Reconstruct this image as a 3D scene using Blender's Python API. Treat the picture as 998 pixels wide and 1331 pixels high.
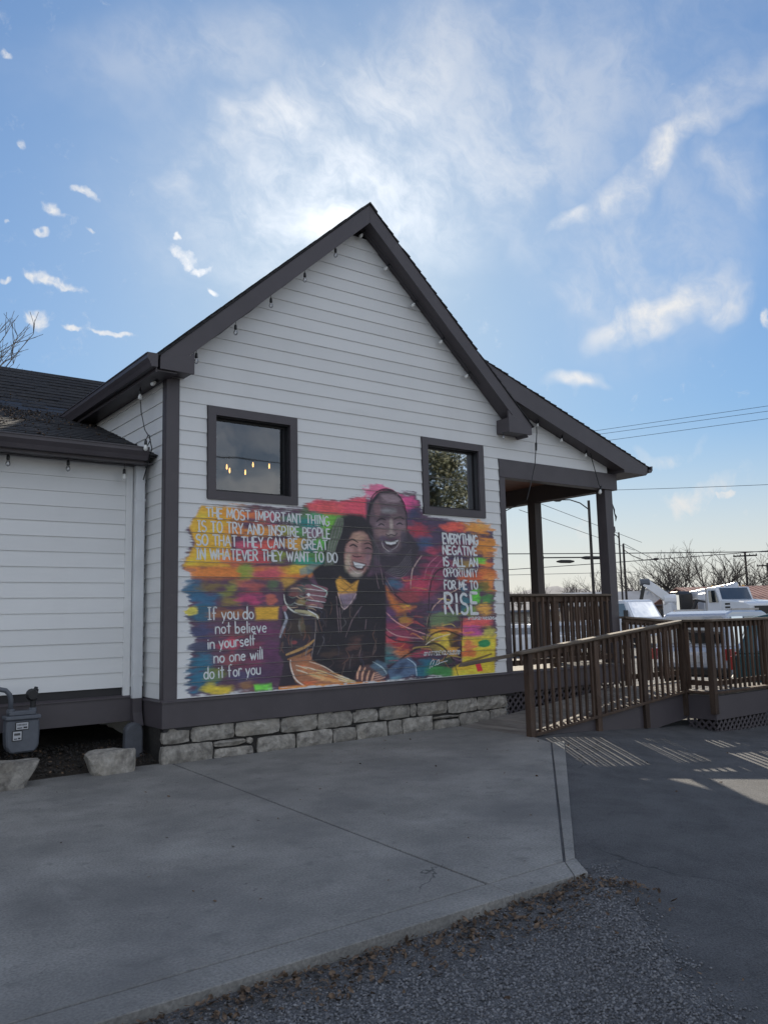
import bpy, bmesh, math, random
import numpy as np
from mathutils import Vector, Matrix
random.seed(7); rng = np.random.default_rng(7)
for o in list(bpy.data.objects): bpy.data.objects.remove(o)
SC = bpy.context.scene; COL = SC.collection
R = math.radians
# ------------------------------------------------------------------ camera
cd = bpy.data.cameras.new('camera'); cam = bpy.data.objects.new('camera', cd); COL.objects.link(cam)
CR = Vector((0.799469, -0.600262, -0.023113)); CU = Vector((-0.058641, -0.116278, 0.991484)); CF = Vector((0.597838, 0.791306, 0.128161))
cam.matrix_world = Matrix(((CR.x, CU.x, -CF.x, -3.7515), (CR.y, CU.y, -CF.y, -9.2435), (CR.z, CU.z, -CF.z, 0.0), (0, 0, 0, 1)))
cd.sensor_fit = 'VERTICAL'; cd.sensor_height = 24.0; cd.lens = 24.0 * 1065.67 / 1331.0
cd.clip_start = 0.05; cd.clip_end = 6000
SC.camera = cam
# ------------------------------------------------------------------ light
SUN_AZ, SUN_EL = R(34.9), R(24.3)
SUN = Vector((math.sin(SUN_AZ) * math.cos(SUN_EL), math.cos(SUN_AZ) * math.cos(SUN_EL), math.sin(SUN_EL)))
sl = bpy.data.lights.new('sun', 'SUN'); sl.energy = 4.0; sl.angle = R(0.53); sl.color = (1.0, 0.90, 0.74)
so = bpy.data.objects.new('sun', sl); COL.objects.link(so); so.rotation_euler = SUN.to_track_quat('Z', 'Y').to_euler()
so.location = SUN * 60
SC.view_settings.view_transform = 'Standard'; SC.view_settings.look = 'None'
SC.view_settings.exposure = 0.95; SC.view_settings.gamma = 1.0; SC.view_settings.use_curve_mapping = False
# ------------------------------------------------------------------ sky with clouds (directions in the world)
CLOUDS=[((2.092,-2.405,0.236),(-3.016,-1.402,5.081),(0.615,0.5866,0.5269),0.42,0),
((3.923,-2.517,1.044),(-6.744,-7.155,13.116),(0.327,0.7488,0.5766),0.3,0),
((2.028,-5.589,3.457),(-4.347,2.05,5.619),(0.757,0.5197,0.3961),0.35,0),
((2.805,-2.221,0.534),(-2.56,-1.899,5.482),(0.4866,0.7299,0.4801),0.5,0),
((2.898,-3.112,0.849),(-8.522,-3.262,11.347),(0.5169,0.6374,0.5715),0.5,0),
((5.416,-6.174,4.575),(-16.743,-1.699,14.794),(0.3974,0.7453,0.5353),0.62,0),
((6.24,-4.243,0.001),(-2.633,-4.23,10.062),(0.5039,0.7412,0.4435),0.6,0),
((7.14,-6.32,5.101),(-17.9,-4.346,19.448),(0.3478,0.7946,0.4977),0.35,0),
((3.355,-3.914,0.542),(-10.309,-4.226,13.837),(0.567,0.5685,0.5961),0.32,0),
((3.321,-7.417,2.264),(-17.682,2.913,25.197),(0.7447,0.4762,0.4676),0.95,0),
((10.286,-17.299,5.568),(-32.556,2.008,49.694),(0.7035,0.5594,0.4383),0.9,0),
((4.219,-11.529,3.27),(-12.945,2.667,17.022),(0.7531,0.4194,0.507),0.45,0),
((7.569,-21.957,7.175),(-11.323,3.209,17.242),(0.7931,0.4181,0.443),0.4,0),
((4.134,-8.506,3.439),(-14.45,4.551,26.481),(0.7849,0.5186,0.3392),1.0,0),
((10.366,-21.322,4.617),(-14.017,1.682,30.974),(0.8136,0.4697,0.3427),0.7,0),
((2.362,-12.723,15.68),(-12.652,9.52,10.244),(0.7295,0.5807,0.3613),0.42,0),
((2.56,-13.244,15.408),(-9.137,5.818,6.506),(0.6795,0.6084,0.4101),0.2,0),
((13.063,-15.965,-0.359),(-16.007,-11.581,71.949),(0.7493,0.6072,0.2644),0.95,0),
((8.45,-12.982,-0.339),(-13.374,-8.659,79.765),(0.8242,0.5313,0.1959),0.6,0),
((3.902,-5.975,-0.529),(-1.469,-2.435,18.763),(0.8351,0.5334,0.1346),0.75,0),
((4.392,-5.443,-0.339),(-0.758,-1.879,18.228),(0.7775,0.6214,0.0964),0.8,0),
((4.724,-8.252,-0.565),(-0.637,-1.97,19.254),(0.8675,0.4912,0.079),0.7,0),
((8.339,-9.422,-0.674),(-2.076,-3.586,26.949),(0.7461,0.65,0.144),0.5,0),
((23.841,-42.174,3.488),(-17.771,-1.757,127.184),(0.859,0.4961,0.1269),1.0,1),
((99.79,-13.326,-9.044),(27.472,-89.427,121.644),(0.1593,0.8122,0.5611),1,1),
((144.996,12.298,-75.984),(72.403,-82.247,113.27),(0.1878,0.848,0.4957),1,1),
((57.637,-8.374,-16.089),(33.307,-70.406,111.913),(0.2522,0.8511,0.4604),0.95,1),
((54.395,-8.564,-10.344),(22.455,-59.281,106.204),(0.2206,0.8708,0.4394),1,1),
((70.855,-17.775,0.717),(-0.157,-107.766,225.715),(0.2167,0.8809,0.4207),0.95,1),
((100.155,-32.445,4.405),(-16.097,-106.47,223.868),(0.2611,0.8643,0.4298),0.95,1),
((119.086,-55.34,10.327),(-26.801,-60.104,137.386),(0.349,0.8316,0.4319),1,1),
((34.477,-4.399,-20.899),(31.966,-41.286,56.353),(0.3567,0.8385,0.412),1.05,1),
((60.869,-34.809,15.49),(-43.855,-37.707,119.963),(0.3761,0.8357,0.4002),1,1),
((75.207,-22.214,-28.977),(43.643,-92.239,159.935),(0.3929,0.8389,0.3766),1,1),
((25.484,-6.727,-0.002),(-1.174,-46.234,112.124),(0.2369,0.8973,0.3725),1,1),
((91.916,-13.015,-20.656),(29.662,-62.446,134.03),(0.2119,0.903,0.3738),0.95,1),
((52.177,-7.669,-13.042),(20.225,-37.37,89.516),(0.2182,0.9171,0.3336),1,1),
((69.038,-21.959,7.108),(-27.008,-73.628,225.06),(0.2555,0.9094,0.3282),1,1),
((31.398,-10.85,1.005),(-15.675,-68.004,200.447),(0.2992,0.8962,0.3275),1,1),
((90.523,-23.685,13.225),(-27.139,-89.16,232.994),(0.1842,0.9106,0.3699),0.9,1),
((181.891,-51.299,30.2),(-38.514,-130.964,293.153),(0.1808,0.8889,0.4209),0.9,1),
((65.349,-113.029,-22.002),(-21.174,-18.519,83.375),(0.8478,0.4297,0.3108),0.9,1)]

W = bpy.data.worlds.new('World'); SC.world = W; W.use_nodes = True
nt = W.node_tree; N = nt.nodes; L = nt.links; N.clear()
def nn(t, **k):
    n = N.new(t)
    for a, b in k.items(): setattr(n, a, b)
    return n
def put(sock, v):
    if isinstance(v, (int, float)): sock.default_value = v
    elif isinstance(v, (tuple, list)): sock.default_value = v
    else: L.new(v, sock)
def vm(op, a, b=None, scale=None):
    n = nn('ShaderNodeVectorMath', operation=op); put(n.inputs[0], a)
    if b is not None: put(n.inputs[1], b)
    if scale is not None: put(n.inputs[3], scale)
    return n.outputs['Value'] if op in ('DOT_PRODUCT', 'LENGTH') else n.outputs[0]
def ma(op, a, b=None, c=None, clamp=False):
    n = nn('ShaderNodeMath', operation=op, use_clamp=clamp); put(n.inputs[0], a)
    if b is not None: put(n.inputs[1], b)
    if c is not None: put(n.inputs[2], c)
    return n.outputs[0]
def mr(v, a, b, c, d, smooth=True):
    n = nn('ShaderNodeMapRange', interpolation_type='SMOOTHSTEP' if smooth else 'LINEAR')
    put(n.inputs[0], v)
    for i, x in enumerate((a, b, c, d)): put(n.inputs[i + 1], x)
    return n.outputs[0]
def noise(vec, scale, detail=6, rough=.55, dist=0., col=False):
    n = nn('ShaderNodeTexNoise'); L.new(vec, n.inputs['Vector'])
    n.inputs['Scale'].default_value = scale; n.inputs['Detail'].default_value = detail
    n.inputs['Roughness'].default_value = rough; n.inputs['Distortion'].default_value = dist
    return n.outputs[1 if col else 0]
tc = nn('ShaderNodeTexCoord'); D = vm('NORMALIZE', tc.outputs['Generated'])
def warp(scale, amt, detail=4):
    c = vm('SUBTRACT', noise(D, scale, detail, .6, 0, True), (.5, .5, .5))
    return vm('ADD', D, vm('SCALE', c, scale=amt))
DA = warp(4.5, .20, 4); DB = warp(30., .028, 3)
masks = {0: None, 1: None}
for (u_, v_, c_, s_, k_) in CLOUDS:
    d = DA if k_ == 0 else DB
    cb = nn('ShaderNodeCombineXYZ')
    L.new(vm('DOT_PRODUCT', d, u_), cb.inputs[0]); L.new(vm('DOT_PRODUCT', d, v_), cb.inputs[1])
    L.new(ma('MULTIPLY_ADD', vm('DOT_PRODUCT', d, c_), -10., 6., True), cb.inputs[2])
    m = mr(vm('LENGTH', cb.outputs[0]), 1.15, .25 if k_ else .0, 0., s_)
    masks[k_] = m if masks[k_] is None else ma('MAXIMUM', masks[k_], m)
# streaky cirrus texture: stretched noise
mp = nn('ShaderNodeMapping'); L.new(DA, mp.inputs[0]); mp.inputs['Rotation'].default_value = (R(20), R(-25), R(40)); mp.inputs['Scale'].default_value = (1., 4.2, 2.2)
st = noise(mp.outputs[0], 5., 8, .64)
st2 = noise(DB, 13., 5, .68)
tex = ma('ADD', ma('MULTIPLY', st, .62), ma('MULTIPLY', st2, .38))
gen = mr(noise(DA, 2.6, 3, .55), .36, .66, .05, .85)           # unseen cloud behind the camera, added thick and bright to light the wall
behind = mr(vm('DOT_PRODUCT', D, (CF.x, CF.y, 0.)), .55, .1, 0., 1.)
veilm = ma('MAXIMUM', masks[0], ma('MULTIPLY', gen, behind))
veil = ma('MULTIPLY', veilm, mr(tex, .35, .64, .30, 1.3), None, True)
puff = mr(ma('ADD', masks[1], ma('MULTIPLY', ma('SUBTRACT', noise(DB, 38., 5, .72), .5), 2.4)), .15, 1.45, 0., 1.)
sep = nn('ShaderNodeSeparateXYZ'); L.new(D, sep.inputs[0]); z = sep.outputs[2]
hz = mr(z, .24, .0, 0., .85)
dens = ma('MAXIMUM', ma('MAXIMUM', veil, puff), hz)
sunc = vm('DOT_PRODUCT', D, tuple(SUN)); 
au1 = ma('POWER', ma('MAXIMUM', sunc, 0.), 90.); au2 = ma('POWER', ma('MAXIMUM', sunc, 0.), 9.)
sky = nn('ShaderNodeTexSky', sky_type='NISHITA', sun_disc=False, sun_elevation=SUN_EL, sun_rotation=SUN_AZ, altitude=150., air_density=1.0, dust_density=.5, ozone_density=2.2)
clb = ma('ADD', ma('ADD', ma('MULTIPLY_ADD', au2, .6, 4.1), ma('MULTIPLY', behind, 3.2)), ma('MULTIPLY', au1, 3.0))
cl = nn('ShaderNodeVectorMath', operation='SCALE'); L.new(clb, cl.inputs[3])
wm = nn('ShaderNodeMix', data_type='RGBA'); L.new(mr(z, .0, .22, 0., 1.), wm.inputs[0]); wm.inputs[6].default_value = (1.0, .965, .90, 1); wm.inputs[7].default_value = (.975, .985, 1.0, 1); L.new(wm.outputs[2], cl.inputs[0])
lum = vm('DOT_PRODUCT', sky.outputs[0], (.25, .6, .15))
skm = vm('SCALE', vm('MULTIPLY', sky.outputs[0], (.75, .985, 1.17)), scale=ma('DIVIDE', .80, ma('MULTIPLY_ADD', lum, .15, 1.)))
mx = nn('ShaderNodeMix', data_type='RGBA'); L.new(dens, mx.inputs[0]); L.new(skm, mx.inputs[6]); L.new(cl.outputs[0], mx.inputs[7])
bg = nn('ShaderNodeBackground'); L.new(mx.outputs[2], bg.inputs[0]); bg.inputs[1].default_value = .1
ow = nn('ShaderNodeOutputWorld'); L.new(bg.outputs[0], ow.inputs[0])
W.cycles.sampling_method = 'MANUAL'; W.cycles.sample_map_resolution = 256
SC.cycles.use_denoising = True
# ------------------------------------------------------------------ materials
def mat(name, c, rough=.7, var=.12, scale=6., c2=None, bump=0., bscale=60., metal=0., spec=.5, stretch=(1, 1, 1), detail=6, lo=.35, hi=.65, fine=0.):
    m = bpy.data.materials.new(name); m.use_nodes = True; t = m.node_tree; n = t.nodes; l = t.links
    p = n['Principled BSDF']; p.inputs['Roughness'].default_value = rough; p.inputs['Metallic'].default_value = metal
    p.inputs['Specular IOR Level'].default_value = spec
    g = n.new('ShaderNodeNewGeometry'); mp_ = n.new('ShaderNodeMapping'); mp_.inputs['Scale'].default_value = stretch
    l.new(g.outputs['Position'], mp_.inputs[0])
    a = n.new('ShaderNodeTexNoise'); a.inputs['Scale'].default_value = scale; a.inputs['Detail'].default_value = detail; a.inputs['Roughness'].default_value = .62
    l.new(mp_.outputs[0], a.inputs['Vector'])
    r_ = n.new('ShaderNodeMapRange'); l.new(a.outputs[0], r_.inputs[0]); r_.inputs[1].default_value = lo; r_.inputs[2].default_value = hi
    x = n.new('ShaderNodeMix'); x.data_type = 'RGBA'; l.new(r_.outputs[0], x.inputs[0])
    if c2 is None: c2 = tuple(min(1, v * (1 + var)) for v in c); c = tuple(v * (1 - var) for v in c)
    x.inputs[6].default_value = (*c, 1); x.inputs[7].default_value = (*c2, 1)
    out = x.outputs[2]
    if fine:
        f = n.new('ShaderNodeTexNoise'); f.inputs['Scale'].default_value = bscale * 1.4; f.inputs['Detail'].default_value = 3; l.new(g.outputs['Position'], f.inputs['Vector'])
        fr = n.new('ShaderNodeMapRange'); l.new(f.outputs[0], fr.inputs[0]); fr.inputs[1].default_value = .3; fr.inputs[2].default_value = .7; fr.inputs[3].default_value = 1 - fine; fr.inputs[4].default_value = 1 + fine
        v = n.new('ShaderNodeVectorMath'); v.operation = 'SCALE'; l.new(out, v.inputs[0]); l.new(fr.outputs[0], v.inputs[3]); out = v.outputs[0]
    l.new(out, p.inputs['Base Color'])
    if bump:
        b_ = n.new('ShaderNodeTexNoise'); b_.inputs['Scale'].default_value = bscale; b_.inputs['Detail'].default_value = 4; l.new(mp_.outputs[0], b_.inputs['Vector'])
        bb = n.new('ShaderNodeBump'); bb.inputs['Strength'].default_value = bump; bb.inputs['Distance'].default_value = .01
        l.new(b_.outputs[0], bb.inputs['Height']); l.new(bb.outputs[0], p.inputs['Normal'])
    m['out'] = 0
    return m
def extra(m, scale, lo, hi, col, k=1., stretch=(1, 1, 1), seed=0., detail=5):
    """a second layer of stains over the base colour"""
    t = m.node_tree; n = t.nodes; l = t.links; p = n['Principled BSDF']; src = p.inputs['Base Color'].links[0].from_socket
    g = n.new('ShaderNodeNewGeometry'); mp_ = n.new('ShaderNodeMapping'); mp_.inputs['Scale'].default_value = stretch; mp_.inputs['Location'].default_value = (seed, seed, seed)
    l.new(g.outputs['Position'], mp_.inputs[0])
    a = n.new('ShaderNodeTexNoise'); a.inputs['Scale'].default_value = scale; a.inputs['Detail'].default_value = detail; a.inputs['Roughness'].default_value = .65; l.new(mp_.outputs[0], a.inputs['Vector'])
    r_ = n.new('ShaderNodeMapRange'); l.new(a.outputs[0], r_.inputs[0]); r_.inputs[1].default_value = lo; r_.inputs[2].default_value = hi; r_.inputs[4].default_value = k
    x = n.new('ShaderNodeMix'); x.data_type = 'RGBA'; l.new(r_.outputs[0], x.inputs[0]); l.new(src, x.inputs[6]); x.inputs[7].default_value = (*col, 1)
    l.new(x.outputs[2], p.inputs['Base Color']); return m
M = {}
def vary(m, a, tint=0.):
    t = m.node_tree; n = t.nodes; l = t.links; p = n['Principled BSDF']; src = p.inputs['Base Color'].links[0].from_socket
    oi = n.new('ShaderNodeObjectInfo'); r_ = n.new('ShaderNodeMapRange'); l.new(oi.outputs['Random'], r_.inputs[0]); r_.inputs[3].default_value = 1 - a; r_.inputs[4].default_value = 1 + a
    v = n.new('ShaderNodeVectorMath'); v.operation = 'SCALE'; l.new(src, v.inputs[0]); l.new(r_.outputs[0], v.inputs[3]); l.new(v.outputs[0], p.inputs['Base Color']); return m
M['white'] = extra(mat('white_siding_paint', (.74, .74, .73), .55, .03, 1.2, bump=.05, bscale=90, stretch=(.4, 1, 1)), 3., .62, .8, (.62, .61, .58), .35, (.3, 1, 1))
M['trim'] = extra(mat('charcoal_trim_paint', (.074, .064, .071), .5, .08, 2., bump=.04, bscale=120), 5., .6, .8, (.11, .10, .10), .4)
M['trim_dark'] = mat('dark_recess_shade_and_frame', (.018, .017, .02), .5, .1)  # near-black colour puts the recess shade into window jambs; also on hidden frames
M['whitetrim'] = mat('white_downspout_paint', (.66, .67, .68), .4, .05, 3.)
M['shingle'] = extra(mat('asphalt_shingle', (.020, .020, .023), .95, .3, 9., c2=(.042, .040, .042), bump=.5, bscale=260, fine=.4), 1.5, .5, .7, (.05, .047, .045), .5)
M['wood'] = extra(mat('weathered_brown_wood', (.046, .027, .018), .8, .3, 9., c2=(.095, .060, .041), stretch=(1, 1, .25), bump=.3, bscale=60, fine=.15), 4., .55, .75, (.095, .08, .07), .4)
M['wood2'] = mat('weathered_rail_wood', (.085, .064, .047), .8, .3, 8., c2=(.165, .13, .098), stretch=(.25, 1, 1), bump=.3, bscale=60, fine=.15)
M['post'] = mat('brown_charcoal_paint', (.060, .046, .042), .6, .1, 3.)
M['deck'] = mat('weathered_deck_board', (.13, .115, .10), .85, .2, 8., c2=(.22, .20, .18), stretch=(1, .2, 1), bump=.3, bscale=50, fine=.12)
M['ceil'] = mat('stained_porch_ceiling', (.16, .07, .045), .6, .2, 5., stretch=(.2, 1, 1))
M['stone'] = extra(mat('limestone', (.20, .186, .165), .9, .2, 9., c2=(.37, .345, .305), bump=.9, bscale=26, fine=.15), 5., .52, .7, (.085, .075, .066), .8)
M['mortar'] = mat('dark_joint', (.03, .027, .025), .95, .3, 20., bump=.5)
M['concrete'] = mat('old_concrete', (.180, .175, .165), .85, .2, 1.3, c2=(.262, .254, .238), bump=.6, bscale=46, fine=.26)
extra(M['concrete'], .8, .42, .72, (.105, .104, .105), .7); extra(M['concrete'], 7., .56, .74, (.11, .108, .106), .6, seed=2)
extra(M['concrete'], 12., .67, .73, (.045, .044, .044), .75, seed=4); extra(M['concrete'], 3.0, .62, .76, (.26, .255, .24), .45, (1, .22, 1), 9); extra(M['concrete'], 90., .66, .74, (.30, .30, .28), .5, seed=7, detail=2)
def cracks(m, scale, w, thr, col, seed):
    t = m.node_tree; n = t.nodes; l = t.links; p = n['Principled BSDF']; src = p.inputs['Base Color'].links[0].from_socket
    g = n.new('ShaderNodeNewGeometry'); a = n.new('ShaderNodeTexNoise'); a.inputs['Scale'].default_value = 2.4; a.inputs['Detail'].default_value = 6; l.new(g.outputs['Position'], a.inputs['Vector'])
    s = n.new('ShaderNodeVectorMath'); s.operation = 'SCALE'; s.inputs[3].default_value = .55; l.new(a.outputs[1], s.inputs[0]); ad = n.new('ShaderNodeVectorMath'); ad.operation = 'ADD'; l.new(s.outputs[0], ad.inputs[0]); l.new(g.outputs['Position'], ad.inputs[1])
    v = n.new('ShaderNodeTexVoronoi'); v.feature = 'DISTANCE_TO_EDGE'; v.voronoi_dimensions = '2D'; v.inputs['Scale'].default_value = scale; mp_ = n.new('ShaderNodeMapping'); mp_.inputs['Location'].default_value = (seed, seed * .7, 0); l.new(ad.outputs[0], mp_.inputs[0]); l.new(mp_.outputs[0], v.inputs['Vector'])
    r1 = n.new('ShaderNodeMapRange'); l.new(v.outputs['Distance'], r1.inputs[0]); r1.inputs[1].default_value = 0; r1.inputs[2].default_value = w; r1.inputs[3].default_value = 1; r1.inputs[4].default_value = 0
    b2 = n.new('ShaderNodeTexNoise'); b2.inputs['Scale'].default_value = .55; l.new(g.outputs['Position'], b2.inputs['Vector']); r2 = n.new('ShaderNodeMapRange'); l.new(b2.outputs[0], r2.inputs[0]); r2.inputs[1].default_value = thr; r2.inputs[2].default_value = thr + .06
    k = n.new('ShaderNodeMath'); k.operation = 'MULTIPLY'; l.new(r1.outputs[0], k.inputs[0]); l.new(r2.outputs[0], k.inputs[1])
    x = n.new('ShaderNodeMix'); x.data_type = 'RGBA'; l.new(k.outputs[0], x.inputs[0]); l.new(src, x.inputs[6]); x.inputs[7].default_value = (*col, 1); l.new(x.outputs[2], p.inputs['Base Color'])
cracks(M['concrete'], .42, .003, .60, (.05, .05, .05), 3.)
M['asphalt'] = extra(extra(mat('asphalt', (.058, .058, .061), .92, .2, 2.5, c2=(.092, .092, .096), bump=1., bscale=75, fine=.5), 55., .68, .76, (.25, .24, .22), .55, seed=3), .7, .5, .7, (.10, .10, .10), .35)
extra(M['asphalt'], 9., .5, .72, (.095, .095, .098), .5, seed=6); extra(M['asphalt'], 26., .58, .7, (.035, .035, .038), .55, seed=8); cracks(M['asphalt'], .33, .006, .50, (.022, .022, .024), 1.)
M['gravel'] = mat('gravel_stone', (.09, .092, .10), .9, .3, 45., c2=(.25, .25, .26), detail=2, bump=.3, bscale=300)
M['gravelbed'] = mat('gravel_bed', (.055, .055, .058), .95, .3, 60., c2=(.13, .13, .135), bump=1., bscale=90, fine=.5)
M['leaf'] = mat('dead_leaf', (.045, .028, .018), .85, .3, 30., c2=(.17, .115, .075), detail=1)
M['soil'] = mat('dark_soil', (.018, .014, .011), .95, .3, 20., c2=(.045, .036, .028), bump=1., bscale=60, fine=.4)
M['bark'] = mat('grey_bark', (.05, .043, .038), .9, .3, 12., c2=(.11, .095, .085))
M['black'] = mat('black_plastic', (.012, .012, .014), .45, .1)
M['meter'] = mat('grey_meter_paint', (.095, .105, .125), .45, .12, 8., bump=.05)
M['pier'] = mat('grey_concrete_pipe', (.09, .095, .11), .8, .15, 8., bump=.2)
M['label'] = mat('meter_label', (.45, .46, .48), .5, .05)
M['pole'] = mat('dark_pole', (.035, .03, .028), .8, .2, 4.)
M['vwhite'] = mat('white_vehicle_paint', (.66, .68, .72), .25, .03, 1.)
M['silver'] = mat('silver_vehicle_paint', (.45, .48, .55), .22, .03, 1., metal=.3)
M['teal'] = mat('teal_vehicle_paint', (.02, .07, .085), .25, .05, 1.)
M['tyre'] = mat('tyre_rubber', (.015, .015, .015), .9, .1)
M['chrome'] = mat('wheel_metal', (.35, .35, .37), .35, .1, metal=.8)
M['redroof'] = mat('rusty_red_metal_roof', (.20, .085, .065), .6, .2, .6, c2=(.30, .15, .12), stretch=(1, 1, 1))
M['greyroof'] = mat('grey_metal_roof', (.16, .18, .22), .6, .15, .5)
M['brownwall'] = mat('brown_wall', (.12, .09, .075), .8, .2, 1.)
M['hill'] = mat('wooded_hill', (.10, .105, .13), 1., .2, .02, c2=(.16, .16, .18), bump=.0)
M['grass'] = mat('winter_grass_ground', (.10, .10, .06), .95, .3, .3, c2=(.16, .14, .10))
M['lamp_red'] = mat('tail_lamp', (.35, .02, .02), .3, .05)
M['yellow'] = mat('amber_lamp', (.7, .35, .05), .3, .05)
def glass(name, tint, refl, rough=.02):
    m = bpy.data.materials.new(name); m.use_nodes = True; t = m.node_tree; n = t.nodes; l = t.links; n.clear()
    o = n.new('ShaderNodeOutputMaterial'); g = n.new('ShaderNodeBsdfGlossy'); g.inputs['Roughness'].default_value = rough; g.inputs['Color'].default_value = (.95, .97, 1, 1)
    tr = n.new('ShaderNodeBsdfTransparent'); tr.inputs[0].default_value = (*tint, 1)
    w = n.new('ShaderNodeFresnel'); w.inputs[0].default_value = 1.5
    tc_ = n.new('ShaderNodeNewGeometry'); no = n.new('ShaderNodeTexNoise'); no.inputs['Scale'].default_value = 1.4; no.inputs['Detail'].default_value = 1; l.new(tc_.outputs['Position'], no.inputs['Vector'])
    bp = n.new('ShaderNodeBump'); bp.inputs['Strength'].default_value = .05; bp.inputs['Distance'].default_value = .05; l.new(no.outputs[0], bp.inputs['Height']); l.new(bp.outputs[0], g.inputs['Normal'])
    mad = n.new('ShaderNodeMath'); mad.operation = 'ADD'; mad.use_clamp = True; l.new(w.outputs[0], mad.inputs[0]); mad.inputs[1].default_value = refl
    x = n.new('ShaderNodeMixShader'); l.new(mad.outputs[0], x.inputs[0]); l.new(tr.outputs[0], x.inputs[1]); l.new(g.outputs[0], x.inputs[2]); l.new(x.outputs[0], o.inputs[0]); return m
M['glass'] = glass('window_glass', (.50, .53, .55), .09)
M['cglass'] = glass('vehicle_glass', (.12, .15, .16), .15)
M['bulb'] = glass('clear_bulb_glass', (.85, .85, .85), .12, .1)
def frosted():
    m = mat('frosted_bulb', (.75, .75, .72), .3, .02); return m
M['bulbw'] = frosted()
def emit(name, c, s):
    m = bpy.data.materials.new(name); m.use_nodes = True; p = m.node_tree.nodes['Principled BSDF']
    p.inputs['Emission Color'].default_value = (*c, 1); p.inputs['Emission Strength'].default_value = s; p.inputs['Base Color'].default_value = (.8, .6, .3, 1); return m
M['lit'] = emit('lit_filament_bulb', (1, .48, .14), 2.6)
def paintmat():
    m = bpy.data.materials.new('mural_paint'); m.use_nodes = True; t = m.node_tree; p = t.nodes['Principled BSDF']; a = t.nodes.new('ShaderNodeVertexColor'); a.layer_name = 'paint'
    g = t.nodes.new('ShaderNodeNewGeometry'); no = t.nodes.new('ShaderNodeTexNoise'); no.inputs['Scale'].default_value = 60; no.inputs['Detail'].default_value = 4
    mp_ = t.nodes.new('ShaderNodeMapping'); mp_.inputs['Scale'].default_value = (.25, 1, 1); t.links.new(g.outputs['Position'], mp_.inputs[0]); t.links.new(mp_.outputs[0], no.inputs['Vector'])
    r_ = t.nodes.new('ShaderNodeMapRange'); t.links.new(no.outputs[0], r_.inputs[0]); r_.inputs[1].default_value = .3; r_.inputs[2].default_value = .7; r_.inputs[3].default_value = .82; r_.inputs[4].default_value = 1.18
    v = t.nodes.new('ShaderNodeVectorMath'); v.operation = 'SCALE'; t.links.new(a.outputs[0], v.inputs[0]); t.links.new(r_.outputs[0], v.inputs[3]); t.links.new(v.outputs[0], p.inputs['Base Color'])
    p.inputs['Roughness'].default_value = .5; return m
vary(M['white'], .035); vary(M['wood'], .30); vary(M['stone'], .16); vary(M['deck'], .15)
extra(M['white'], 1.1, .52, .8, (.55, .54, .52), .30, (1, 1, .18), 5); extra(M['stone'], 30., .6, .72, (.06, .055, .05), .6, seed=3); extra(M['stone'], 2.2, .5, .7, (.34, .30, .24), .5, seed=6)
extra(M['trim'], 14., .66, .78, (.13, .12, .12), .3, (.3, 1, 1), 2)
M['mural'] = paintmat()
M['letter'] = mat('white_lettering_paint', (.70, .72, .72), .5, .10, 25.)

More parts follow.
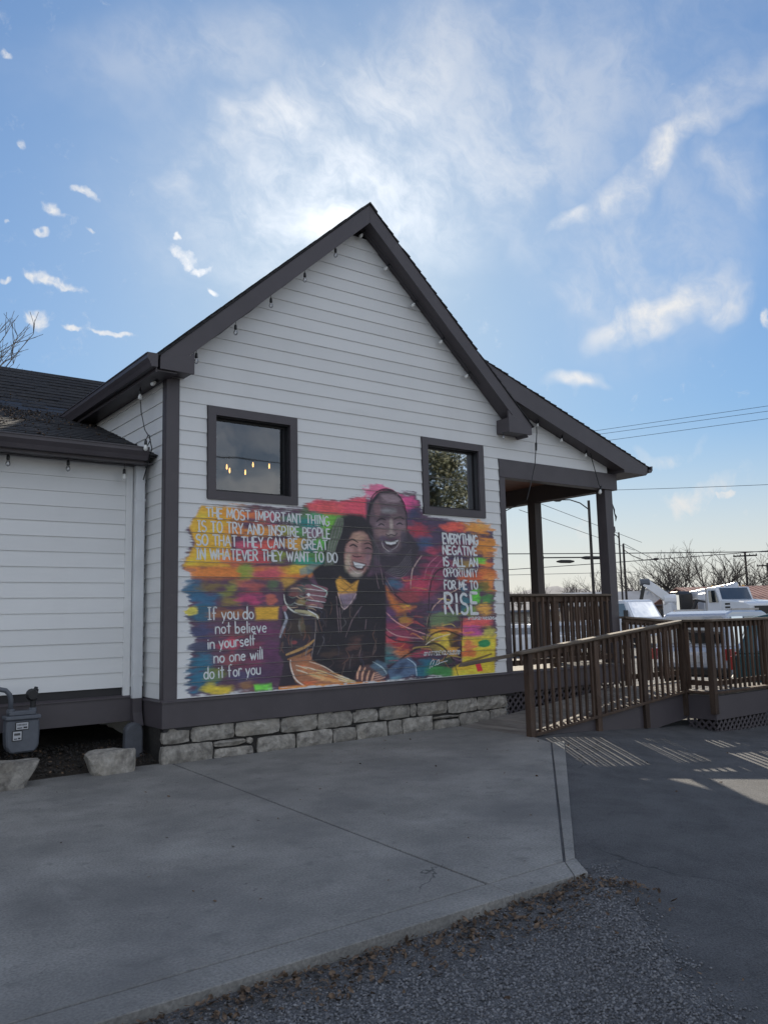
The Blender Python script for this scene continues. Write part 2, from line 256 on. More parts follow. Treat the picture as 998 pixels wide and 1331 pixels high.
# ------------------------------------------------------------------ building helpers
class MB:
    def __init__(s): s.v = []; s.f = []
    def add(s, vs, fs):
        b = len(s.v); s.v += [tuple(q) for q in vs]; s.f += [tuple(i + b for i in q) for q in fs]; return s
    def box(s, x0, x1, y0, y1, z0, z1, j=0.):
        vs = [(x, y, z) for x in (x0, x1) for y in (y0, y1) for z in (z0, z1)]
        if j: vs = [tuple(q + random.uniform(-j, j) for q in v) for v in vs]
        return s.add(vs, [(0, 1, 3, 2), (4, 6, 7, 5), (0, 4, 5, 1), (2, 3, 7, 6), (0, 2, 6, 4), (1, 5, 7, 3)])
    def prism(s, pts, axis, a, b):
        """pts: outline in the plane across axis; extruded from a to b"""
        def mk(p, t): return {'x': (t, p[0], p[1]), 'y': (p[0], t, p[1]), 'z': (p[0], p[1], t)}[axis]
        n = len(pts); vs = [mk(p, a) for p in pts] + [mk(p, b) for p in pts]
        return s.add(vs, [tuple(range(n))[::-1], tuple(range(n, 2 * n))] + [(i, (i + 1) % n, n + (i + 1) % n, n + i) for i in range(n)])
    def tube(s, pts, r, n=8, cap=True):
        pts = [Vector(p) for p in pts]; rs = r if isinstance(r, (list, tuple)) else [r] * len(pts); rings = []; b = len(s.v); up = Vector((.13, .31, .94))
        for i, p in enumerate(pts):
            d = (pts[min(i + 1, len(pts) - 1)] - pts[max(i - 1, 0)]).normalized()
            a = d.cross(up); a = (a if a.length > .05 else d.cross(Vector((1, 0, 0)))).normalized(); c = d.cross(a)
            for k in range(n): t = 2 * math.pi * k / n; s.v.append(tuple(p + (a * math.cos(t) + c * math.sin(t)) * rs[i]))
        for i in range(len(pts) - 1):
            for k in range(n): s.f.append((b + i * n + k, b + i * n + (k + 1) % n, b + (i + 1) * n + (k + 1) % n, b + (i + 1) * n + k))
        if cap: s.f.append(tuple(b + k for k in range(n))[::-1]); s.f.append(tuple(b + (len(pts) - 1) * n + k for k in range(n)))
        return s
    def lathe(s, prof, c=(0, 0, 0), n=10):
        b = len(s.v)
        for r_, z_ in prof:
            for k in range(n): t = 2 * math.pi * k / n; s.v.append((c[0] + r_ * math.cos(t), c[1] + r_ * math.sin(t), c[2] + z_))
        for i in range(len(prof) - 1):
            for k in range(n): s.f.append((b + i * n + k, b + i * n + (k + 1) % n, b + (i + 1) * n + (k + 1) % n, b + (i + 1) * n + k))
        s.f.append(tuple(b + k for k in range(n))[::-1]); s.f.append(tuple(b + (len(prof) - 1) * n + k for k in range(n))); return s
    def xf(s, mtx): s.v = [tuple(mtx @ Vector(q)) for q in s.v]; return s
    def mesh(s, name, m, org=(0, 0, 0), bevel=0., smooth=False):
        me = bpy.data.meshes.new(name); me.from_pydata([(a - org[0], b - org[1], c - org[2]) for a, b, c in s.v], [], s.f)
        bmm = bmesh.new(); bmm.from_mesh(me); bmesh.ops.recalc_face_normals(bmm, faces=bmm.faces)
        if bevel: bmesh.ops.bevel(bmm, geom=list(bmm.edges), offset=bevel, segments=1, affect='EDGES', clamp_overlap=True)
        bmm.to_mesh(me); bmm.free()
        if smooth: me.polygons.foreach_set('use_smooth', [True] * len(me.polygons))
        if isinstance(m, str): m = M[m]
        me.materials.append(m); return me
def org(o):
    p = Vector((0, 0, 0))
    while o is not None: p += o.location; o = o.parent
    return p
def link(name, data, parent=None, loc=(0, 0, 0), **pr):
    o = bpy.data.objects.new(name, data); COL.objects.link(o); o.location = loc
    if parent is not None: o.parent = parent
    for k, v in pr.items(): o[k] = v
    return o
def part(name, b, m, parent, bevel=0., smooth=False, **pr):
    """mesh given in world coordinates, as a child of parent"""
    return link(name, b.mesh(name, m, org(parent), bevel, smooth), parent, **pr)
def thing(name, loc, label, cat, group=None):
    o = bpy.data.objects.new(name, None); COL.objects.link(o); o.location = loc; o.empty_display_size = .2; o['label'] = label; o['category'] = cat
    if group: o['group'] = group
    return o
def solo(name, b, m, loc, label=None, cat=None, group=None, kind=None, bevel=0., smooth=False):
    o = link(name, b.mesh(name, m, loc, bevel, smooth), None, loc)
    for k, v in (('label', label), ('category', cat), ('group', group), ('kind', kind)):
        if v: o[k] = v
    return o
def inst(name, me, parent, wloc, rot=(0, 0, 0), sc=(1, 1, 1)):
    o = link(name, me, parent, Vector(wloc) - org(parent)); o.rotation_euler = rot; o.scale = sc; return o
def fast(name, v, f, m, parent=None, smooth=False):
    me = bpy.data.meshes.new(name); v = np.asarray(v, np.float32); f = np.asarray(f, np.int32); k = f.shape[1]
    me.vertices.add(len(v)); me.vertices.foreach_set('co', v.ravel()); me.loops.add(f.size); me.loops.foreach_set('vertex_index', f.ravel())
    me.polygons.add(len(f)); me.polygons.foreach_set('loop_start', np.arange(0, f.size, k, dtype=np.int32)); me.polygons.foreach_set('loop_total', np.full(len(f), k, np.int32))
    me.update(calc_edges=True); me.validate(); me.materials.append(M[m])
    if smooth: me.polygons.foreach_set('use_smooth', np.ones(len(f), bool))
    return me

# ------------------------------------------------------------------ ground
def padd(x, y): return (x - 4.4) * .672 - (y + 2.0) * .741
def zg(x, y):
    d = padd(x, y)
    return -1.609 - .095 * min(max(d, 0), 2.9)
xs = [-400, -120, -50, -25, -14] + [-10 + .4 * i for i in range(63)] + [16, 18, 21, 25, 30, 40, 60, 100, 180, 400]
ys = [-400, -120, -50, -25, -16] + [-12 + .4 * i for i in range(46)] + [7, 9, 12, 16, 22, 30, 45, 70, 110, 180, 400]
v = [(x, y, zg(x, y) + .004 * math.sin(x * 2.1 + y) * math.cos(y * 1.7)) for x in xs for y in ys]
f = [(i * len(ys) + j, (i + 1) * len(ys) + j, (i + 1) * len(ys) + j + 1, i * len(ys) + j + 1) for i in range(len(xs) - 1) for j in range(len(ys) - 1) if not (-10 < (xs[i] + xs[i + 1]) / 2 < 1.2 and -9.2 < (ys[j] + ys[j + 1]) / 2 < -5.6)]
GB = [(.40, -5.60), (.60, -5.60), (.30, -6.017), (-.10, -6.572), (-.38, -6.882), (-.60, -7.35), (-.9, -8.2), (-1.6, -9.1), (-9, -9.1), (-9, -5.5)]
def inpoly(x, y, P):
    c = False; j = len(P) - 1
    for i in range(len(P)):
        if (P[i][1] > y) != (P[j][1] > y) and x < (P[j][0] - P[i][0]) * (y - P[i][1]) / (P[j][1] - P[i][1]) + P[i][0]: c = not c
        j = i
    return c
fx_ = [-10 + .07 * i for i in range(161)]; fy_ = [-9.2 + .0692 * i for i in range(53)]; bs = len(v); v += [(x, y, zg(x, y) - (.10 if inpoly(x + .05, y, GB) else 0.)) for x in fx_ for y in fy_]
f += [(bs + i * 53 + j, bs + (i + 1) * 53 + j, bs + (i + 1) * 53 + j + 1, bs + i * 53 + j + 1) for i in range(160) for j in range(52)]
link('asphalt_lot', fast('asphalt_lot', v, f, 'asphalt', smooth=True), kind='structure')
b = MB(); b.add([(-3000, -3000, -2.2), (3000, -3000, -2.2), (3000, 3000, -2.2), (-3000, 3000, -2.2)], [(0, 1, 2, 3)]); solo('ground', b, 'grass', (0, 0, 0), kind='structure')
# hills far behind
hv = []; hf = []; nA = 260
for i in range(nA + 1):
    a = R(5 + 95. * i / nA); h = 12. + 1.6 * math.sin(a * 9) + 1.2 * math.sin(a * 23 + 1) + .8 * math.sin(a * 61) + random.uniform(-.8, .8)
    for j, (d, k) in enumerate(((430, 0), (500, .55), (590, 1.), (760, .9))): hv.append((-3.7 + d * math.sin(a), -9.2 + d * math.cos(a), -2.3 + h * k * 1.35 + (random.uniform(-.9, .9) if k else 0)))
    if i < nA:
        for j in range(3): hf.append((i * 4 + j, i * 4 + 4 + j, i * 4 + 5 + j, i * 4 + 1 + j))
link('hills', fast('hills', hv, hf, 'hill'), kind='structure')

# ------------------------------------------------------------------ concrete pad: slabs with tooled joints
pad = bpy.data.objects.new('concrete_pad', None); COL.objects.link(pad); pad.location = (0, 0, -1.6); pad['kind'] = 'structure'
ZP = -1.6
def slab(poly, z=ZP, name='slab', inset=.004, m='concrete'):
    c = (sum(p[0] for p in poly) / len(poly), sum(p[1] for p in poly) / len(poly))
    q = []
    n = len(poly)
    for i in range(n):     # inset every edge for the joint
        p0, p1, p2 = Vector(poly[i - 1]), Vector(poly[i]), Vector(poly[(i + 1) % n])
        e1 = (p1 - p0).normalized(); e2 = (p2 - p1).normalized(); n1 = Vector((-e1.y, e1.x)); n2 = Vector((-e2.y, e2.x))
        k = n1 + n2; k = k / max(.3, 1 + n1.dot(n2)); q.append(tuple(p1 + k * inset))
    b = MB(); b.prism(q, 'z', z - .22, z); o = part(name, b, m, pad, bevel=.004); return o
JX = lambda y: .10 + (y + .04) / (-5.57 + .04) * (-.28)
edge = lambda t: (4.26 + t * (.32 - 4.26), -2.01 + t * (-5.635 + 2.01))        # inner line of the edge strip
eo = lambda t: (4.476 + t * (.431 - 4.476), -2.047 + t * (-5.712 + 2.047))     # outer line
YF, YI = -5.69, -5.455
tI = (YI + 2.01) / (-5.635 + 2.01)
slab([(-9, YI), (JX(YI), YI), (.10, -.035), (.06, .12), (-1.26, .09), (-3, .06), (-9, .0)], inset=.010)
slab([(-9, YF + .05), (JX(YF), YF), (JX(YI), YI), (-9, YI)], inset=.0015)
slab([(JX(YI), YI), edge(tI), edge(0), (4.62, -1.2), (5.55, -1.05), (5.6, -.0), (.10, -.035)], inset=.010)
slab([(JX(YF), YF), (.335, YF), edge(tI), (JX(YI), YI)], inset=.0015)
slab([edge(tI), (eo(tI)[0], YI), eo(0), edge(0)], inset=.009)
slab([(.335, YF), (.455, YF - .01), (eo(tI)[0], YI), edge(tI)], inset=.003)
b = MB(); b.prism([(-9, -5.6), (.3, -5.62), (4.2, -2.08), (4.7, -1.2), (5.5, -.95), (5.5, .3), (-9, .1)], 'z', -1.9, ZP - .02); part('joint_bed', b, 'mortar', pad)

# gravel and leaves in front of the pad
def gz(x, y):
    e = max(0., min(1., (x - (.6 + (y + 5.6) * .66) + .7) / .6)); e = e * e * (3 - 2 * e); w = math.exp(-((y + 5.66) / .16) ** 2)
    z = -1.702 + max(.078 * e, .045 * w) + .010 * math.sin(x * 3 + y * 2) * math.sin(y * 3.1) * (1 - e)
    return min(z, zg(x, y) + .011)
nx, ny = 140, 80; gx = np.linspace(-9, .95, nx); gy = np.linspace(-9.6, -5.55, ny)
vi = {}; v = []; f = []
for i in range(nx):
    for j in range(ny): v.append((gx[i], gy[j], (gz(gx[i], gy[j]) + random.uniform(-.003, .003)) if inpoly(gx[i] - .05, gy[j], GB) or gy[j] > -5.62 else zg(gx[i], gy[j]) - .03))
for i in range(nx - 1):
    for j in range(ny - 1):
        cx_, cy_ = (gx[i] + gx[i + 1]) / 2, (gy[j] + gy[j + 1]) / 2
        if inpoly(cx_ - .09, cy_, GB) or inpoly(cx_ - .30, cy_ - .02, GB): f.append((i * ny + j, (i + 1) * ny + j, (i + 1) * ny + j + 1, i * ny + j + 1))
link('gravel_bed', fast('gravel_bed', v, f, 'gravelbed', smooth=True), kind='structure')
def scatter(n, base_v, base_f, place, smin, smax, flat=1.):
    bv = np.array(base_v, float); bf = np.array(base_f); V_ = []; F_ = []; k = 0; tries = 0
    while k < n and tries < n * 12:
        tries += 1; q = place()
        if q is None: continue
        s_ = rng.uniform(smin, smax) * np.array([rng.uniform(.7, 1.3), rng.uniform(.7, 1.3), rng.uniform(.5, 1.) * flat])
        e = Matrix.Rotation(rng.uniform(0, 6.28), 3, 'Z') @ Matrix.Rotation(rng.normal(0, .5 if flat > .3 else .35), 3, 'X') @ Matrix.Rotation(rng.normal(0, .5 if flat > .3 else .35), 3, 'Y')
        V_.append((bv * s_) @ np.array(e).T + np.array(q)); F_.append(bf + k * len(bv)); k += 1
    return np.concatenate(V_), np.concatenate(F_)
octv = [(1, 0, 0), (-1, 0, 0), (0, 1, 0), (0, -1, 0), (0, 0, 1), (0, 0, -1), (.62, .62, .55), (-.66, .5, .5), (.55, -.7, .45), (-.6, -.6, .5)]
octf = [(0, 2, 6), (2, 4, 6), (4, 0, 6), (2, 1, 7), (1, 4, 7), (4, 2, 7), (3, 0, 8), (0, 4, 8), (4, 3, 8), (1, 3, 9), (3, 4, 9), (4, 1, 9), (0, 5, 2), (2, 5, 1), (1, 5, 3), (3, 5, 0)]
def gplace():
    y = -5.7 - 2.1 * rng.random() ** .8; x = rng.uniform(-3.4, .7)
    if not inpoly(x + rng.normal(0, .03), y, GB): return None
    if y > -5.92 + .1 * math.sin(x * 2.3) and rng.random() < .55: return None
    return (x, y, gz(x, y) + rng.uniform(-.002, .006))
v, f = scatter(34000, octv, octf, gplace, .0032, .0100)
link('gravel', fast('gravel', v, f, 'gravel'), kind='stuff', label='loose grey gravel between the concrete pad and the camera')
def gpl2():
    t = rng.random() ** 1.; P_ = [(.62, -5.62), (.30, -6.017), (-.10, -6.572), (-.38, -6.882), (-.60, -7.35), (-.9, -8.2)]; k = int(t * 5); u_ = t * 5 - k
    x = P_[k][0] + (P_[k + 1][0] - P_[k][0]) * u_ + abs(rng.normal(0, .10)) - .03; y = P_[k][1] + (P_[k + 1][1] - P_[k][1]) * u_ + rng.normal(0, .05)
    if inpoly(x, y, GB): return None
    return (x, y, zg(x, y) + .004)
v, f = scatter(900, octv, octf, gpl2, .003, .009)
link('strewn_gravel', fast('strewn_gravel', v, f, 'gravel'), kind='stuff', label='loose chips strewn over the edge of the asphalt')
# leaf litter
lfv = []
for s_, w_, c_ in ((-1, 0, .1), (-.5, .45, .0), (0, .6, -.1), (.5, .4, .05), (1, 0, .3)): lfv += [(s_, -w_, c_ + .35 * w_), (s_, 0, c_), (s_, w_, c_ + .3 * w_)]
lff = []
for i in range(4):
    for j in range(2): lff.append((i * 3 + j, i * 3 + j + 1, i * 3 + j + 4, i * 3 + j + 3))
def lplace():
    x = -3.3 + 3.95 * rng.random() ** .75; wd = .05 + .17 * max(0, (x + 3.3) / 4.1) ** 1.5 + .06 * math.sin(x * 5) ** 2
    y = -5.70 - abs(rng.normal(0, wd)) 
    if x > .56: return None
    if x > .42: y = -5.80 - abs(rng.normal(0, .12)) - (x - .42) * 1.2
    if y < -6.6: return None
    return (x, y, max(gz(x, y), -1.76) + rng.uniform(.004, .03))
v, f = scatter(1500, lfv, lff, lplace, .006, .021, .8)
link('leaf_litter', fast('leaf_litter', v, f, 'leaf'), kind='stuff', label='dead brown leaves blown against the edge of the concrete pad')
def lpl2():
    if rng.random() < .5:
        x = rng.uniform(-3, .5); return (x, rng.uniform(-7.6, -5.9), gz(x, -6.8) + .012)
    x = rng.uniform(-2, 6.5); y = rng.uniform(-5.4, -.3)
    if inpoly(x, y, [(-3, -5.4), (.3, -5.4), (4.2, -2), (5, -.2), (-3, -.2)]): return (x, y, ZP + .005)
    if x > 3 and padd(x, y) > .1: return (x, y, zg(x, y) + .006)
    return None
v, f = scatter(150, lfv, lff, lpl2, .006, .020, .8)
link('stray_leaves', fast('stray_leaves', v, f, 'leaf'), kind='stuff', label='a few dry leaves scattered over the paving')
b = MB(); b.tube([(.214, -6.179, -1.705), (.15, -6.28, -1.70), (.085, -6.392, -1.712)], [.006, .007, .005], 6)
solo('stick', b, 'label', (.15, -6.28, -1.71), 'thin pale stick lying on the gravel by the asphalt edge', 'stick')

# ------------------------------------------------------------------ the building
C_ = .178; Z0 = 2.324
BL = thing('gabled_building', (0, 0, -1.6), 'white clapboard building with charcoal trim, steep gable, side wing and corner porch', 'building')
def ysurf(z):
    fr = ((z - Z0) / C_) % 1.; return .003 - .013 * (1 - fr)
def board(x0b, x1b, x0t, x1t, zb, zt, y=0., axis='x', name='siding_board', m='white', k=1.):
    fr = (zt - zb) / C_; yb = y - .010 * k; yt = y + (.003 if k else .0) * 1. if fr > .95 else y - .010 + .013 * fr
    g = .0015; bk = y + .016
    j = random.uniform(-.0012, .0012)
    vs = [(x0b, yb + j, zb + g), (x1b, yb - j, zb + g), (x1t, yt - j, zt + .004), (x0t, yt + j, zt + .004), (x0b, bk, zb + g), (x1b, bk, zb + g), (x1t, bk, zt + .004), (x0t, bk, zt + .004)]
    b = MB(); b.add(vs, [(0, 1, 2, 3), (7, 6, 5, 4), (0, 4, 5, 1), (3, 2, 6, 7), (0, 3, 7, 4), (1, 5, 6, 2)])
    return b
def xl(z): return .150 if z < 2.99 else 2.885 - (5.66 - z) / .9 
def xr(z):
    if z < 2.50: return 5.548
    return max(2.885 + (5.66 - z) / .9, min(8.30, 8.24 + (2.62 - z) / .325))
WIN = [(.512, 1.806), (3.948, 5.215)]; WT, WB = 2.676, 1.500
for i in range(18, -19, -1):
    zb = Z0 - C_ * i; zt = zb + C_
    segs = [(xl(zb), xr(zb + .001), xl(zt), xr(zt))]
    if zt > 5.56: continue
    if zt > WB + .01 and zb < WT - .02:
        segs = []; a = xl(zb)
        for (w0, w1) in WIN: segs.append((a, w0, a, w0)); a = w1
        segs.append((a, xr(zb), a, xr(zb)))
        if zb < WB:
            for (w0, w1) in WIN:
                part('siding_board', board(w0 + .0008, w1 - .0008, w0 + .0008, w1 - .0008, zb, WB + .006), 'white', BL)
    for s_ in segs:
        if i <= -2 and s_[1] > 6.2: s_ = (s_[0], s_[1], s_[2], min(s_[3], xr(zt)))
        part('siding_board', board(*s_, zb, zt), 'white', BL)
# backing walls (frame) behind the boards, with the window openings
b = MB(); BY0, BY1 = .017, .14
b.prism([(.0, -1.25), (5.7, -1.25), (5.7, 1.5), (0, 1.5)], 'y', BY0, BY1)
for x0, x1 in ((0, WIN[0][0]), (WIN[0][1], WIN[1][0]), (WIN[1][1], 5.7)): b.box(x0, x1, BY0, BY1, 1.5, 2.68)
b.prism([(0, 2.68), (5.7, 2.68), (5.7, 3.05), (2.885, 5.60), (0.05, 3.05), (0, 3.05)], 'y', BY0, BY1)
b.prism([(5.7, 2.50), (8.28, 2.50), (8.28, 2.60), (5.7, 3.44)], 'y', BY0, BY1)
part('wall_frame', b, 'trim_dark', BL)
# side wall of the projecting block (faces left), wing wall, unseen walls
for i in range(18, -5, -1):
    zb = Z0 - C_ * i; zt = min(zb + C_, 2.922)
    if zb > 2.92: continue
    b = board(.10, 4.2, .10, 4.2, zb, zt); b.v = [(yy, xx, zz) for xx, yy, zz in b.v]; part('siding_board', b, 'white', BL)
for i in range(17, -1, -1):
    zb = Z0 - C_ * i - .048; zt = zb + C_
    if zb > 1.93 or zt < -.84: continue
    part('siding_board', board(-8.5, -.012, -8.5, -.012, max(zb, -.85), min(zt, 1.935), y=.645), 'white', BL)
part('wall_frame', MB().box(-8.5, 0.02, .662, .78, -1.10, 2.1), 'trim_dark', BL)
b = MB(); b.box(-8.5, -8.4, .78, 8, -1.6, 3); b.box(-8.5, 5.7, 7.9, 8, -1.6, 2.9); b.box(5.6, 5.7, .14, 7.9, -1.6, 3.0); b.box(.017, .10, .1, 7.9, -1.6, 2.9)
part('wall_frame', b, 'white', BL)
b = MB(); b.box(-8.4, 5.6, .8, 7.9, -.95, -.88); part('floor', b, 'trim_dark', BL)
b = MB(); b.box(.3, 5.5, 5.2, 5.3, -.88, 3.0); part('inner_wall', b, 'trim', BL)
b = MB(); b.box(.11, 5.59, .16, 7.9, 2.95, 2.99); part('ceiling', b, 'trim', BL)
# corner boards
b = MB(); b.box(-.016, .148, -.020, .015, -.905, 2.955); part('corner_board', b, 'trim', BL, .003)
b = MB(); b.box(-.022, .0135, .0165, .098, -.905, 2.925); part('corner_board', b, 'trim', BL, .003)
b = MB(); b.box(5.550, 5.668, -.022, .15, -.905, 2.200); part('corner_board', b, 'trim', BL, .003)
# porch beam
b = MB(); b.box(5.550, 8.54, -.026, .15, 2.203, 2.497); part('porch_beam', b, 'trim', BL, .004)
b = MB(); b.box(5.70, 8.50, .10, 3.9, 2.50, 2.53); part('porch_ceiling', b, 'ceil', BL)
b = MB(); b.box(8.22, 8.42, .152, 3.9, 2.18, 2.498); part('porch_beam', b, 'post', BL, .004)
for (x, y, s_, m_) in ((8.215, .002, .205, 'trim'), (8.215, 1.70, .19, 'post')):
    b = MB(); b.box(x, x + s_, y, y + s_, -.87, 2.201 if y < .1 else 2.179); part('porch_post', b, m_, BL, .004)
b = MB(); b.box(8.425, 8.445, .03, .10, 1.30, 1.42); b.tube([(8.46, .05, 1.42), (8.50, .05, 1.47), (8.49, .05, 1.55)], .012); part('wall_bracket', b, 'trim', BL)
for i in range(18, -2, -1):
    zb = Z0 - C_ * i
    part('siding_board', board(5.70, 8.20, 5.70, 8.20, max(zb, -.87), min(zb + C_, 2.49), y=3.60), 'white', BL)
part('wall_frame', MB().box(5.70, 8.21, 3.617, 3.85, -1.8, 2.49), 'white', BL)
# skirt boards with sloping drip edge
def skirt(x0, x1, y, zt, zb, end=0):
    b = MB(); b.box(x0, x1, y - .030, y + .012, zb, zt - .030); part('skirt_board', b, 'trim', BL, .003)
    b = MB(); b.prism([(y - .046, zt - .031), (y - .046, zt - .018), (y - .0, zt + .002), (y + .012, zt + .002), (y + .012, zt - .031)], 'x', x0 - .012 * end, x1); part('drip_edge', b, 'trim', BL)
skirt(-.035, 5.66, 0, -.885, -1.205, 1); skirt(5.664, 8.45, .01, -.885, -1.200)
b = MB(); b.box(-.034, -.004, .0125, .66, -1.205, -.916); part('skirt_board', b, 'trim', BL, .003)
b = MB(); b.prism([(-.05, -.916), (-.05, -.902), (-.012, -.884), (.0, -.884), (.0, -.916)], 'y', .0125, .66); part('drip_edge', b, 'trim', BL)
b = MB(); b.box(-8.5, -.036, .612, .66, -1.15, -.875); part('skirt_board', b, 'trim', BL, .003)
b = MB(); b.prism([(.596, -.874), (.596, -.862), (.635, -.842), (.66, -.842), (.66, -.874)], 'x', -8.5, -.036); part('drip_edge', b, 'trim', BL)
# stone foundation
FN = MB(); FN.box(.02, 5.50, .035, .30, -1.75, -1.206); fnd = part('foundation', FN, 'mortar', BL)
def stone(x0, x1, z0, z1, y=-.012, d=.10, mm='stone'):
    nx_ = max(3, int((x1 - x0) / .09)); nz_ = 3; bm_ = bmesh.new(); g = {}
    for i in range(nx_ + 1):
        for j in range(nz_ + 1):
            u_, w_ = i / nx_, j / nz_; e = min(u_, 1 - u_) * (x1 - x0); ez = min(w_, 1 - w_) * (z1 - z0)
            ins = .0 if (e > .001 and ez > .001) else .022
            jx = random.uniform(-.012, .012) if 0 < i < nx_ else random.uniform(-.004, .008) * (1 if i == 0 else -1)
            jz = random.uniform(-.008, .008) if 0 < j < nz_ else random.uniform(-.002, .009) * (1 if j == 0 else -1)
            if i in (0, nx_) and j in (0, nz_): jx += .012 * (1 if i == 0 else -1); jz += .008 * (1 if j == 0 else -1)
            g[i, j] = bm_.verts.new((x0 + u_ * (x1 - x0) + jx, y + ins + random.uniform(-.012, .012), z0 + w_ * (z1 - z0) + jz))
    for i in range(nx_):
        for j in range(nz_): bm_.faces.new((g[i, j], g[i + 1, j], g[i + 1, j + 1], g[i, j + 1]))
    ed = [e for e in bm_.edges if e.is_boundary]; r_ = bmesh.ops.extrude_edge_only(bm_, edges=ed)
    for q in r_['geom']:
        if isinstance(q, bmesh.types.BMVert): q.co.y = y + d
    bmesh.ops.recalc_face_normals(bm_, faces=bm_.faces); me = bpy.data.meshes.new('stone'); bm_.to_mesh(me); bm_.free(); o_ = org(BL)
    me.transform(Matrix.Translation(-o_)); me.materials.append(M[mm]); link('stone', me, fnd)
g = .007
up = [-.012, .334, .901, 1.531, 2.077, 2.64, 3.066, 3.612, 3.743, 4.318, 4.917, 5.555]
lo = [-.03, .618, 1.15, 1.194, 1.755, 2.309, 2.685, 3.214, 3.466, 4.03, 4.531, 5.15, 5.52]
mid = lambda x: -1.408 + .012 * math.sin(x * 2.3) + .006 * math.sin(x * 7)
for a, c in zip(up[:-1], up[1:]):
    mz = mid((a + c) / 2); stone(a + g, c - g, mz + g, -1.212, -.012 + random.uniform(-.012, .008))
for a, c in zip(lo[:-1], lo[1:]):
    if c - a < .1: continue
    mz = mid((a + c) / 2)
    if abs(a - .618) < .01: stone(a + g, 1.04, mz - .085, mz - g, -.02); stone(a + g, 1.15 - g, -1.64, mz - .10, -.03); stone(1.055, c - g, mz - .09, mz - g, -.02)
    elif abs(a - 4.03) < .01 or abs(a - 2.685 + .0) < -1: stone(a + g, c - g, mz - .05, mz - g, -.02); stone(a + g, c - g, -1.64, mz - .065, -.03)
    else: stone(a + g, c - g, -1.64, mz - g, -.018 + random.uniform(-.015, .01))
# rough side of the foundation
b = MB(); b.box(.0, .05, .1, .9, -1.7, -1.206, .02); part('foundation', b, 'mortar', BL)

# windows: casing, recessed sash, pane
def window(x0, x1, z0, z1):
    w = .108; b = MB(); y0, y1 = -.030, .012
    b.box(x0, x1, y0, y1, z1 - w, z1); b.box(x0, x1, y0, y1, z0, z0 + w); b.box(x0, x0 + w, y0, y1, z0 + w + .0005, z1 - w - .0005); b.box(x1 - w, x1, y0, y1, z0 + w + .0005, z1 - w - .0005)
    wd = part('window', b, 'trim', BL)
    a0, a1, c0, c1 = x0 + w, x1 - w, z0 + w, z1 - w
    b = MB(); t = .012                                     # jamb lining the recess
    b.box(a0 - .02, a0 + t, .014, .16, c0 - .02, c1 + .02); b.box(a1 - t, a1 + .02, .014, .16, c0 - .02, c1 + .02); b.box(a0 + t, a1 - t, .014, .16, c0 - .02, c0 + t); b.box(a0 + t, a1 - t, .014, .16, c1 - t, c1 + .02)
    part('jamb', b, 'trim_dark', wd)
    b = MB(); s_ = .026; y0, y1 = .095, .135; p0, p1, q0, q1 = a0 + t, a1 - t, c0 + t, c1 - t
    b.box(p0, p1, y0, y1, q1 - s_, q1); b.box(p0, p1, y0, y1, q0, q0 + s_); b.box(p0, p0 + s_, y0, y1, q0 + s_, q1 - s_); b.box(p1 - s_, p1, y0, y1, q0 + s_, q1 - s_)
    part('sash', b, 'trim_dark', wd)
    b = MB(); b.add([(p0 + s_, .112, q0 + s_), (p1 - s_, .112, q0 + s_), (p1 - s_, .112, q1 - s_), (p0 + s_, .112, q1 - s_)], [(0, 1, 2, 3)]); part('pane', b, 'glass', wd)
window(.519, 1.799, 1.497, 2.672); window(3.955, 5.208, 1.512, 2.676)

# ---- roofs
RX, RZ, SL = 2.885, 5.90, .9; YR = -.29
def zr_(x): return RZ - SL * abs(x - RX)
b = MB()
part('rake_board', MB().prism([(RX, 5.905), (RX, 5.635), (-.075, 2.956 + .01), (-.205, 2.956 + .01), (-.205, zr_(-.205))], 'y', YR, YR + .03), 'trim', BL, .002)
part('rake_board', MB().prism([(RX + .001, 5.905), (6.06, zr_(6.06)), (6.06, 2.895), (5.93, 2.895), (RX + .001, 5.635)], 'y', YR, YR + .03), 'trim', BL, .002)
part('eave_return', MB().prism([(-.212, 2.950), (.215, 2.950), (.215, 3.225), (.17, 3.17), (-.212, 3.095)], 'y', YR - .006, YR + .028), 'trim', BL, .002)
part('eave_return', MB().box(-.20, .205, YR + .029, -.012, 2.962, 3.10), 'trim', BL, .002)
part('eave_return', MB().prism([(5.535, 2.885), (6.02, 2.885), (6.02, 3.03), (5.60, 3.17), (5.535, 3.235)], 'y', YR - .006, YR + .028), 'trim', BL, .002)
part('eave_return', MB().box(5.538, 5.98, YR + .029, -.012, 2.895, 3.12), 'trim', BL, .002)
# rake soffits (sloping planks under the overhang)
part('soffit', MB().prism([(RX, 5.655), (RX, 5.675), (.0, 5.675 - SL * RX), (.0, 5.655 - SL * RX)], 'y', YR + .031, -.013), 'trim', BL)
part('soffit', MB().prism([(RX + .001, 5.655), (6.0, 5.655 - SL * (6.0 - RX)), (6.0, 5.675 - SL * (6.0 - RX)), (RX + .001, 5.675)], 'y', YR + .031, -.013), 'trim', BL)
part('soffit', MB().box(-.23, .012, YR + .03, 5.0, 2.928, 2.945), 'trim', BL)
part('eave_fascia', MB().box(-.252, -.232, YR + .03, 5.0, 2.915, 3.085), 'trim', BL)
part('roof_deck', MB().prism([(RX, 5.902), (-.24, zr_(-.24) - .002), (-.24, zr_(-.24) - .03), (RX, 5.86)], 'y', YR + .031, 8.2), 'trim_dark', BL)
part('roof_deck', MB().prism([(RX + .001, 5.902), (6.06, zr_(6.06) - .002), (6.06, zr_(6.06) - .03), (RX + .001, 5.86)], 'y', YR + .031, 8.2), 'trim_dark', BL)
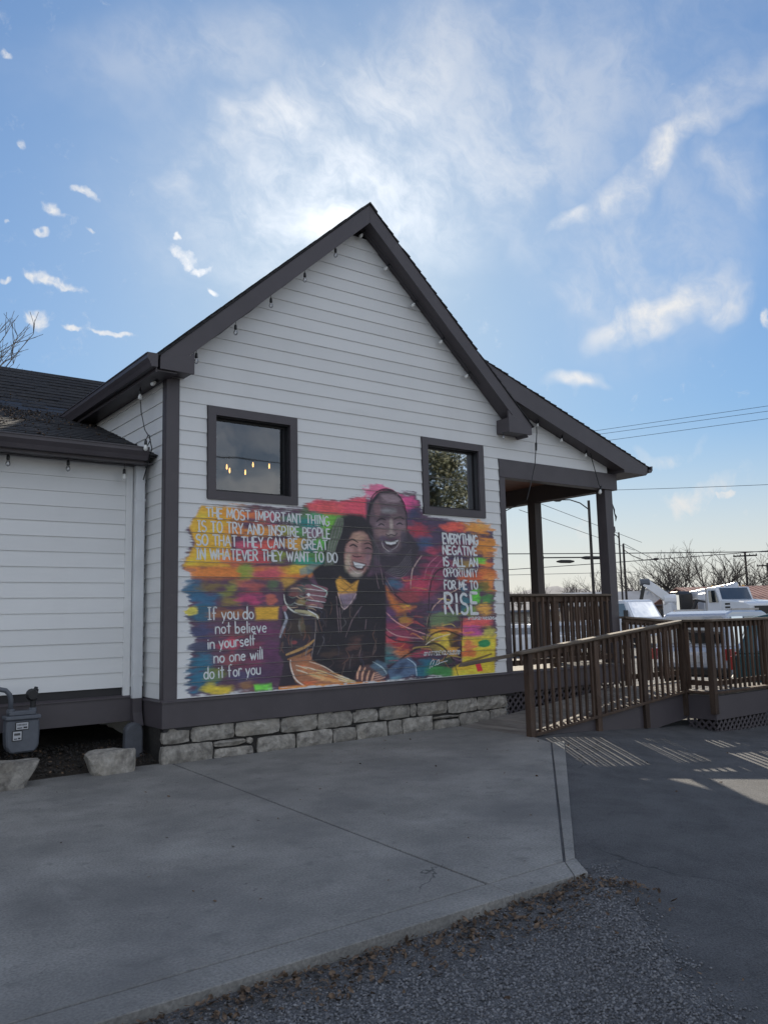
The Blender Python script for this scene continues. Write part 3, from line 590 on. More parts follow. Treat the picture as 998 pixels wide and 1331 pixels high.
def shingles(ridge, eave, yz, n, th=.016, horiz='y', length=(-.31, 8.2), tab=.31, name='shingles', lift=.004):
    """courses from eave up to ridge: points (a,z); a across the roof. Each course is cut in tabs."""
    b = MB(); a0, z0 = eave; a1, z1 = ridge; L_ = math.hypot(a1 - a0, z1 - z0); nx_, nz_ = -(z1 - z0) / L_, (a1 - a0) / L_
    if nz_ < 0: nx_, nz_ = -nx_, -nz_
    for k in range(n):
        t0, t1 = k / n, (k + 1.25) / n; t1 = min(t1, 1.0); p = length[0] - random.uniform(0, tab)
        first = True
        while p < length[1]:
            q = p + tab * random.uniform(.8, 1.2); pa, pb = max(p, length[0] + random.uniform(-.006, .004)), min(q, length[1]); p = q
            if pb - pa < .02: continue
            l_ = th + random.uniform(-.003, .006); s0 = random.uniform(-.004, .004)
            P_ = [(a0 + (a1 - a0) * t0 + nx_ * lift, z0 + (z1 - z0) * t0 + nz_ * lift), (a0 + (a1 - a0) * t0 + nx_ * (l_ + lift), z0 + (z1 - z0) * t0 + nz_ * (l_ + lift)), (a0 + (a1 - a0) * t1 + nx_ * (lift + .004), z0 + (z1 - z0) * t1 + nz_ * (lift + .004)), (a0 + (a1 - a0) * t1 + nx_ * lift * .5, z0 + (z1 - z0) * t1 + nz_ * lift * .5)]
            b.prism(P_, 'y' if horiz == 'y' else 'x', pa + .001, pb - .001)
    return part(name, b, 'shingle', BL, kind='stuff')
shingles((RX, 5.91), (-.26, zr_(-.26)), None, 32, th=.022, length=(-.305, 5.6))
shingles((RX, 5.91), (6.09, zr_(6.09)), None, 32, th=.022, length=(-.305, 5.6))
b = MB()
for k in range(28): y = -.31 + k * .21; b.prism([(RX - .13, 5.80 + .03), (RX, 5.945 + .008 * (k % 2)), (RX + .13, 5.80 + .03), (RX + .12, 5.80), (RX, 5.915), (RX - .12, 5.80)], 'y', y, y + .209)
part('ridge_cap', b, 'shingle', BL, kind='stuff')
# porch roof
def zp_(x): return 4.026 - .325 * (x - 5.07) - .045
part('rake_board', MB().prism([(5.085, zp_(5.085)), (9.15, zp_(9.15)), (9.15, 2.53), (9.10, 2.497), (8.46, 2.497), (8.46, zp_(8.46) - .335), (5.75, zp_(5.75) - .335), (5.36, zp_(5.36) - .24)], 'y', -.262, -.235), 'trim', BL, .002)
part('soffit', MB().prism([(5.55, zp_(5.55) - .325), (8.46, zp_(8.46) - .325), (8.46, zp_(8.46) - .305), (5.55, zp_(5.55) - .305)], 'y', -.234, -.013), 'trim', BL)
part('eave_return', MB().box(8.47, 9.14, -.233, 3.3, 2.50, 2.62), 'trim', BL, .003)
part('roof_deck', MB().prism([(5.0, zp_(5.0) - .003), (9.2, zp_(9.2) - .003), (9.2, zp_(9.2) - .04), (5.0, zp_(5.0) - .04)], 'y', -.234, 4.0), 'trim_dark', BL)
shingles((5.02, zp_(5.02)), (9.22, zp_(9.22)), None, 30, th=.022, length=(-.275, 4.0))
part('gutter', MB().prism([(9.16, 2.55), (9.23, 2.55), (9.275, 2.60), (9.275, 2.66), (9.285, 2.66), (9.285, 2.672), (9.24, 2.672), (9.235, 2.60), (9.16, 2.60)], 'y', -.285, 4.0), 'trim', BL)
# gutters on the left
part('gutter', MB().prism([(-.253, 2.955), (-.325, 2.955), (-.345, 3.0), (-.375, 3.05), (-.375, 3.10), (-.385, 3.10), (-.385, 3.112), (-.355, 3.112), (-.35, 3.03), (-.253, 3.03)], 'y', -.325, 4.2), 'trim', BL)
part('gutter_end', MB().prism([(-.253, 2.953), (-.327, 2.953), (-.348, 3.0), (-.378, 3.05), (-.378, 3.113), (-.253, 3.113)], 'y', -.331, -.326), 'trim', BL)
part('gutter', MB().prism([(.345, 1.962), (.27, 1.962), (.25, 2.01), (.215, 2.06), (.215, 2.10), (.205, 2.10), (.205, 2.112), (.235, 2.112), (.24, 2.04), (.345, 2.04)], 'x', -8.5, -.135), 'trim', BL)
part('gutter_end', MB().prism([(.345, 1.960), (.268, 1.960), (.248, 2.01), (.212, 2.06), (.212, 2.113), (.345, 2.113)], 'x', -.134, -.129), 'trim', BL)
part('eave_fascia', MB().box(-8.5, -.14, .346, .37, 1.925, 2.05), 'trim', BL)
part('soffit', MB().box(-8.5, -.024, .371, .64, 1.938, 1.952), 'trim', BL)
# wing roof: low slope, then a steeper slope up to the ridge
E0, K0, R0 = (.30, 2.035), (3.5, 3.20), (5.0, 4.25)
part('roof_deck', MB().prism([E0, K0, R0, (R0[0], R0[1] - .05), (K0[0], K0[1] - .05), (E0[0], E0[1] - .03)], 'x', -8.5, -.0), 'trim_dark', BL)
part('roof_deck', MB().prism([(3.4, 3.15), R0, (8.2, 2.0), (8.2, 1.95), (5, 4.18), (3.4, 3.1)], 'x', -8.5, 1.2), 'trim_dark', BL)
shingles(K0, (.26, 2.02), None, 22, th=.012, horiz='x', length=(-8.5, .0), tab=.33)
shingles(R0, K0, None, 13, th=.014, horiz='x', length=(-8.5, 1.1), tab=.33)
part('ridge_cap', MB().prism([(4.88, 4.18), (5.0, 4.275), (5.12, 4.18)], 'x', -8.5, 1.0), 'shingle', BL)
def rpl():
    x = rng.uniform(-3.2, -.15); y = rng.uniform(.6, 4.0) if rng.random() < .75 else rng.uniform(2.2, 3.6)
    if rng.random() > (.25 + .75 * math.exp(-((y - 2.9) / .7) ** 2)) * (1 if x < -.7 else .5): return None
    z = E0[1] + (y - E0[0]) * (K0[1] - E0[1]) / (K0[0] - E0[0]) if y < K0[0] else K0[1] + (y - K0[0]) * .7
    return (x, y, z + .03)
v, f = scatter(1500, lfv, lff, rpl, .008, .022, .6)
link('leaf_debris', fast('leaf_debris', v, f, 'leaf'), kind='stuff', label='dead leaves and twigs lying on the low roof of the wing')
# downspout and what is under it
part('corner_board', MB().box(-.262, -.176, .624, .66, -.85, 1.935), 'white', BL, .002)
ds = part('downspout', MB().box(-.172, -.058, .535, .615, -.885, 1.94), 'whitetrim', BL, .006)
part('strap', MB().box(-.182, -.048, .529, .537, 1.50, 1.525), 'whitetrim', ds); part('strap', MB().box(-.182, -.048, .529, .537, -.62, -.595), 'whitetrim', ds)
part('downspout_foot', MB().prism([(.54, -.886), (.61, -.886), (.60, -1.10), (.54, -1.20), (.47, -1.20), (.53, -1.05)], 'x', -.17, -.06), 'trim', ds)
b = MB(); b.prism([(-.30, -1.62), (-.085, -1.62), (-.085, -1.25), (-.10, -1.19), (-.14, -1.16), (-.20, -1.15), (-.255, -1.165), (-.295, -1.22)], 'y', .40, .52)
solo('drain_stub', b, 'pier', (-.19, .46, -1.6), 'grey rounded concrete stub standing under the white downspout', 'drain', bevel=.02)

# soil bed under the wing
sv = []; sf = []; nX, nY = 60, 24
for i in range(nX + 1):
    for j in range(nY + 1):
        x = -7 + 7.02 * i / nX; y = .03 + 3.0 * j / nY; sv.append((x, y, -1.615 + .17 * min(1, max(0, (y - .05) / .8)) + .10 * min(1, max(0, y - .8)) + random.uniform(-.012, .012) + .02 * math.sin(x * 4) * math.sin(y * 5)))
for i in range(nX):
    for j in range(nY): a = i * (nY + 1) + j; sf.append((a, a + nY + 1, a + nY + 2, a + 1))
link('soil_bed', fast('soil_bed', sv, sf, 'soil'), kind='structure')
def spl():
    x = rng.uniform(-3, -.05); y = rng.uniform(.1, 1.1); return (x, y, -1.60 + .17 * min(1, max(0, (y - .05) / .8)) + .02)
v, f = scatter(1400, octv, octf, spl, .004, .022); link('rubble', fast('rubble', v, f, 'mortar'), kind='stuff', label='small dark stones and mulch on the soil under the wing')
v, f = scatter(500, lfv, lff, spl, .010, .026, .8); link('bed_leaves', fast('bed_leaves', v, f, 'leaf'), kind='stuff', label='brown leaves in the soil bed under the wing')

# boulders
def boulder(name, c, sx, sy, sz, seed, label, top=.8):
    rr = random.Random(seed); bm_ = bmesh.new(); bmesh.ops.create_icosphere(bm_, subdivisions=3, radius=1)
    pl = [(Vector((rr.gauss(0, 1), rr.gauss(0, 1), rr.gauss(0, .5))).normalized(), rr.uniform(.62, .88)) for _ in range(9)] + [(Vector((.05, .05, 1)).normalized(), top), (Vector((.1, -1, .15)).normalized(), .62), (Vector((0, 0, -1)), .6)]
    for vv in bm_.verts:
        for n_, d_ in pl:
            k = vv.co.dot(n_) - d_
            if k > 0: vv.co -= n_ * k
        q = vv.co * 1.; vv.co += Vector((math.sin(q.y * 9 + seed), math.sin(q.z * 8 + q.x * 5), math.sin(q.x * 11))) * .022
        vv.co += vv.co.normalized() * rr.uniform(-.022, .022)
        tp_ = 1.0 + .22 * (vv.co.z - .3); vv.co = Vector((vv.co.x * tp_, vv.co.y, vv.co.z))
        vv.co = Vector((vv.co.x * sx, vv.co.y * sy, vv.co.z * sz))
    me = bpy.data.meshes.new(name); bm_.to_mesh(me); bm_.free(); me.materials.append(M['stone'])
    o = link(name, me, None, c, label=label, category='boulder', group='boulders on the pad by the wing'); return o
boulder('boulder', (-.60, -.02, -1.50), .36, .26, .22, 5, 'pale flat-topped limestone boulder below the white downspout', .62)
boulder('boulder', (-1.80, -.10, -1.49), .52, .34, .24, 11, 'larger dark-faced boulder in front of the gas meter', .6)

# gas meter
GM = thing('gas_meter', (-1.46, .33, -1.6), 'grey gas meter with bent pipes and two white labels on the wing wall', 'gas meter')
b = MB(); b.prism([(-1.625, -.985), (-1.30, -.985), (-1.292, -1.10), (-1.298, -1.27), (-1.34, -1.33), (-1.58, -1.335), (-1.622, -1.27), (-1.632, -1.10)], 'y', .24, .42); part('body', b, 'meter', GM, .018)
part('flange', MB().box(-1.64, -1.285, .225, .43, -.985, -.945), 'meter', GM, .008)
part('flange', MB().box(-1.60, -1.33, .26, .41, -.944, -.90), 'meter', GM, .008)
part('inlet_pipe', MB().tube([(-1.575, .33, -.90), (-1.575, .33, -.78), (-1.59, .33, -.72), (-1.63, .33, -.675), (-1.69, .33, -.66), (-2.2, .34, -.66), (-2.3, .36, -.70), (-2.32, .38, -1.5)], .026, 10), 'meter', GM, smooth=True)
part('regulator', MB().tube([(-1.35, .33, -.90), (-1.35, .33, -.80)], .028, 10).tube([(-1.37, .25, -.735), (-1.37, .30, -.735), (-1.37, .31, -.735), (-1.37, .36, -.735)], [.05, .066, .066, .045], 14).tube([(-1.335, .33, -.80), (-1.325, .33, -.68)], [.026, .03], 10).tube([(-1.325, .33, -.68), (-1.32, .33, -.655)], [.024, .018], 8), 'black', GM)
part('union_nut', MB().lathe([(.036, 0), (.042, .01), (.042, .04), (.036, .05)], (-1.575, .33, -.925), 6), 'meter', GM); part('union_nut', MB().lathe([(.036, 0), (.042, .01), (.042, .04), (.036, .05)], (-1.35, .33, -.925), 6), 'meter', GM)
for (x0, x1, z0, z1) in ((-1.535, -1.415, -1.085, -1.015), (-1.565, -1.48, -1.195, -1.105)):
    part('label_plate', MB().box(x0 - .008, x1 + .008, .2335, .239, z0 - .008, z1 + .008), 'black', GM)
    lp = part('label_sticker', MB().box(x0, x1, .2305, .233, z0, z1), 'label', GM); q = MB()
    for k in range(7): xx = x0 + .012 + k * (x1 - x0 - .024) / 7; q.box(xx, xx + .007, .2293, .2300, z0 + (z1 - z0) * .55, z0 + (z1 - z0) * .82)
    q.box(x0 + .01, x0 + (x1 - x0) * .5, .2293, .2300, z0 + .010, z0 + .020); q.box(x0 + (x1 - x0) * .6, x1 - .01, .2293, .2300, z0 + .010, z0 + .026); part('printing', q, 'black', lp)

# ------------------------------------------------------------------ lattice
def lattice(x0, x1, z0, z1, y, axis='x', pitch=.085, w=.034):
    b = MB()
    for s_, yy in ((1, y), (-1, y + .011)):
        k = -int((z1 - z0) / pitch) - 2; n = int((x1 - x0) / pitch) + int((z1 - z0) / pitch) + 4
        for i in range(-n, n):
            c = i * pitch * 1.414
            # line x = x0 + c + s*(z-z0)
            pa = [(x0 + c, z0), (x0 + c + s_ * (z1 - z0), z1)]
            if s_ < 0: pa = [(x0 + c, z0), (x0 + c - (z1 - z0), z1)]
            (xa, za), (xb, zb_) = pa; dx, dz = xb - xa, zb_ - za
            t0, t1 = 0., 1.
            for lim, sg in ((x0, 1), (x1, -1)):
                if sg * dx > 0: t0 = max(t0, (lim - xa) / dx) if sg > 0 and dx > 0 else t0
                if dx > 0: t0 = max(t0, (x0 - xa) / dx); t1 = min(t1, (x1 - xa) / dx)
                else: t0 = max(t0, (x1 - xa) / dx); t1 = min(t1, (x0 - xa) / dx)
            if t1 - t0 < .04: continue
            xa2, za2, xb2, zb2 = xa + dx * t0, za + dz * t0, xa + dx * t1, za + dz * t1; hw = w * .707
            b.prism([(xa2 - hw * .5, za2 + s_ * hw * .5), (xa2 + hw * .5, za2 - s_ * hw * .5), (xb2 + hw * .5, zb2 - s_ * hw * .5), (xb2 - hw * .5, zb2 + s_ * hw * .5)], 'y', yy, yy + .010)
    if axis == 'y': b.v = [(yy, xx, zz) for xx, yy, zz in b.v]
    return b
part('lattice_panel', lattice(5.565, 8.42, -1.80, -1.205, .02), 'trim', BL, kind='stuff')
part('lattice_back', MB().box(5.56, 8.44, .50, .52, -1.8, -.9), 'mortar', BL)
# porch deck
for k in range(25): part('deck_board', MB().box(5.70, 8.40, .02 + k * .145, .02 + k * .145 + .139, -.91, -.872), 'deck', BL)

# ------------------------------------------------------------------ railings
def upright(b, x, y, z0, z1, s=.038): b.box(x - s / 2, x + s / 2, y - s / 2, y + s / 2, z0, z1); return b
bal_me = MB().box(-.017, .017, -.017, .017, 0, 1).mesh('baluster', 'wood'); post_me = MB().box(-.046, .046, -.046, .046, 0, 1).mesh('post', 'wood')
def put_post(par, x, y, z0, z1): return inst('post', post_me, par, (x, y, z0), (0, 0, random.uniform(-.03, .03)), (1, 1, z1 - z0))
def put_bal(par, x, y, z0, z1): return inst('baluster', bal_me, par, (x, y, z0), (random.uniform(-.006, .006), random.uniform(-.006, .006), random.uniform(-.05, .05)), (1, 1, z1 - z0))
# porch front railing (stands on the deck)
PR = thing('porch_railing', (7.0, .02, -.87), 'dark brown baluster railing along the front of the porch deck', 'railing')
part('top_rail', MB().box(5.67, 8.22, -.015, .125, .295, .332), 'wood2', PR, .004)
part('sub_rail', MB().box(5.67, 8.22, .035, .073, .205, .294), 'wood', PR, .003)
part('bottom_rail', MB().box(5.67, 8.22, .035, .073, -.80, -.715), 'wood', PR, .003)
for x in (6.84,): put_post(PR, x, .10, -.90, .294)
x = 5.76
while x < 8.2:
    if abs(x - 6.84) > .08: put_bal(PR, x, .016, -.80, .28)
    x += .138
SR = thing('porch_railing', (8.33, 1.0, -.87), 'dark baluster railing along the street side of the porch', 'railing')
part('top_rail', MB().box(8.25, 8.38, .22, 1.69, .29, .327), 'wood', SR, .004); part('sub_rail', MB().box(8.30, 8.338, .22, 1.69, .20, .289), 'wood', SR); part('bottom_rail', MB().box(8.30, 8.338, .22, 1.69, -.80, -.715), 'wood', SR)
y = .30
while y < 1.66: put_bal(SR, 8.281, y, -.80, .28); y += .128
# ramp
RP = thing('access_ramp', (6.2, -.8, -1.6), 'weathered wooden access ramp with a brown baluster railing rising to a landing', 'ramp')
def zra(x): return -1.6 + max(0., min(x, 8.0) - 4.5) * .0914
YN = -1.48
for k in range(25):
    x0 = 4.50 + k * .1405; x1 = x0 + .135; b = MB(); b.prism([(x0, zra(x0) - .03), (x1, zra(x1) - .03), (x1, zra(x1)), (x0, zra(x0) + .002)], 'y', YN + .07, -.06); part('ramp_board', b, 'deck', RP)
b = MB(); n_ = 12; top = [(4.52 + 3.50 * i / n_, zra(4.52 + 3.50 * i / n_) - .005) for i in range(n_ + 1)]; bot = [(x, max(z - .40, zg(x, YN) - .03)) for x, z in top]
for i in range(n_): b.prism([bot[i], bot[i + 1], top[i + 1], top[i]], 'y', YN + .008, YN + .045)
part('ramp_fascia', b, 'trim', RP)
part('kerb_board', MB().prism([(4.5, zra(4.5) + .0), (8.0, zra(8.0) + .0), (8.0, zra(8.0) + .038), (4.5, zra(4.5) + .038)], 'y', YN - .05, YN + .09), 'wood', RP, .003)
part('ramp_fascia', MB().prism([(4.6, -1.9), (8.0, -1.9), (8.0, zra(8) - .03), (4.6, zra(4.6) - .03)], 'y', -.058, -.04), 'trim', RP)
part('top_rail', MB().prism([(4.28, zra(4.5) + 1.075), (8.03, zra(8.0) + 1.10), (8.03, zra(8.0) + 1.137), (4.28, zra(4.5) + 1.112)], 'y', YN - .07, YN + .07), 'wood2', RP, .004)
part('sub_rail', MB().prism([(4.46, zra(4.46) + .995), (7.98, zra(8.0) + 1.01), (7.98, zra(8.0) + 1.099), (4.46, zra(4.46) + 1.08)], 'y', YN - .01, YN + .028), 'wood', RP)
for x in (4.47, 5.84, 6.95, 7.62, 7.99):
    if x == 7.62: continue
    put_post(RP, x, YN + (.0 if x < 7.9 else -.01), (zg(x, YN) - .1) if x < 5 else zra(x) - .35, zra(x) + 1.075)
x = 4.62
while x < 7.94:
    if min(abs(x - q) for q in (4.47, 5.84, 6.95, 7.99)) > .075: put_bal(RP, x, YN - .03, zra(x) + .038, zra(x) + 1.07)
    x += .138
HR = [(3.32, YN + .10, -.607), (3.36, YN + .10, -.585), (4.40, YN + .10, -.545), (6.0, YN + .10, -.40)]
part('hand_rail', MB().prism([(3.31, -.635), (3.40, -.635), (7.9, -.23), (7.9, -.19), (3.36, -.593)], 'y', YN + .08, YN + .118), 'wood2', RP, .004)
for x in (4.47, 5.84, 6.95): part('rail_bracket', MB().box(x - .015, x + .015, YN + .046, YN + .081, zra(x) + 1.0 - .03, zra(x) + 1.0 + .01), 'black', RP)
# landing
LD = thing('ramp_landing', (9.0, -1.0, -1.85), 'square wooden landing at the top of the ramp with lattice below and brown balusters', 'deck')
ZL = -1.28; YL = -2.0; XR = 10.3
for k in range(16):
    x0 = 8.06 + k * .14; part('deck_board', MB().box(x0, x0 + .134, YL + .04, -.06, ZL - .03, ZL), 'deck', LD)
part('rim_board', MB().box(8.0, XR, YL, YL + .038, -1.675, ZL - .032), 'trim', LD, .003); part('rim_board', MB().box(8.004, 8.040, YL + .039, YN - .0, -1.675, ZL - .032), 'trim', LD, .003)
part('kerb_board', MB().box(7.965, XR, YL - .03, YL + .11, ZL + .001, ZL + .038), 'wood', LD, .004)
part('kerb_board', MB().box(7.965, 8.105, YL + .111, YN - .05, ZL + .001, ZL + .038), 'wood', LD, .004)
part('lattice_panel', lattice(8.03, XR, -1.93, -1.678, YL + .014), 'trim', LD, kind='stuff'); part('lattice_panel', lattice(YL + .03, YN, -1.93, -1.678, 8.02, axis='y'), 'trim', LD, kind='stuff')
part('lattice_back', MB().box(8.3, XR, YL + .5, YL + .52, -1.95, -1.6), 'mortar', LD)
ZT = -.135
part('top_rail', MB().box(7.95, XR + .05, YL - .07, YL + .07, ZT - .037, ZT + .0), 'wood2', LD, .004); part('top_rail', MB().box(7.93, 8.07, YL + .071, YN - .071, ZT - .037, ZT), 'wood2', LD, .004)
part('sub_rail', MB().box(8.0, XR, YL - .01, YL + .028, ZT - .13, ZT - .038), 'wood', LD); part('sub_rail', MB().box(7.99, 8.028, YL + .05, YN - .05, ZT - .13, ZT - .038), 'wood', LD)
part('bottom_rail', MB().box(8.0, XR, YL - .01, YL + .028, ZL + .12, ZL + .20), 'wood', LD)
part('bottom_rail', MB().box(7.99, 8.028, YL + .05, YN - .05, ZL + .12, ZL + .20), 'wood', LD)
for x, y in ((8.0, YL + .02), (9.64, YL + .02), (XR, YL + .02), (XR, -.05), (8.50, -.05)): put_post(LD, x, y, ZL - .3, ZT - .038)
x = 8.13
while x < XR - .06:
    if abs(x - 9.64) > .08: put_bal(LD, x, YL - .03, ZL + .06, ZT - .04)
    x += .138
for y in (-1.60, -1.715, -1.83): put_bal(LD, 7.971, y, ZL + .06, ZT - .04)
part('top_rail', MB().prism([(8.43, -.105), (XR + .05, -.235), (XR + .05, -.198), (8.43, -.068)], 'y', -.12, .02), 'wood2', LD, .004)
part('sub_rail', MB().prism([(8.43, -.20), (XR, -.33), (XR, -.24), (8.43, -.108)], 'y', -.07, -.032), 'wood', LD)
part('bottom_rail', MB().box(8.45, XR, -.07, -.032, ZL + .10, ZL + .19), 'wood', LD)
x = 8.62
while x < XR - .05: put_bal(LD, x, -.09, ZL + .06, -.16 - .07 * (x - 8.43)); x += .128

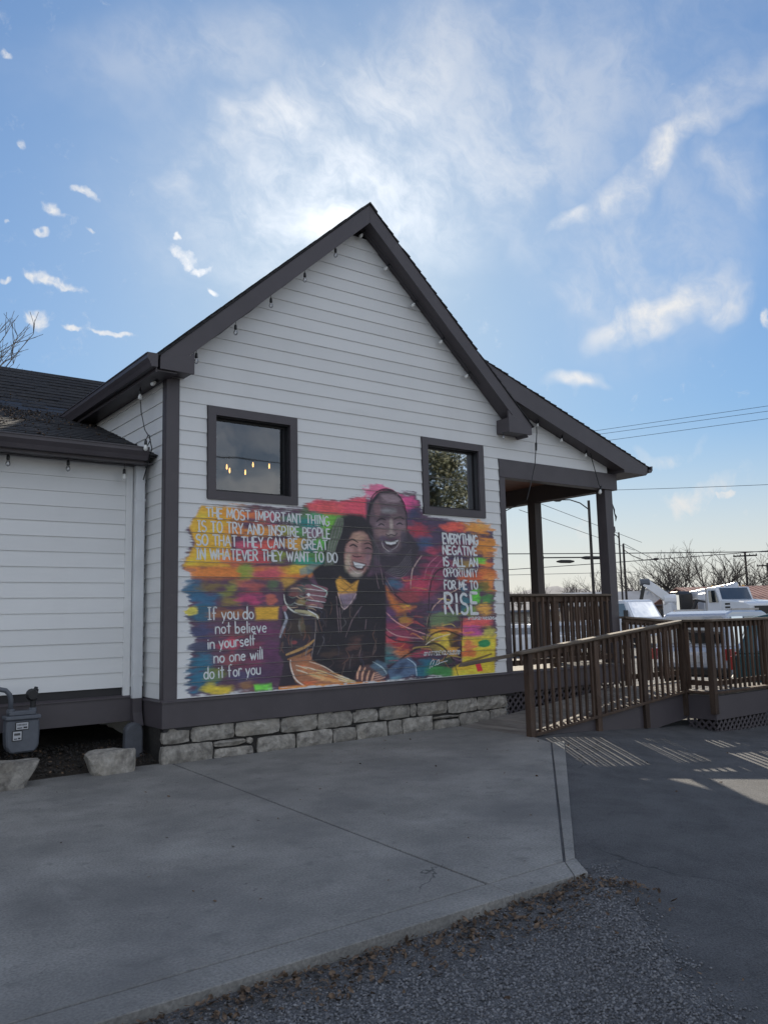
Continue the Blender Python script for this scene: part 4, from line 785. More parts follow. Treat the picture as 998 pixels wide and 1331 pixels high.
# ------------------------------------------------------------------ the mural: paint laid over the boards
MURAL=[('p',[(0.446,1.413),(0.27,1.093),(0.33,0.947),(0.215,0.685),(0.332,0.586),(0.267,0.174),(0.358,-0.19),(0.265,-0.723),(0.305,-0.876),(5.246,-0.867),(5.354,-0.709),(5.368,1.323),(4.717,1.377),(4.105,1.474),(3.932,1.602),(3.823,1.823),(1.963,1.531),(1.784,1.468)],[0.128,0.063,0.107],1,0.0375),
('p',[(0.446,1.413),(0.289,1.15),(0.369,0.948),(0.215,0.667),(0.839,0.66),(0.838,1.409)],[0.9,0.5,0.051],1,0.025),
('b',0.838,1.331,0.322,0.136,[0.9,0.364,0.051],0.9,0),
('b',1.215,1.313,0.336,0.099,[0.823,0.206,0.071],0.8,0),
('b',1.404,1.314,0.136,0.1,[0.46,0.096,0.163],0.8,0),
('b',1.783,1.304,0.262,0.102,[0.103,0.289,0.196],0.8,0),
('b',2.142,1.365,0.298,0.104,[0.029,0.29,0.334],0.9,0),
('p',[(1.903,1.455),(2.607,1.433),(2.439,0.667),(1.718,0.675)],[0.102,0.343,0.077],0.75,0.1),
('b',1.96,1.252,0.267,0.123,[0.027,0.262,0.282],0.8,0),
('b',2.326,1.312,0.202,0.147,[0.223,0.558,0.065],0.85,0),
('b',1.781,1.162,0.237,0.081,[0.102,0.343,0.077],0.8,0),
('b',0.891,1.141,0.258,0.116,[0.9,0.308,0.052],0.9,0),
('b',1.269,1.119,0.269,0.089,[0.9,0.366,0.053],0.8,0),
('b',1.63,1.155,0.139,0.091,[0.465,0.415,0.052],0.7,0),
('b',2.054,1.133,0.195,0.093,[0.325,0.095,0.238],0.7,0),
('b',0.58,0.965,0.206,0.133,[0.9,0.502,0.053],0.9,0),
('b',1.051,0.915,0.284,0.097,[0.626,0.101,0.167],0.85,0),
('b',1.379,0.965,0.181,0.089,[0.822,0.132,0.089],0.8,0),
('b',1.779,0.989,0.237,0.101,[0.9,0.43,0.055],0.85,0),
('b',1.979,0.945,0.145,0.102,[0.03,0.191,0.233],0.8,0),
('b',2.259,1.016,0.175,0.105,[0.14,0.556,0.083],0.8,0),
('b',0.45,0.764,0.202,0.112,[0.9,0.539,0.05],0.9,0),
('b',0.839,0.755,0.254,0.086,[0.824,0.206,0.091],0.85,0),
('b',1.213,0.764,0.199,0.088,[0.719,0.101,0.109],0.8,0),
('b',1.513,0.81,0.16,0.09,[0.268,0.347,0.046],0.8,0),
('b',1.894,0.78,0.191,0.101,[0.043,0.411,0.286],0.85,0),
('b',2.255,0.747,0.249,0.093,[0.027,0.288,0.236],0.9,0),
('p',[(0.273,0.659),(2.193,0.694),(1.95,0.538),(0.313,0.521)],[0.824,0.251,0.045],0.9,0.0375),
('b',0.684,0.6,0.377,0.076,[0.9,0.28,0.061],0.9,0),
('b',1.05,0.606,0.151,0.115,[0.219,0.41,0.062],0.8,30),
('b',1.377,0.601,0.271,0.088,[0.626,0.088,0.167],0.8,0),
('b',1.857,0.638,0.311,0.08,[0.9,0.577,0.058],0.9,0),
('b',0.353,0.402,0.159,0.166,[0.035,0.133,0.232],0.95,0),
('b',0.582,0.431,0.226,0.074,[0.265,0.192,0.058],0.8,0),
('b',0.839,0.403,0.189,0.086,[0.327,0.348,0.063],0.8,30),
('b',1.103,0.433,0.284,0.096,[0.538,0.126,0.105],0.8,0),
('b',1.432,0.434,0.135,0.099,[0.098,0.189,0.073],0.7,0),
('b',1.658,0.455,0.139,0.14,[0.629,0.355,0.055],0.8,0),
('b',0.513,0.264,0.264,0.092,[0.037,0.152,0.279],0.95,0),
('b',0.839,0.243,0.21,0.075,[0.324,0.239,0.06],0.8,0),
('b',1.157,0.26,0.285,0.096,[0.626,0.077,0.203],0.9,0),
('b',1.397,0.259,0.112,0.097,[0.626,0.162,0.108],0.8,0),
('p',[(1.178,0.164),(1.508,0.17),(1.485,0.014),(1.177,0.011)],[0.9,0.5,0.051],0.95,0.025),
('b',0.454,0.099,0.18,0.11,[0.036,0.151,0.233],0.9,0),
('b',0.839,0.093,0.296,0.084,[0.387,0.156,0.06],0.8,0),
('b',0.316,0.137,0.098,0.055,[0.9,0.754,0.11],0.85,0),
('b',0.455,-0.121,0.2,0.128,[0.059,0.074,0.171],0.9,0),
('b',0.943,-0.135,0.32,0.094,[0.237,0.09,0.111],0.8,0),
('b',1.318,-0.146,0.244,0.116,[0.189,0.046,0.123],0.9,0),
('b',0.456,-0.303,0.18,0.109,[0.071,0.087,0.153],0.9,0),
('b',0.839,-0.262,0.21,0.093,[0.625,0.087,0.134],0.9,0),
('b',1.155,-0.293,0.195,0.076,[0.263,0.056,0.097],0.8,0),
('b',1.393,-0.417,0.223,0.192,[0.147,0.045,0.122],0.9,0),
('b',0.457,-0.484,0.24,0.109,[0.032,0.193,0.305],0.95,0),
('b',0.84,-0.466,0.272,0.083,[0.386,0.093,0.101],0.6,0),
('b',1.154,-0.519,0.239,0.113,[0.236,0.056,0.11],0.8,0),
('b',0.459,-0.691,0.259,0.144,[0.025,0.171,0.279],0.95,0),
('b',0.637,-0.62,0.162,0.091,[0.216,0.288,0.043],0.7,0),
('b',1.101,-0.685,0.323,0.094,[0.098,0.089,0.191],0.8,0),
('b',0.558,-0.778,0.14,0.054,[0.729,0.569,0.05],0.9,0),
('b',0.758,-0.81,0.206,0.064,[0.832,0.613,0.049],0.9,0),
('b',1.048,-0.793,0.191,0.065,[0.388,0.196,0.08],0.8,0),
('p',[(1.153,-0.782),(1.402,-0.77),(1.401,-0.864),(1.174,-0.867)],[0.232,0.9,0.094],1,0.0188),
('b',1.37,-0.654,0.244,0.248,[0.101,0.043,0.098],0.8,0),
('p',[(1.963,1.531),(2.11,1.613),(2.457,1.595),(2.914,1.702),(2.906,1.407),(1.986,1.439)],[0.823,0.105,0.155],1,0.0375),
('b',2.33,1.502,0.382,0.084,[0.823,0.133,0.126],0.8,0),
('b',3.144,1.773,0.362,0.112,[0.9,0.159,0.328],0.9,0),
('b',3.67,1.608,0.233,0.159,[0.9,0.115,0.328],0.95,0),
('b',3.325,1.831,0.168,0.068,[0.9,0.177,0.355],0.9,0),
('b',3.782,1.501,0.265,0.16,[0.038,0.051,0.119],0.95,0),
('p',[(3.78,1.456),(4.408,1.467),(5.367,1.299),(5.334,0.716),(3.782,0.69)],[0.081,0.052,0.106],1,0.05),
('b',3.875,1.256,0.327,0.137,[0.457,0.051,0.078],0.9,0),
('b',3.971,1.078,0.208,0.114,[0.051,0.117,0.232],0.8,0),
('b',4.084,0.945,0.271,0.092,[0.625,0.076,0.134],0.8,0),
('b',3.866,1.007,0.146,0.09,[0.05,0.087,0.19],0.8,0),
('b',4.559,1.357,0.35,0.107,[0.876,0.134,0.09],0.95,0),
('b',5.038,1.357,0.333,0.12,[0.9,0.366,0.065],0.95,0),
('b',5.156,1.097,0.301,0.266,[0.9,0.336,0.052],0.95,0),
('b',4.702,1.057,0.354,0.142,[0.211,0.046,0.096],0.8,0),
('b',4.311,0.975,0.215,0.139,[0.21,0.037,0.072],0.8,0),
('b',4.377,0.758,0.311,0.115,[0.323,0.093,0.159],0.9,0),
('b',4.751,0.777,0.225,0.117,[0.462,0.294,0.065],0.8,0),
('b',5.201,0.714,0.234,0.192,[0.823,0.228,0.056],0.95,0),
('b',5.077,0.855,0.165,0.06,[0.18,0.641,0.066],0.95,0),
('b',4.37,0.585,0.309,0.104,[0.098,0.089,0.191],0.9,0),
('b',4.868,0.567,0.392,0.118,[0.719,0.145,0.052],0.9,0),
('b',5.238,0.475,0.167,0.168,[0.9,0.307,0.062],0.9,0),
('b',4.516,0.425,0.377,0.104,[0.029,0.151,0.232],0.95,0),
('b',5.121,0.451,0.198,0.095,[0.168,0.19,0.04],0.8,0),
('b',4.43,0.219,0.185,0.137,[0.539,0.075,0.182],0.8,0),
('b',4.66,0.183,0.221,0.185,[0.037,0.191,0.233],0.9,0),
('b',4.951,0.298,0.129,0.141,[0.141,0.64,0.065],0.9,0),
('b',5.177,0.261,0.199,0.119,[0.073,0.285,0.075],0.9,0),
('b',5.135,0.096,0.231,0.106,[0.829,0.425,0.077],0.9,0),
('b',4.843,0.065,0.128,0.093,[0.218,0.346,0.08],0.8,0),
('b',4.93,-0.111,0.457,0.093,[0.877,0.135,0.127],0.95,0),
('b',4.828,-0.247,0.321,0.092,[0.63,0.105,0.344],0.95,0),
('b',5.214,-0.258,0.165,0.106,[0.636,0.569,0.118],0.9,0),
('p',[(4.483,-0.305),(5.343,-0.309),(5.276,-0.915),(4.38,-0.906)],[0.9,0.665,0.059],0.97,0.0375),
('b',4.756,-0.428,0.174,0.183,[0.9,0.233,0.095],0.95,0),
('b',4.718,-0.564,0.316,0.068,[0.9,0.21,0.075],0.9,0),
('b',5.05,-0.579,0.163,0.07,[0.9,0.665,0.063],0.8,0),
('b',5.091,-0.418,0.13,0.058,[0.035,0.285,0.097],1,0),
('b',4.615,-0.763,0.25,0.079,[0.9,0.579,0.06],0.9,0),
('p',[(4.884,-0.709),(4.996,-0.703),(5.037,-0.832),(4.925,-0.837)],[0.767,0.043,0.066],1,0.0125),
('s',[(4.603,-0.694),(4.855,-0.661),(5.229,-0.586)],0.0375,[0.094,0.051,0.042],0.8),
('p',[(3.01,0.806),(3.228,0.877),(3.792,0.97),(3.966,0.964),(4.454,0.759),(4.668,0.356),(4.621,0.011),(4.618,-0.695),(4.01,-0.905),(2.785,-0.869),(2.911,0.039)],[0.08,0.042,0.073],1,0.025),
('b',4.146,0.639,0.334,0.297,[0.291,0.048,0.111],0.85,0),
('b',3.702,0.467,0.289,0.155,[0.624,0.065,0.134],0.8,0),
('b',3.421,0.465,0.196,0.088,[0.053,0.152,0.256],0.8,0),
('b',3.626,0.301,0.286,0.132,[0.385,0.069,0.077],0.8,0),
('b',4.004,0.412,0.207,0.226,[0.536,0.054,0.104],0.7,0),
('p',[(3.215,0.442),(3.347,0.302),(3.508,0.138),(3.762,0.157),(3.407,0.031),(3.303,0.194)],[0.824,0.251,0.057],0.85,0.05),
('b',3.55,0.159,0.141,0.044,[0.9,0.498,0.065],0.9,0),
('b',3.544,-0.036,0.14,0.086,[0.628,0.298,0.053],0.8,0),
('b',3.271,0.033,0.219,0.129,[0.169,0.066,0.192],0.8,0),
('b',3.441,-0.207,0.422,0.151,[0.321,0.058,0.112],0.85,-15),
('b',3.193,-0.306,0.245,0.127,[0.625,0.099,0.12],0.8,0),
('b',3.463,-0.38,0.337,0.108,[0.535,0.053,0.061],0.8,0),
('b',3.189,-0.443,0.272,0.095,[0.101,0.191,0.174],0.8,0),
('b',3.487,-0.509,0.195,0.085,[0.771,0.227,0.07],0.8,0),
('b',3.253,-0.562,0.301,0.084,[0.055,0.238,0.258],0.8,0),
('b',4.125,0.131,0.27,0.293,[0.13,0.075,0.138],0.8,0),
('b',4.267,-0.04,0.305,0.158,[0.172,0.262,0.113],0.85,0),
('b',4.304,-0.232,0.274,0.113,[0.9,0.254,0.067],0.9,0),
('b',4.208,-0.374,0.302,0.178,[0.888,0.658,0.068],0.9,0),
('b',4.479,-0.384,0.108,0.181,[0.066,0.032,0.021],0.8,0),
('b',4.397,-0.527,0.152,0.09,[0.9,0.43,0.06],0.8,0),
('b',3.999,-0.444,0.325,0.154,[0.08,0.05,0.05],0.7,0),
('b',3.852,-0.525,0.202,0.087,[0.625,0.076,0.134],0.8,0),
('b',3.962,-0.662,0.323,0.131,[0.029,0.151,0.232],0.9,0),
('b',3.8,-0.762,0.288,0.13,[0.03,0.191,0.256],0.9,0),
('b',4.191,-0.784,0.3,0.121,[0.074,0.313,0.087],0.95,0),
('b',4.316,-0.658,0.181,0.089,[0.046,0.084,0.05],0.8,0),
('s',[(3.905,0.895),(3.724,0.689),(3.672,0.411)],0.02,[0.64,0.463,0.41],0.85),
('s',[(3.218,0.551),(3.376,0.335),(3.621,0.181)],0.0225,[0.015,0.012,0.018],0.85),
('s',[(4.454,0.759),(4.146,0.639),(4.014,0.3),(4.009,-0.201)],0.025,[0.021,0.014,0.022],0.85),
('s',[(4.673,0.449),(4.234,0.243),(4.003,0.021),(3.932,-0.309)],0.0175,[0.786,0.502,0.414],0.85),
('s',[(4.083,0.188),(3.985,-0.067),(3.917,-0.331)],0.03,[0.015,0.012,0.015],0.85),
('s',[(3.96,-0.332),(4.066,-0.247),(4.335,-0.21),(4.637,-0.31)],0.0275,[0.017,0.013,0.015],0.85),
('s',[(3.884,-0.439),(4.06,-0.38),(4.265,-0.454),(4.466,-0.665)],0.0325,[0.017,0.013,0.015],0.85),
('s',[(3.929,-0.397),(4.107,-0.315),(4.409,-0.257)],0.0125,[0.9,0.815,0.633],0.85),
('s',[(3.205,0.088),(3.472,-0.1),(3.92,-0.243)],0.0175,[0.9,0.436,0.417],0.85),
('s',[(3.133,-0.092),(3.399,-0.249),(3.86,-0.307)],0.015,[0.637,0.363,0.35],0.85),
('s',[(3.117,-0.155),(3.356,-0.311),(3.858,-0.373)],0.0225,[0.027,0.016,0.026],0.85),
('s',[(3.856,-0.416),(3.598,-0.514),(3.29,-0.67),(3.154,-0.726)],0.0275,[0.017,0.012,0.018],0.85),
('s',[(4.652,0.01),(4.615,-0.446),(4.557,-0.692)],0.025,[0.02,0.013,0.015],0.85),
('s',[(4.466,-0.665),(4.545,-0.939)],0.015,[0.03,0.083,0.049],0.85),
('s',[(4.232,0.904),(4.017,0.751),(3.92,0.524)],0.0125,[0.632,0.207,0.295],0.85),
('s',[(4.352,0.884),(4.103,0.673),(4.004,0.412)],0.0125,[0.543,0.164,0.268],0.85),
('s',[(4.533,0.796),(4.296,0.641)],0.0125,[0.465,0.203,0.291],0.85),
('p',[(2.968,1.215),(3.039,0.871),(3.221,0.659),(3.494,0.553),(3.725,0.711),(3.866,1.007),(3.658,1.246)],[0.049,0.037,0.052],1,0.025),
('s',[(3.221,0.637),(3.494,0.564),(3.696,0.711)],0.0113,[0.243,0.218,0.239],0.55),
('s',[(3.242,0.648),(3.495,0.597),(3.698,0.755)],0.0113,[0.243,0.218,0.239],0.55),
('s',[(3.262,0.66),(3.496,0.63),(3.7,0.8)],0.0113,[0.243,0.218,0.239],0.55),
('s',[(3.283,0.671),(3.497,0.663),(3.701,0.845)],0.0113,[0.243,0.218,0.239],0.55),
('s',[(3.304,0.682),(3.498,0.696),(3.703,0.889)],0.0113,[0.243,0.218,0.239],0.55),
('s',[(3.325,0.693),(3.499,0.729),(3.704,0.934)],0.0113,[0.243,0.218,0.239],0.55),
('s',[(3.346,0.705),(3.5,0.762),(3.706,0.979)],0.0113,[0.243,0.218,0.239],0.55),
('p',[(3.641,1.38),(3.613,1.218),(3.543,1.074),(3.441,0.966),(3.319,0.908),(3.193,0.904),(3.078,0.955),(2.986,1.054),(2.929,1.188),(2.911,1.342),(2.936,1.5),(3.001,1.642),(3.099,1.752),(3.219,1.816),(3.347,1.826),(3.466,1.779),(3.563,1.68),(3.624,1.541)],[0.022,0.018,0.027],1.0,0.0188),
('p',[(3.626,1.368),(3.601,1.217),(3.537,1.084),(3.445,0.984),(3.334,0.93),(3.22,0.926),(3.115,0.974),(3.032,1.065),(2.98,1.19),(2.964,1.334),(2.987,1.481),(3.047,1.613),(3.136,1.715),(3.245,1.774),(3.36,1.783),(3.469,1.739),(3.556,1.646),(3.611,1.518)],[0.144,0.093,0.111],1.0,0.0188),
('p',[(3.615,1.244),(3.597,1.144),(3.552,1.055),(3.487,0.988),(3.408,0.952),(3.326,0.949),(3.251,0.981),(3.191,1.042),(3.154,1.126),(3.142,1.223),(3.159,1.321),(3.202,1.409),(3.266,1.477),(3.344,1.516),(3.426,1.521),(3.503,1.491),(3.565,1.429),(3.604,1.344)],[0.205,0.132,0.144],0.8,0.05),
('p',[(3.481,1.038),(3.467,0.985),(3.429,0.937),(3.373,0.901),(3.305,0.881),(3.233,0.879),(3.167,0.895),(3.114,0.928),(3.08,0.972),(3.07,1.024),(3.083,1.076),(3.12,1.124),(3.175,1.16),(3.242,1.181),(3.314,1.184),(3.381,1.169),(3.435,1.136),(3.47,1.091)],[0.095,0.066,0.084],0.8,0.0375),
('b',3.362,1.689,0.183,0.078,[0.382,0.277,0.3],0.75,0),
('b',3.11,1.528,0.068,0.133,[0.289,0.156,0.167],0.6,0),
('p',[(3.455,1.527),(3.446,1.513),(3.421,1.5),(3.384,1.489),(3.338,1.482),(3.29,1.479),(3.245,1.481),(3.209,1.487),(3.186,1.498),(3.178,1.51),(3.186,1.524),(3.21,1.537),(3.247,1.548),(3.292,1.556),(3.341,1.559),(3.386,1.557),(3.423,1.55),(3.447,1.54)],[0.346,0.356,0.354],0.6,0.0375),
('b',3.244,1.426,0.138,0.055,[0.081,0.051,0.08],0.8,0),
('p',[(3.384,1.3),(3.38,1.262),(3.374,1.229),(3.364,1.204),(3.353,1.19),(3.341,1.189),(3.331,1.202),(3.323,1.226),(3.318,1.259),(3.317,1.297),(3.32,1.335),(3.327,1.369),(3.336,1.394),(3.348,1.408),(3.359,1.408),(3.37,1.396),(3.378,1.371),(3.383,1.338)],[0.456,0.383,0.336],0.75,0.025),
('p',[(3.254,1.316),(3.248,1.301),(3.231,1.287),(3.205,1.276),(3.174,1.269),(3.141,1.267),(3.11,1.271),(3.085,1.28),(3.069,1.292),(3.064,1.307),(3.07,1.322),(3.087,1.336),(3.112,1.347),(3.143,1.354),(3.176,1.356),(3.207,1.352),(3.233,1.343),(3.249,1.331)],[0.268,0.188,0.213],0.7,0.025),
('p',[(3.59,1.344),(3.584,1.328),(3.569,1.314),(3.546,1.303),(3.518,1.296),(3.489,1.295),(3.462,1.299),(3.44,1.308),(3.425,1.321),(3.421,1.336),(3.426,1.351),(3.441,1.365),(3.464,1.376),(3.492,1.383),(3.521,1.385),(3.549,1.381),(3.571,1.372),(3.585,1.359)],[0.226,0.155,0.188],0.7,0.025),
('p',[(3.278,1.207),(3.271,1.184),(3.252,1.164),(3.222,1.148),(3.186,1.138),(3.148,1.137),(3.113,1.143),(3.085,1.157),(3.067,1.175),(3.061,1.198),(3.068,1.22),(3.087,1.241),(3.116,1.257),(3.152,1.266),(3.19,1.268),(3.225,1.262),(3.254,1.248),(3.273,1.229)],[0.339,0.206,0.199],0.7,0.0375),
('p',[(3.615,1.233),(3.609,1.21),(3.593,1.189),(3.57,1.173),(3.542,1.164),(3.513,1.163),(3.486,1.17),(3.464,1.183),(3.45,1.203),(3.445,1.226),(3.451,1.249),(3.466,1.269),(3.489,1.285),(3.517,1.295),(3.547,1.296),(3.574,1.289),(3.596,1.275),(3.61,1.256)],[0.267,0.171,0.182],0.7,0.0375),
('p',[(3.43,1.192),(3.425,1.178),(3.41,1.167),(3.387,1.157),(3.36,1.152),(3.331,1.15),(3.304,1.154),(3.283,1.161),(3.269,1.172),(3.264,1.184),(3.269,1.197),(3.284,1.209),(3.306,1.219),(3.334,1.224),(3.362,1.226),(3.389,1.222),(3.411,1.215),(3.426,1.204)],[0.47,0.371,0.336],0.7,0.025),
('b',3.207,1.094,0.082,0.088,[0.13,0.094,0.148],0.8,0),
('b',3.569,1.131,0.071,0.134,[0.068,0.057,0.083],0.8,0),
('b',3.298,0.933,0.166,0.066,[0.208,0.186,0.216],0.6,0),
('s',[(3.092,1.352),(3.175,1.4),(3.256,1.382)],0.0225,[0.021,0.014,0.022],1.0),
('s',[(3.409,1.402),(3.508,1.441),(3.592,1.412)],0.0225,[0.021,0.014,0.022],1.0),
('s',[(3.118,1.298),(3.172,1.323),(3.226,1.304)],0.02,[0.013,0.009,0.015],1.0),
('s',[(3.449,1.326),(3.505,1.351),(3.561,1.331)],0.02,[0.013,0.009,0.015],1.0),
('s',[(3.25,1.184),(3.291,1.164),(3.346,1.177),(3.416,1.169),(3.459,1.204)],0.015,[0.021,0.014,0.02],1.0),
('p',[(3.207,1.094),(3.343,1.078),(3.484,1.127),(3.453,1.037),(3.341,0.989),(3.246,1.019)],[0.035,0.016,0.026],1,0.0125),
('p',[(3.234,1.079),(3.343,1.067),(3.469,1.104),(3.426,1.053),(3.342,1.033),(3.26,1.042)],[0.9,0.9,0.9],1,0.01),
('s',[(3.194,1.127),(3.33,1.099),(3.513,1.162)],0.015,[0.147,0.064,0.108],1.0),
('s',[(3.179,1.082),(3.204,0.996),(3.298,0.933)],0.0113,[0.646,0.579,0.543],0.7),
('s',[(3.497,1.094),(3.438,1.004),(3.34,0.956)],0.0113,[0.557,0.499,0.505],0.6),
('s',[(2.975,1.487),(3.006,1.675),(3.145,1.796),(3.311,1.83),(3.477,1.775),(3.599,1.626),(3.636,1.448),(3.629,1.245)],0.02,[0.009,0.007,0.011],1.0),
('p',[(1.999,0.64),(2.256,0.788),(2.565,0.649),(2.82,0.568),(3.22,0.626),(3.23,0.034),(3.184,-0.622),(2.684,-0.863),(1.703,-0.818),(1.501,-0.852),(1.616,-0.427),(1.915,-0.39),(1.968,0.055),(2.187,0.305)],[0.019,0.015,0.022],1,0.025),
('p',[(1.616,-0.427),(1.501,-0.852),(1.748,-0.84),(1.683,-0.546)],[0.034,0.023,0.035],1,0.025),
('b',2.603,-0.521,0.517,0.122,[0.067,0.038,0.041],0.6,0),
('b',2.295,-0.457,0.197,0.081,[0.1,0.061,0.047],0.6,0),
('b',2.67,-0.35,0.154,0.103,[0.188,0.088,0.073],0.6,30),
('s',[(2.395,0.305),(2.423,-0.178)],0.0138,[0.328,0.22,0.241],0.7),
('s',[(2.442,0.15),(2.46,-0.179)],0.0138,[0.328,0.22,0.241],0.7),
('s',[(2.81,0.167),(2.652,-0.008),(2.534,-0.242)],0.0138,[0.328,0.22,0.241],0.7),
('s',[(2.884,-0.013),(2.855,-0.148)],0.0138,[0.328,0.22,0.241],0.7),
('s',[(2.77,-0.426),(2.742,-0.528)],0.0138,[0.328,0.22,0.241],0.7),
('s',[(3.059,0.624),(3.106,0.41)],0.0138,[0.328,0.22,0.241],0.7),
('s',[(3.142,0.733),(3.189,0.464)],0.0138,[0.328,0.22,0.241],0.7),
('s',[(3.219,0.572),(3.376,0.335)],0.0138,[0.328,0.22,0.241],0.7),
('p',[(2.386,0.501),(2.463,0.585),(2.637,0.461),(2.767,0.525),(2.711,0.335),(2.433,0.315)],[0.775,0.39,0.066],1,0.0188),
('s',[(2.435,0.439),(2.622,0.335)],0.0125,[0.291,0.135,0.035],0.8),
('s',[(2.487,0.522),(2.686,0.377)],0.0125,[0.291,0.135,0.035],0.8),
('s',[(2.715,0.482),(2.458,0.336)],0.0125,[0.291,0.135,0.035],0.8),
('p',[(2.433,0.336),(2.724,0.356),(2.71,0.272),(2.516,0.128)],[0.299,0.221,0.287],0.9,0.0188),
('s',[(2.421,0.356),(2.516,0.128),(2.724,0.335)],0.0125,[0.846,0.626,0.585],0.8),
('p',[(2.193,0.684),(2.209,0.952),(2.299,1.185),(2.427,1.36),(2.633,1.435),(2.841,1.425),(2.997,1.303),(3.069,1.002),(3.035,0.731),(2.872,0.547),(2.487,0.543),(2.364,0.645)],[0.022,0.018,0.024],1,0.0312),
('s',[(2.428,1.381),(2.324,1.186),(2.258,0.954),(2.205,0.705)],0.0125,[0.153,0.288,0.113],0.6),
('s',[(2.438,1.379),(2.342,1.187),(2.271,0.951),(2.22,0.707)],0.0125,[0.4,0.421,0.346],0.6),
('s',[(2.448,1.378),(2.359,1.188),(2.283,0.949),(2.235,0.709)],0.0125,[0.4,0.421,0.346],0.6),
('s',[(2.458,1.376),(2.377,1.188),(2.295,0.946),(2.249,0.712)],0.0125,[0.153,0.288,0.113],0.6),
('s',[(2.468,1.374),(2.394,1.189),(2.308,0.943),(2.264,0.714)],0.0125,[0.4,0.421,0.346],0.6),
('s',[(2.478,1.373),(2.412,1.19),(2.32,0.94),(2.279,0.716)],0.0125,[0.4,0.421,0.346],0.6),
('s',[(2.488,1.371),(2.429,1.191),(2.332,0.938),(2.294,0.719)],0.0125,[0.153,0.288,0.113],0.6),
('s',[(2.498,1.37),(2.447,1.192),(2.345,0.935),(2.309,0.721)],0.0125,[0.4,0.421,0.346],0.6),
('s',[(2.508,1.368),(2.465,1.192),(2.357,0.932),(2.323,0.724)],0.0125,[0.4,0.421,0.346],0.6),
('s',[(2.519,1.367),(2.482,1.193),(2.369,0.93),(2.338,0.726)],0.0125,[0.153,0.288,0.113],0.6),
('s',[(2.529,1.365),(2.5,1.194),(2.382,0.927),(2.353,0.728)],0.0125,[0.4,0.421,0.346],0.6),
('s',[(2.941,1.214),(3.014,0.946),(2.979,0.623)],0.0113,[0.193,0.173,0.195],0.5),
('s',[(2.967,1.183),(3.041,0.947),(3.012,0.623)],0.0113,[0.193,0.173,0.195],0.5),
('s',[(2.993,1.151),(3.068,0.948),(3.045,0.624)],0.0113,[0.193,0.173,0.195],0.5),
('s',[(3.019,1.12),(3.094,0.949),(3.079,0.624)],0.0113,[0.193,0.173,0.195],0.5),
('s',[(3.045,1.088),(3.121,0.95),(3.112,0.625)],0.0113,[0.193,0.173,0.195],0.5),
('p',[(3.01,0.884),(2.97,0.764),(2.904,0.663),(2.82,0.592),(2.728,0.56),(2.64,0.569),(2.566,0.618),(2.514,0.701),(2.49,0.809),(2.497,0.928),(2.534,1.045),(2.598,1.147),(2.68,1.22),(2.772,1.256),(2.862,1.25),(2.939,1.202),(2.993,1.117),(3.018,1.007)],[0.025,0.018,0.024],1,0.025),
('p',[(2.99,0.865),(2.954,0.757),(2.896,0.665),(2.821,0.6),(2.741,0.57),(2.664,0.578),(2.599,0.623),(2.554,0.698),(2.534,0.796),(2.541,0.905),(2.574,1.011),(2.631,1.104),(2.704,1.171),(2.784,1.203),(2.863,1.198),(2.93,1.154),(2.977,1.077),(2.998,0.977)],[0.419,0.226,0.194],1,0.025),
('p',[(2.987,0.935),(2.976,0.861),(2.949,0.795),(2.91,0.747),(2.862,0.72),(2.812,0.719),(2.766,0.744),(2.729,0.79),(2.706,0.854),(2.699,0.926),(2.709,0.999),(2.735,1.064),(2.774,1.113),(2.822,1.141),(2.872,1.143),(2.919,1.119),(2.956,1.072),(2.98,1.008)],[0.337,0.172,0.176],0.7,0.05),
('p',[(2.899,1.115),(2.891,1.092),(2.87,1.072),(2.838,1.057),(2.8,1.048),(2.759,1.046),(2.721,1.052),(2.69,1.065),(2.671,1.084),(2.664,1.105),(2.672,1.128),(2.692,1.148),(2.724,1.163),(2.762,1.173),(2.803,1.174),(2.841,1.168),(2.872,1.155),(2.892,1.137)],[0.599,0.384,0.26],0.7,0.05),
('p',[(2.686,0.926),(2.682,0.907),(2.67,0.891),(2.653,0.879),(2.632,0.872),(2.609,0.871),(2.589,0.877),(2.572,0.888),(2.561,0.904),(2.558,0.922),(2.562,0.94),(2.573,0.956),(2.591,0.968),(2.612,0.975),(2.634,0.976),(2.655,0.971),(2.672,0.959),(2.682,0.944)],[0.547,0.312,0.286],0.7,0.0375),
('p',[(3.0,0.924),(2.996,0.902),(2.987,0.882),(2.972,0.868),(2.955,0.859),(2.936,0.859),(2.919,0.866),(2.905,0.88),(2.897,0.899),(2.894,0.921),(2.898,0.943),(2.907,0.963),(2.922,0.978),(2.939,0.986),(2.958,0.987),(2.975,0.98),(2.989,0.966),(2.997,0.946)],[0.245,0.14,0.166],0.7,0.0375),
('p',[(2.824,0.951),(2.821,0.918),(2.815,0.889),(2.805,0.867),(2.794,0.856),(2.782,0.855),(2.771,0.866),(2.763,0.888),(2.757,0.916),(2.756,0.949),(2.759,0.982),(2.766,1.011),(2.775,1.033),(2.786,1.045),(2.798,1.045),(2.809,1.034),(2.818,1.013),(2.823,0.984)],[0.599,0.337,0.287],0.7,0.025),
('p',[(2.637,0.76),(2.626,0.718),(2.611,0.681),(2.594,0.654),(2.577,0.641),(2.562,0.642),(2.55,0.658),(2.544,0.687),(2.543,0.726),(2.549,0.769),(2.56,0.811),(2.574,0.849),(2.591,0.876),(2.609,0.889),(2.624,0.888),(2.636,0.872),(2.642,0.842),(2.642,0.804)],[0.536,0.494,0.34],0.55,0.0375),
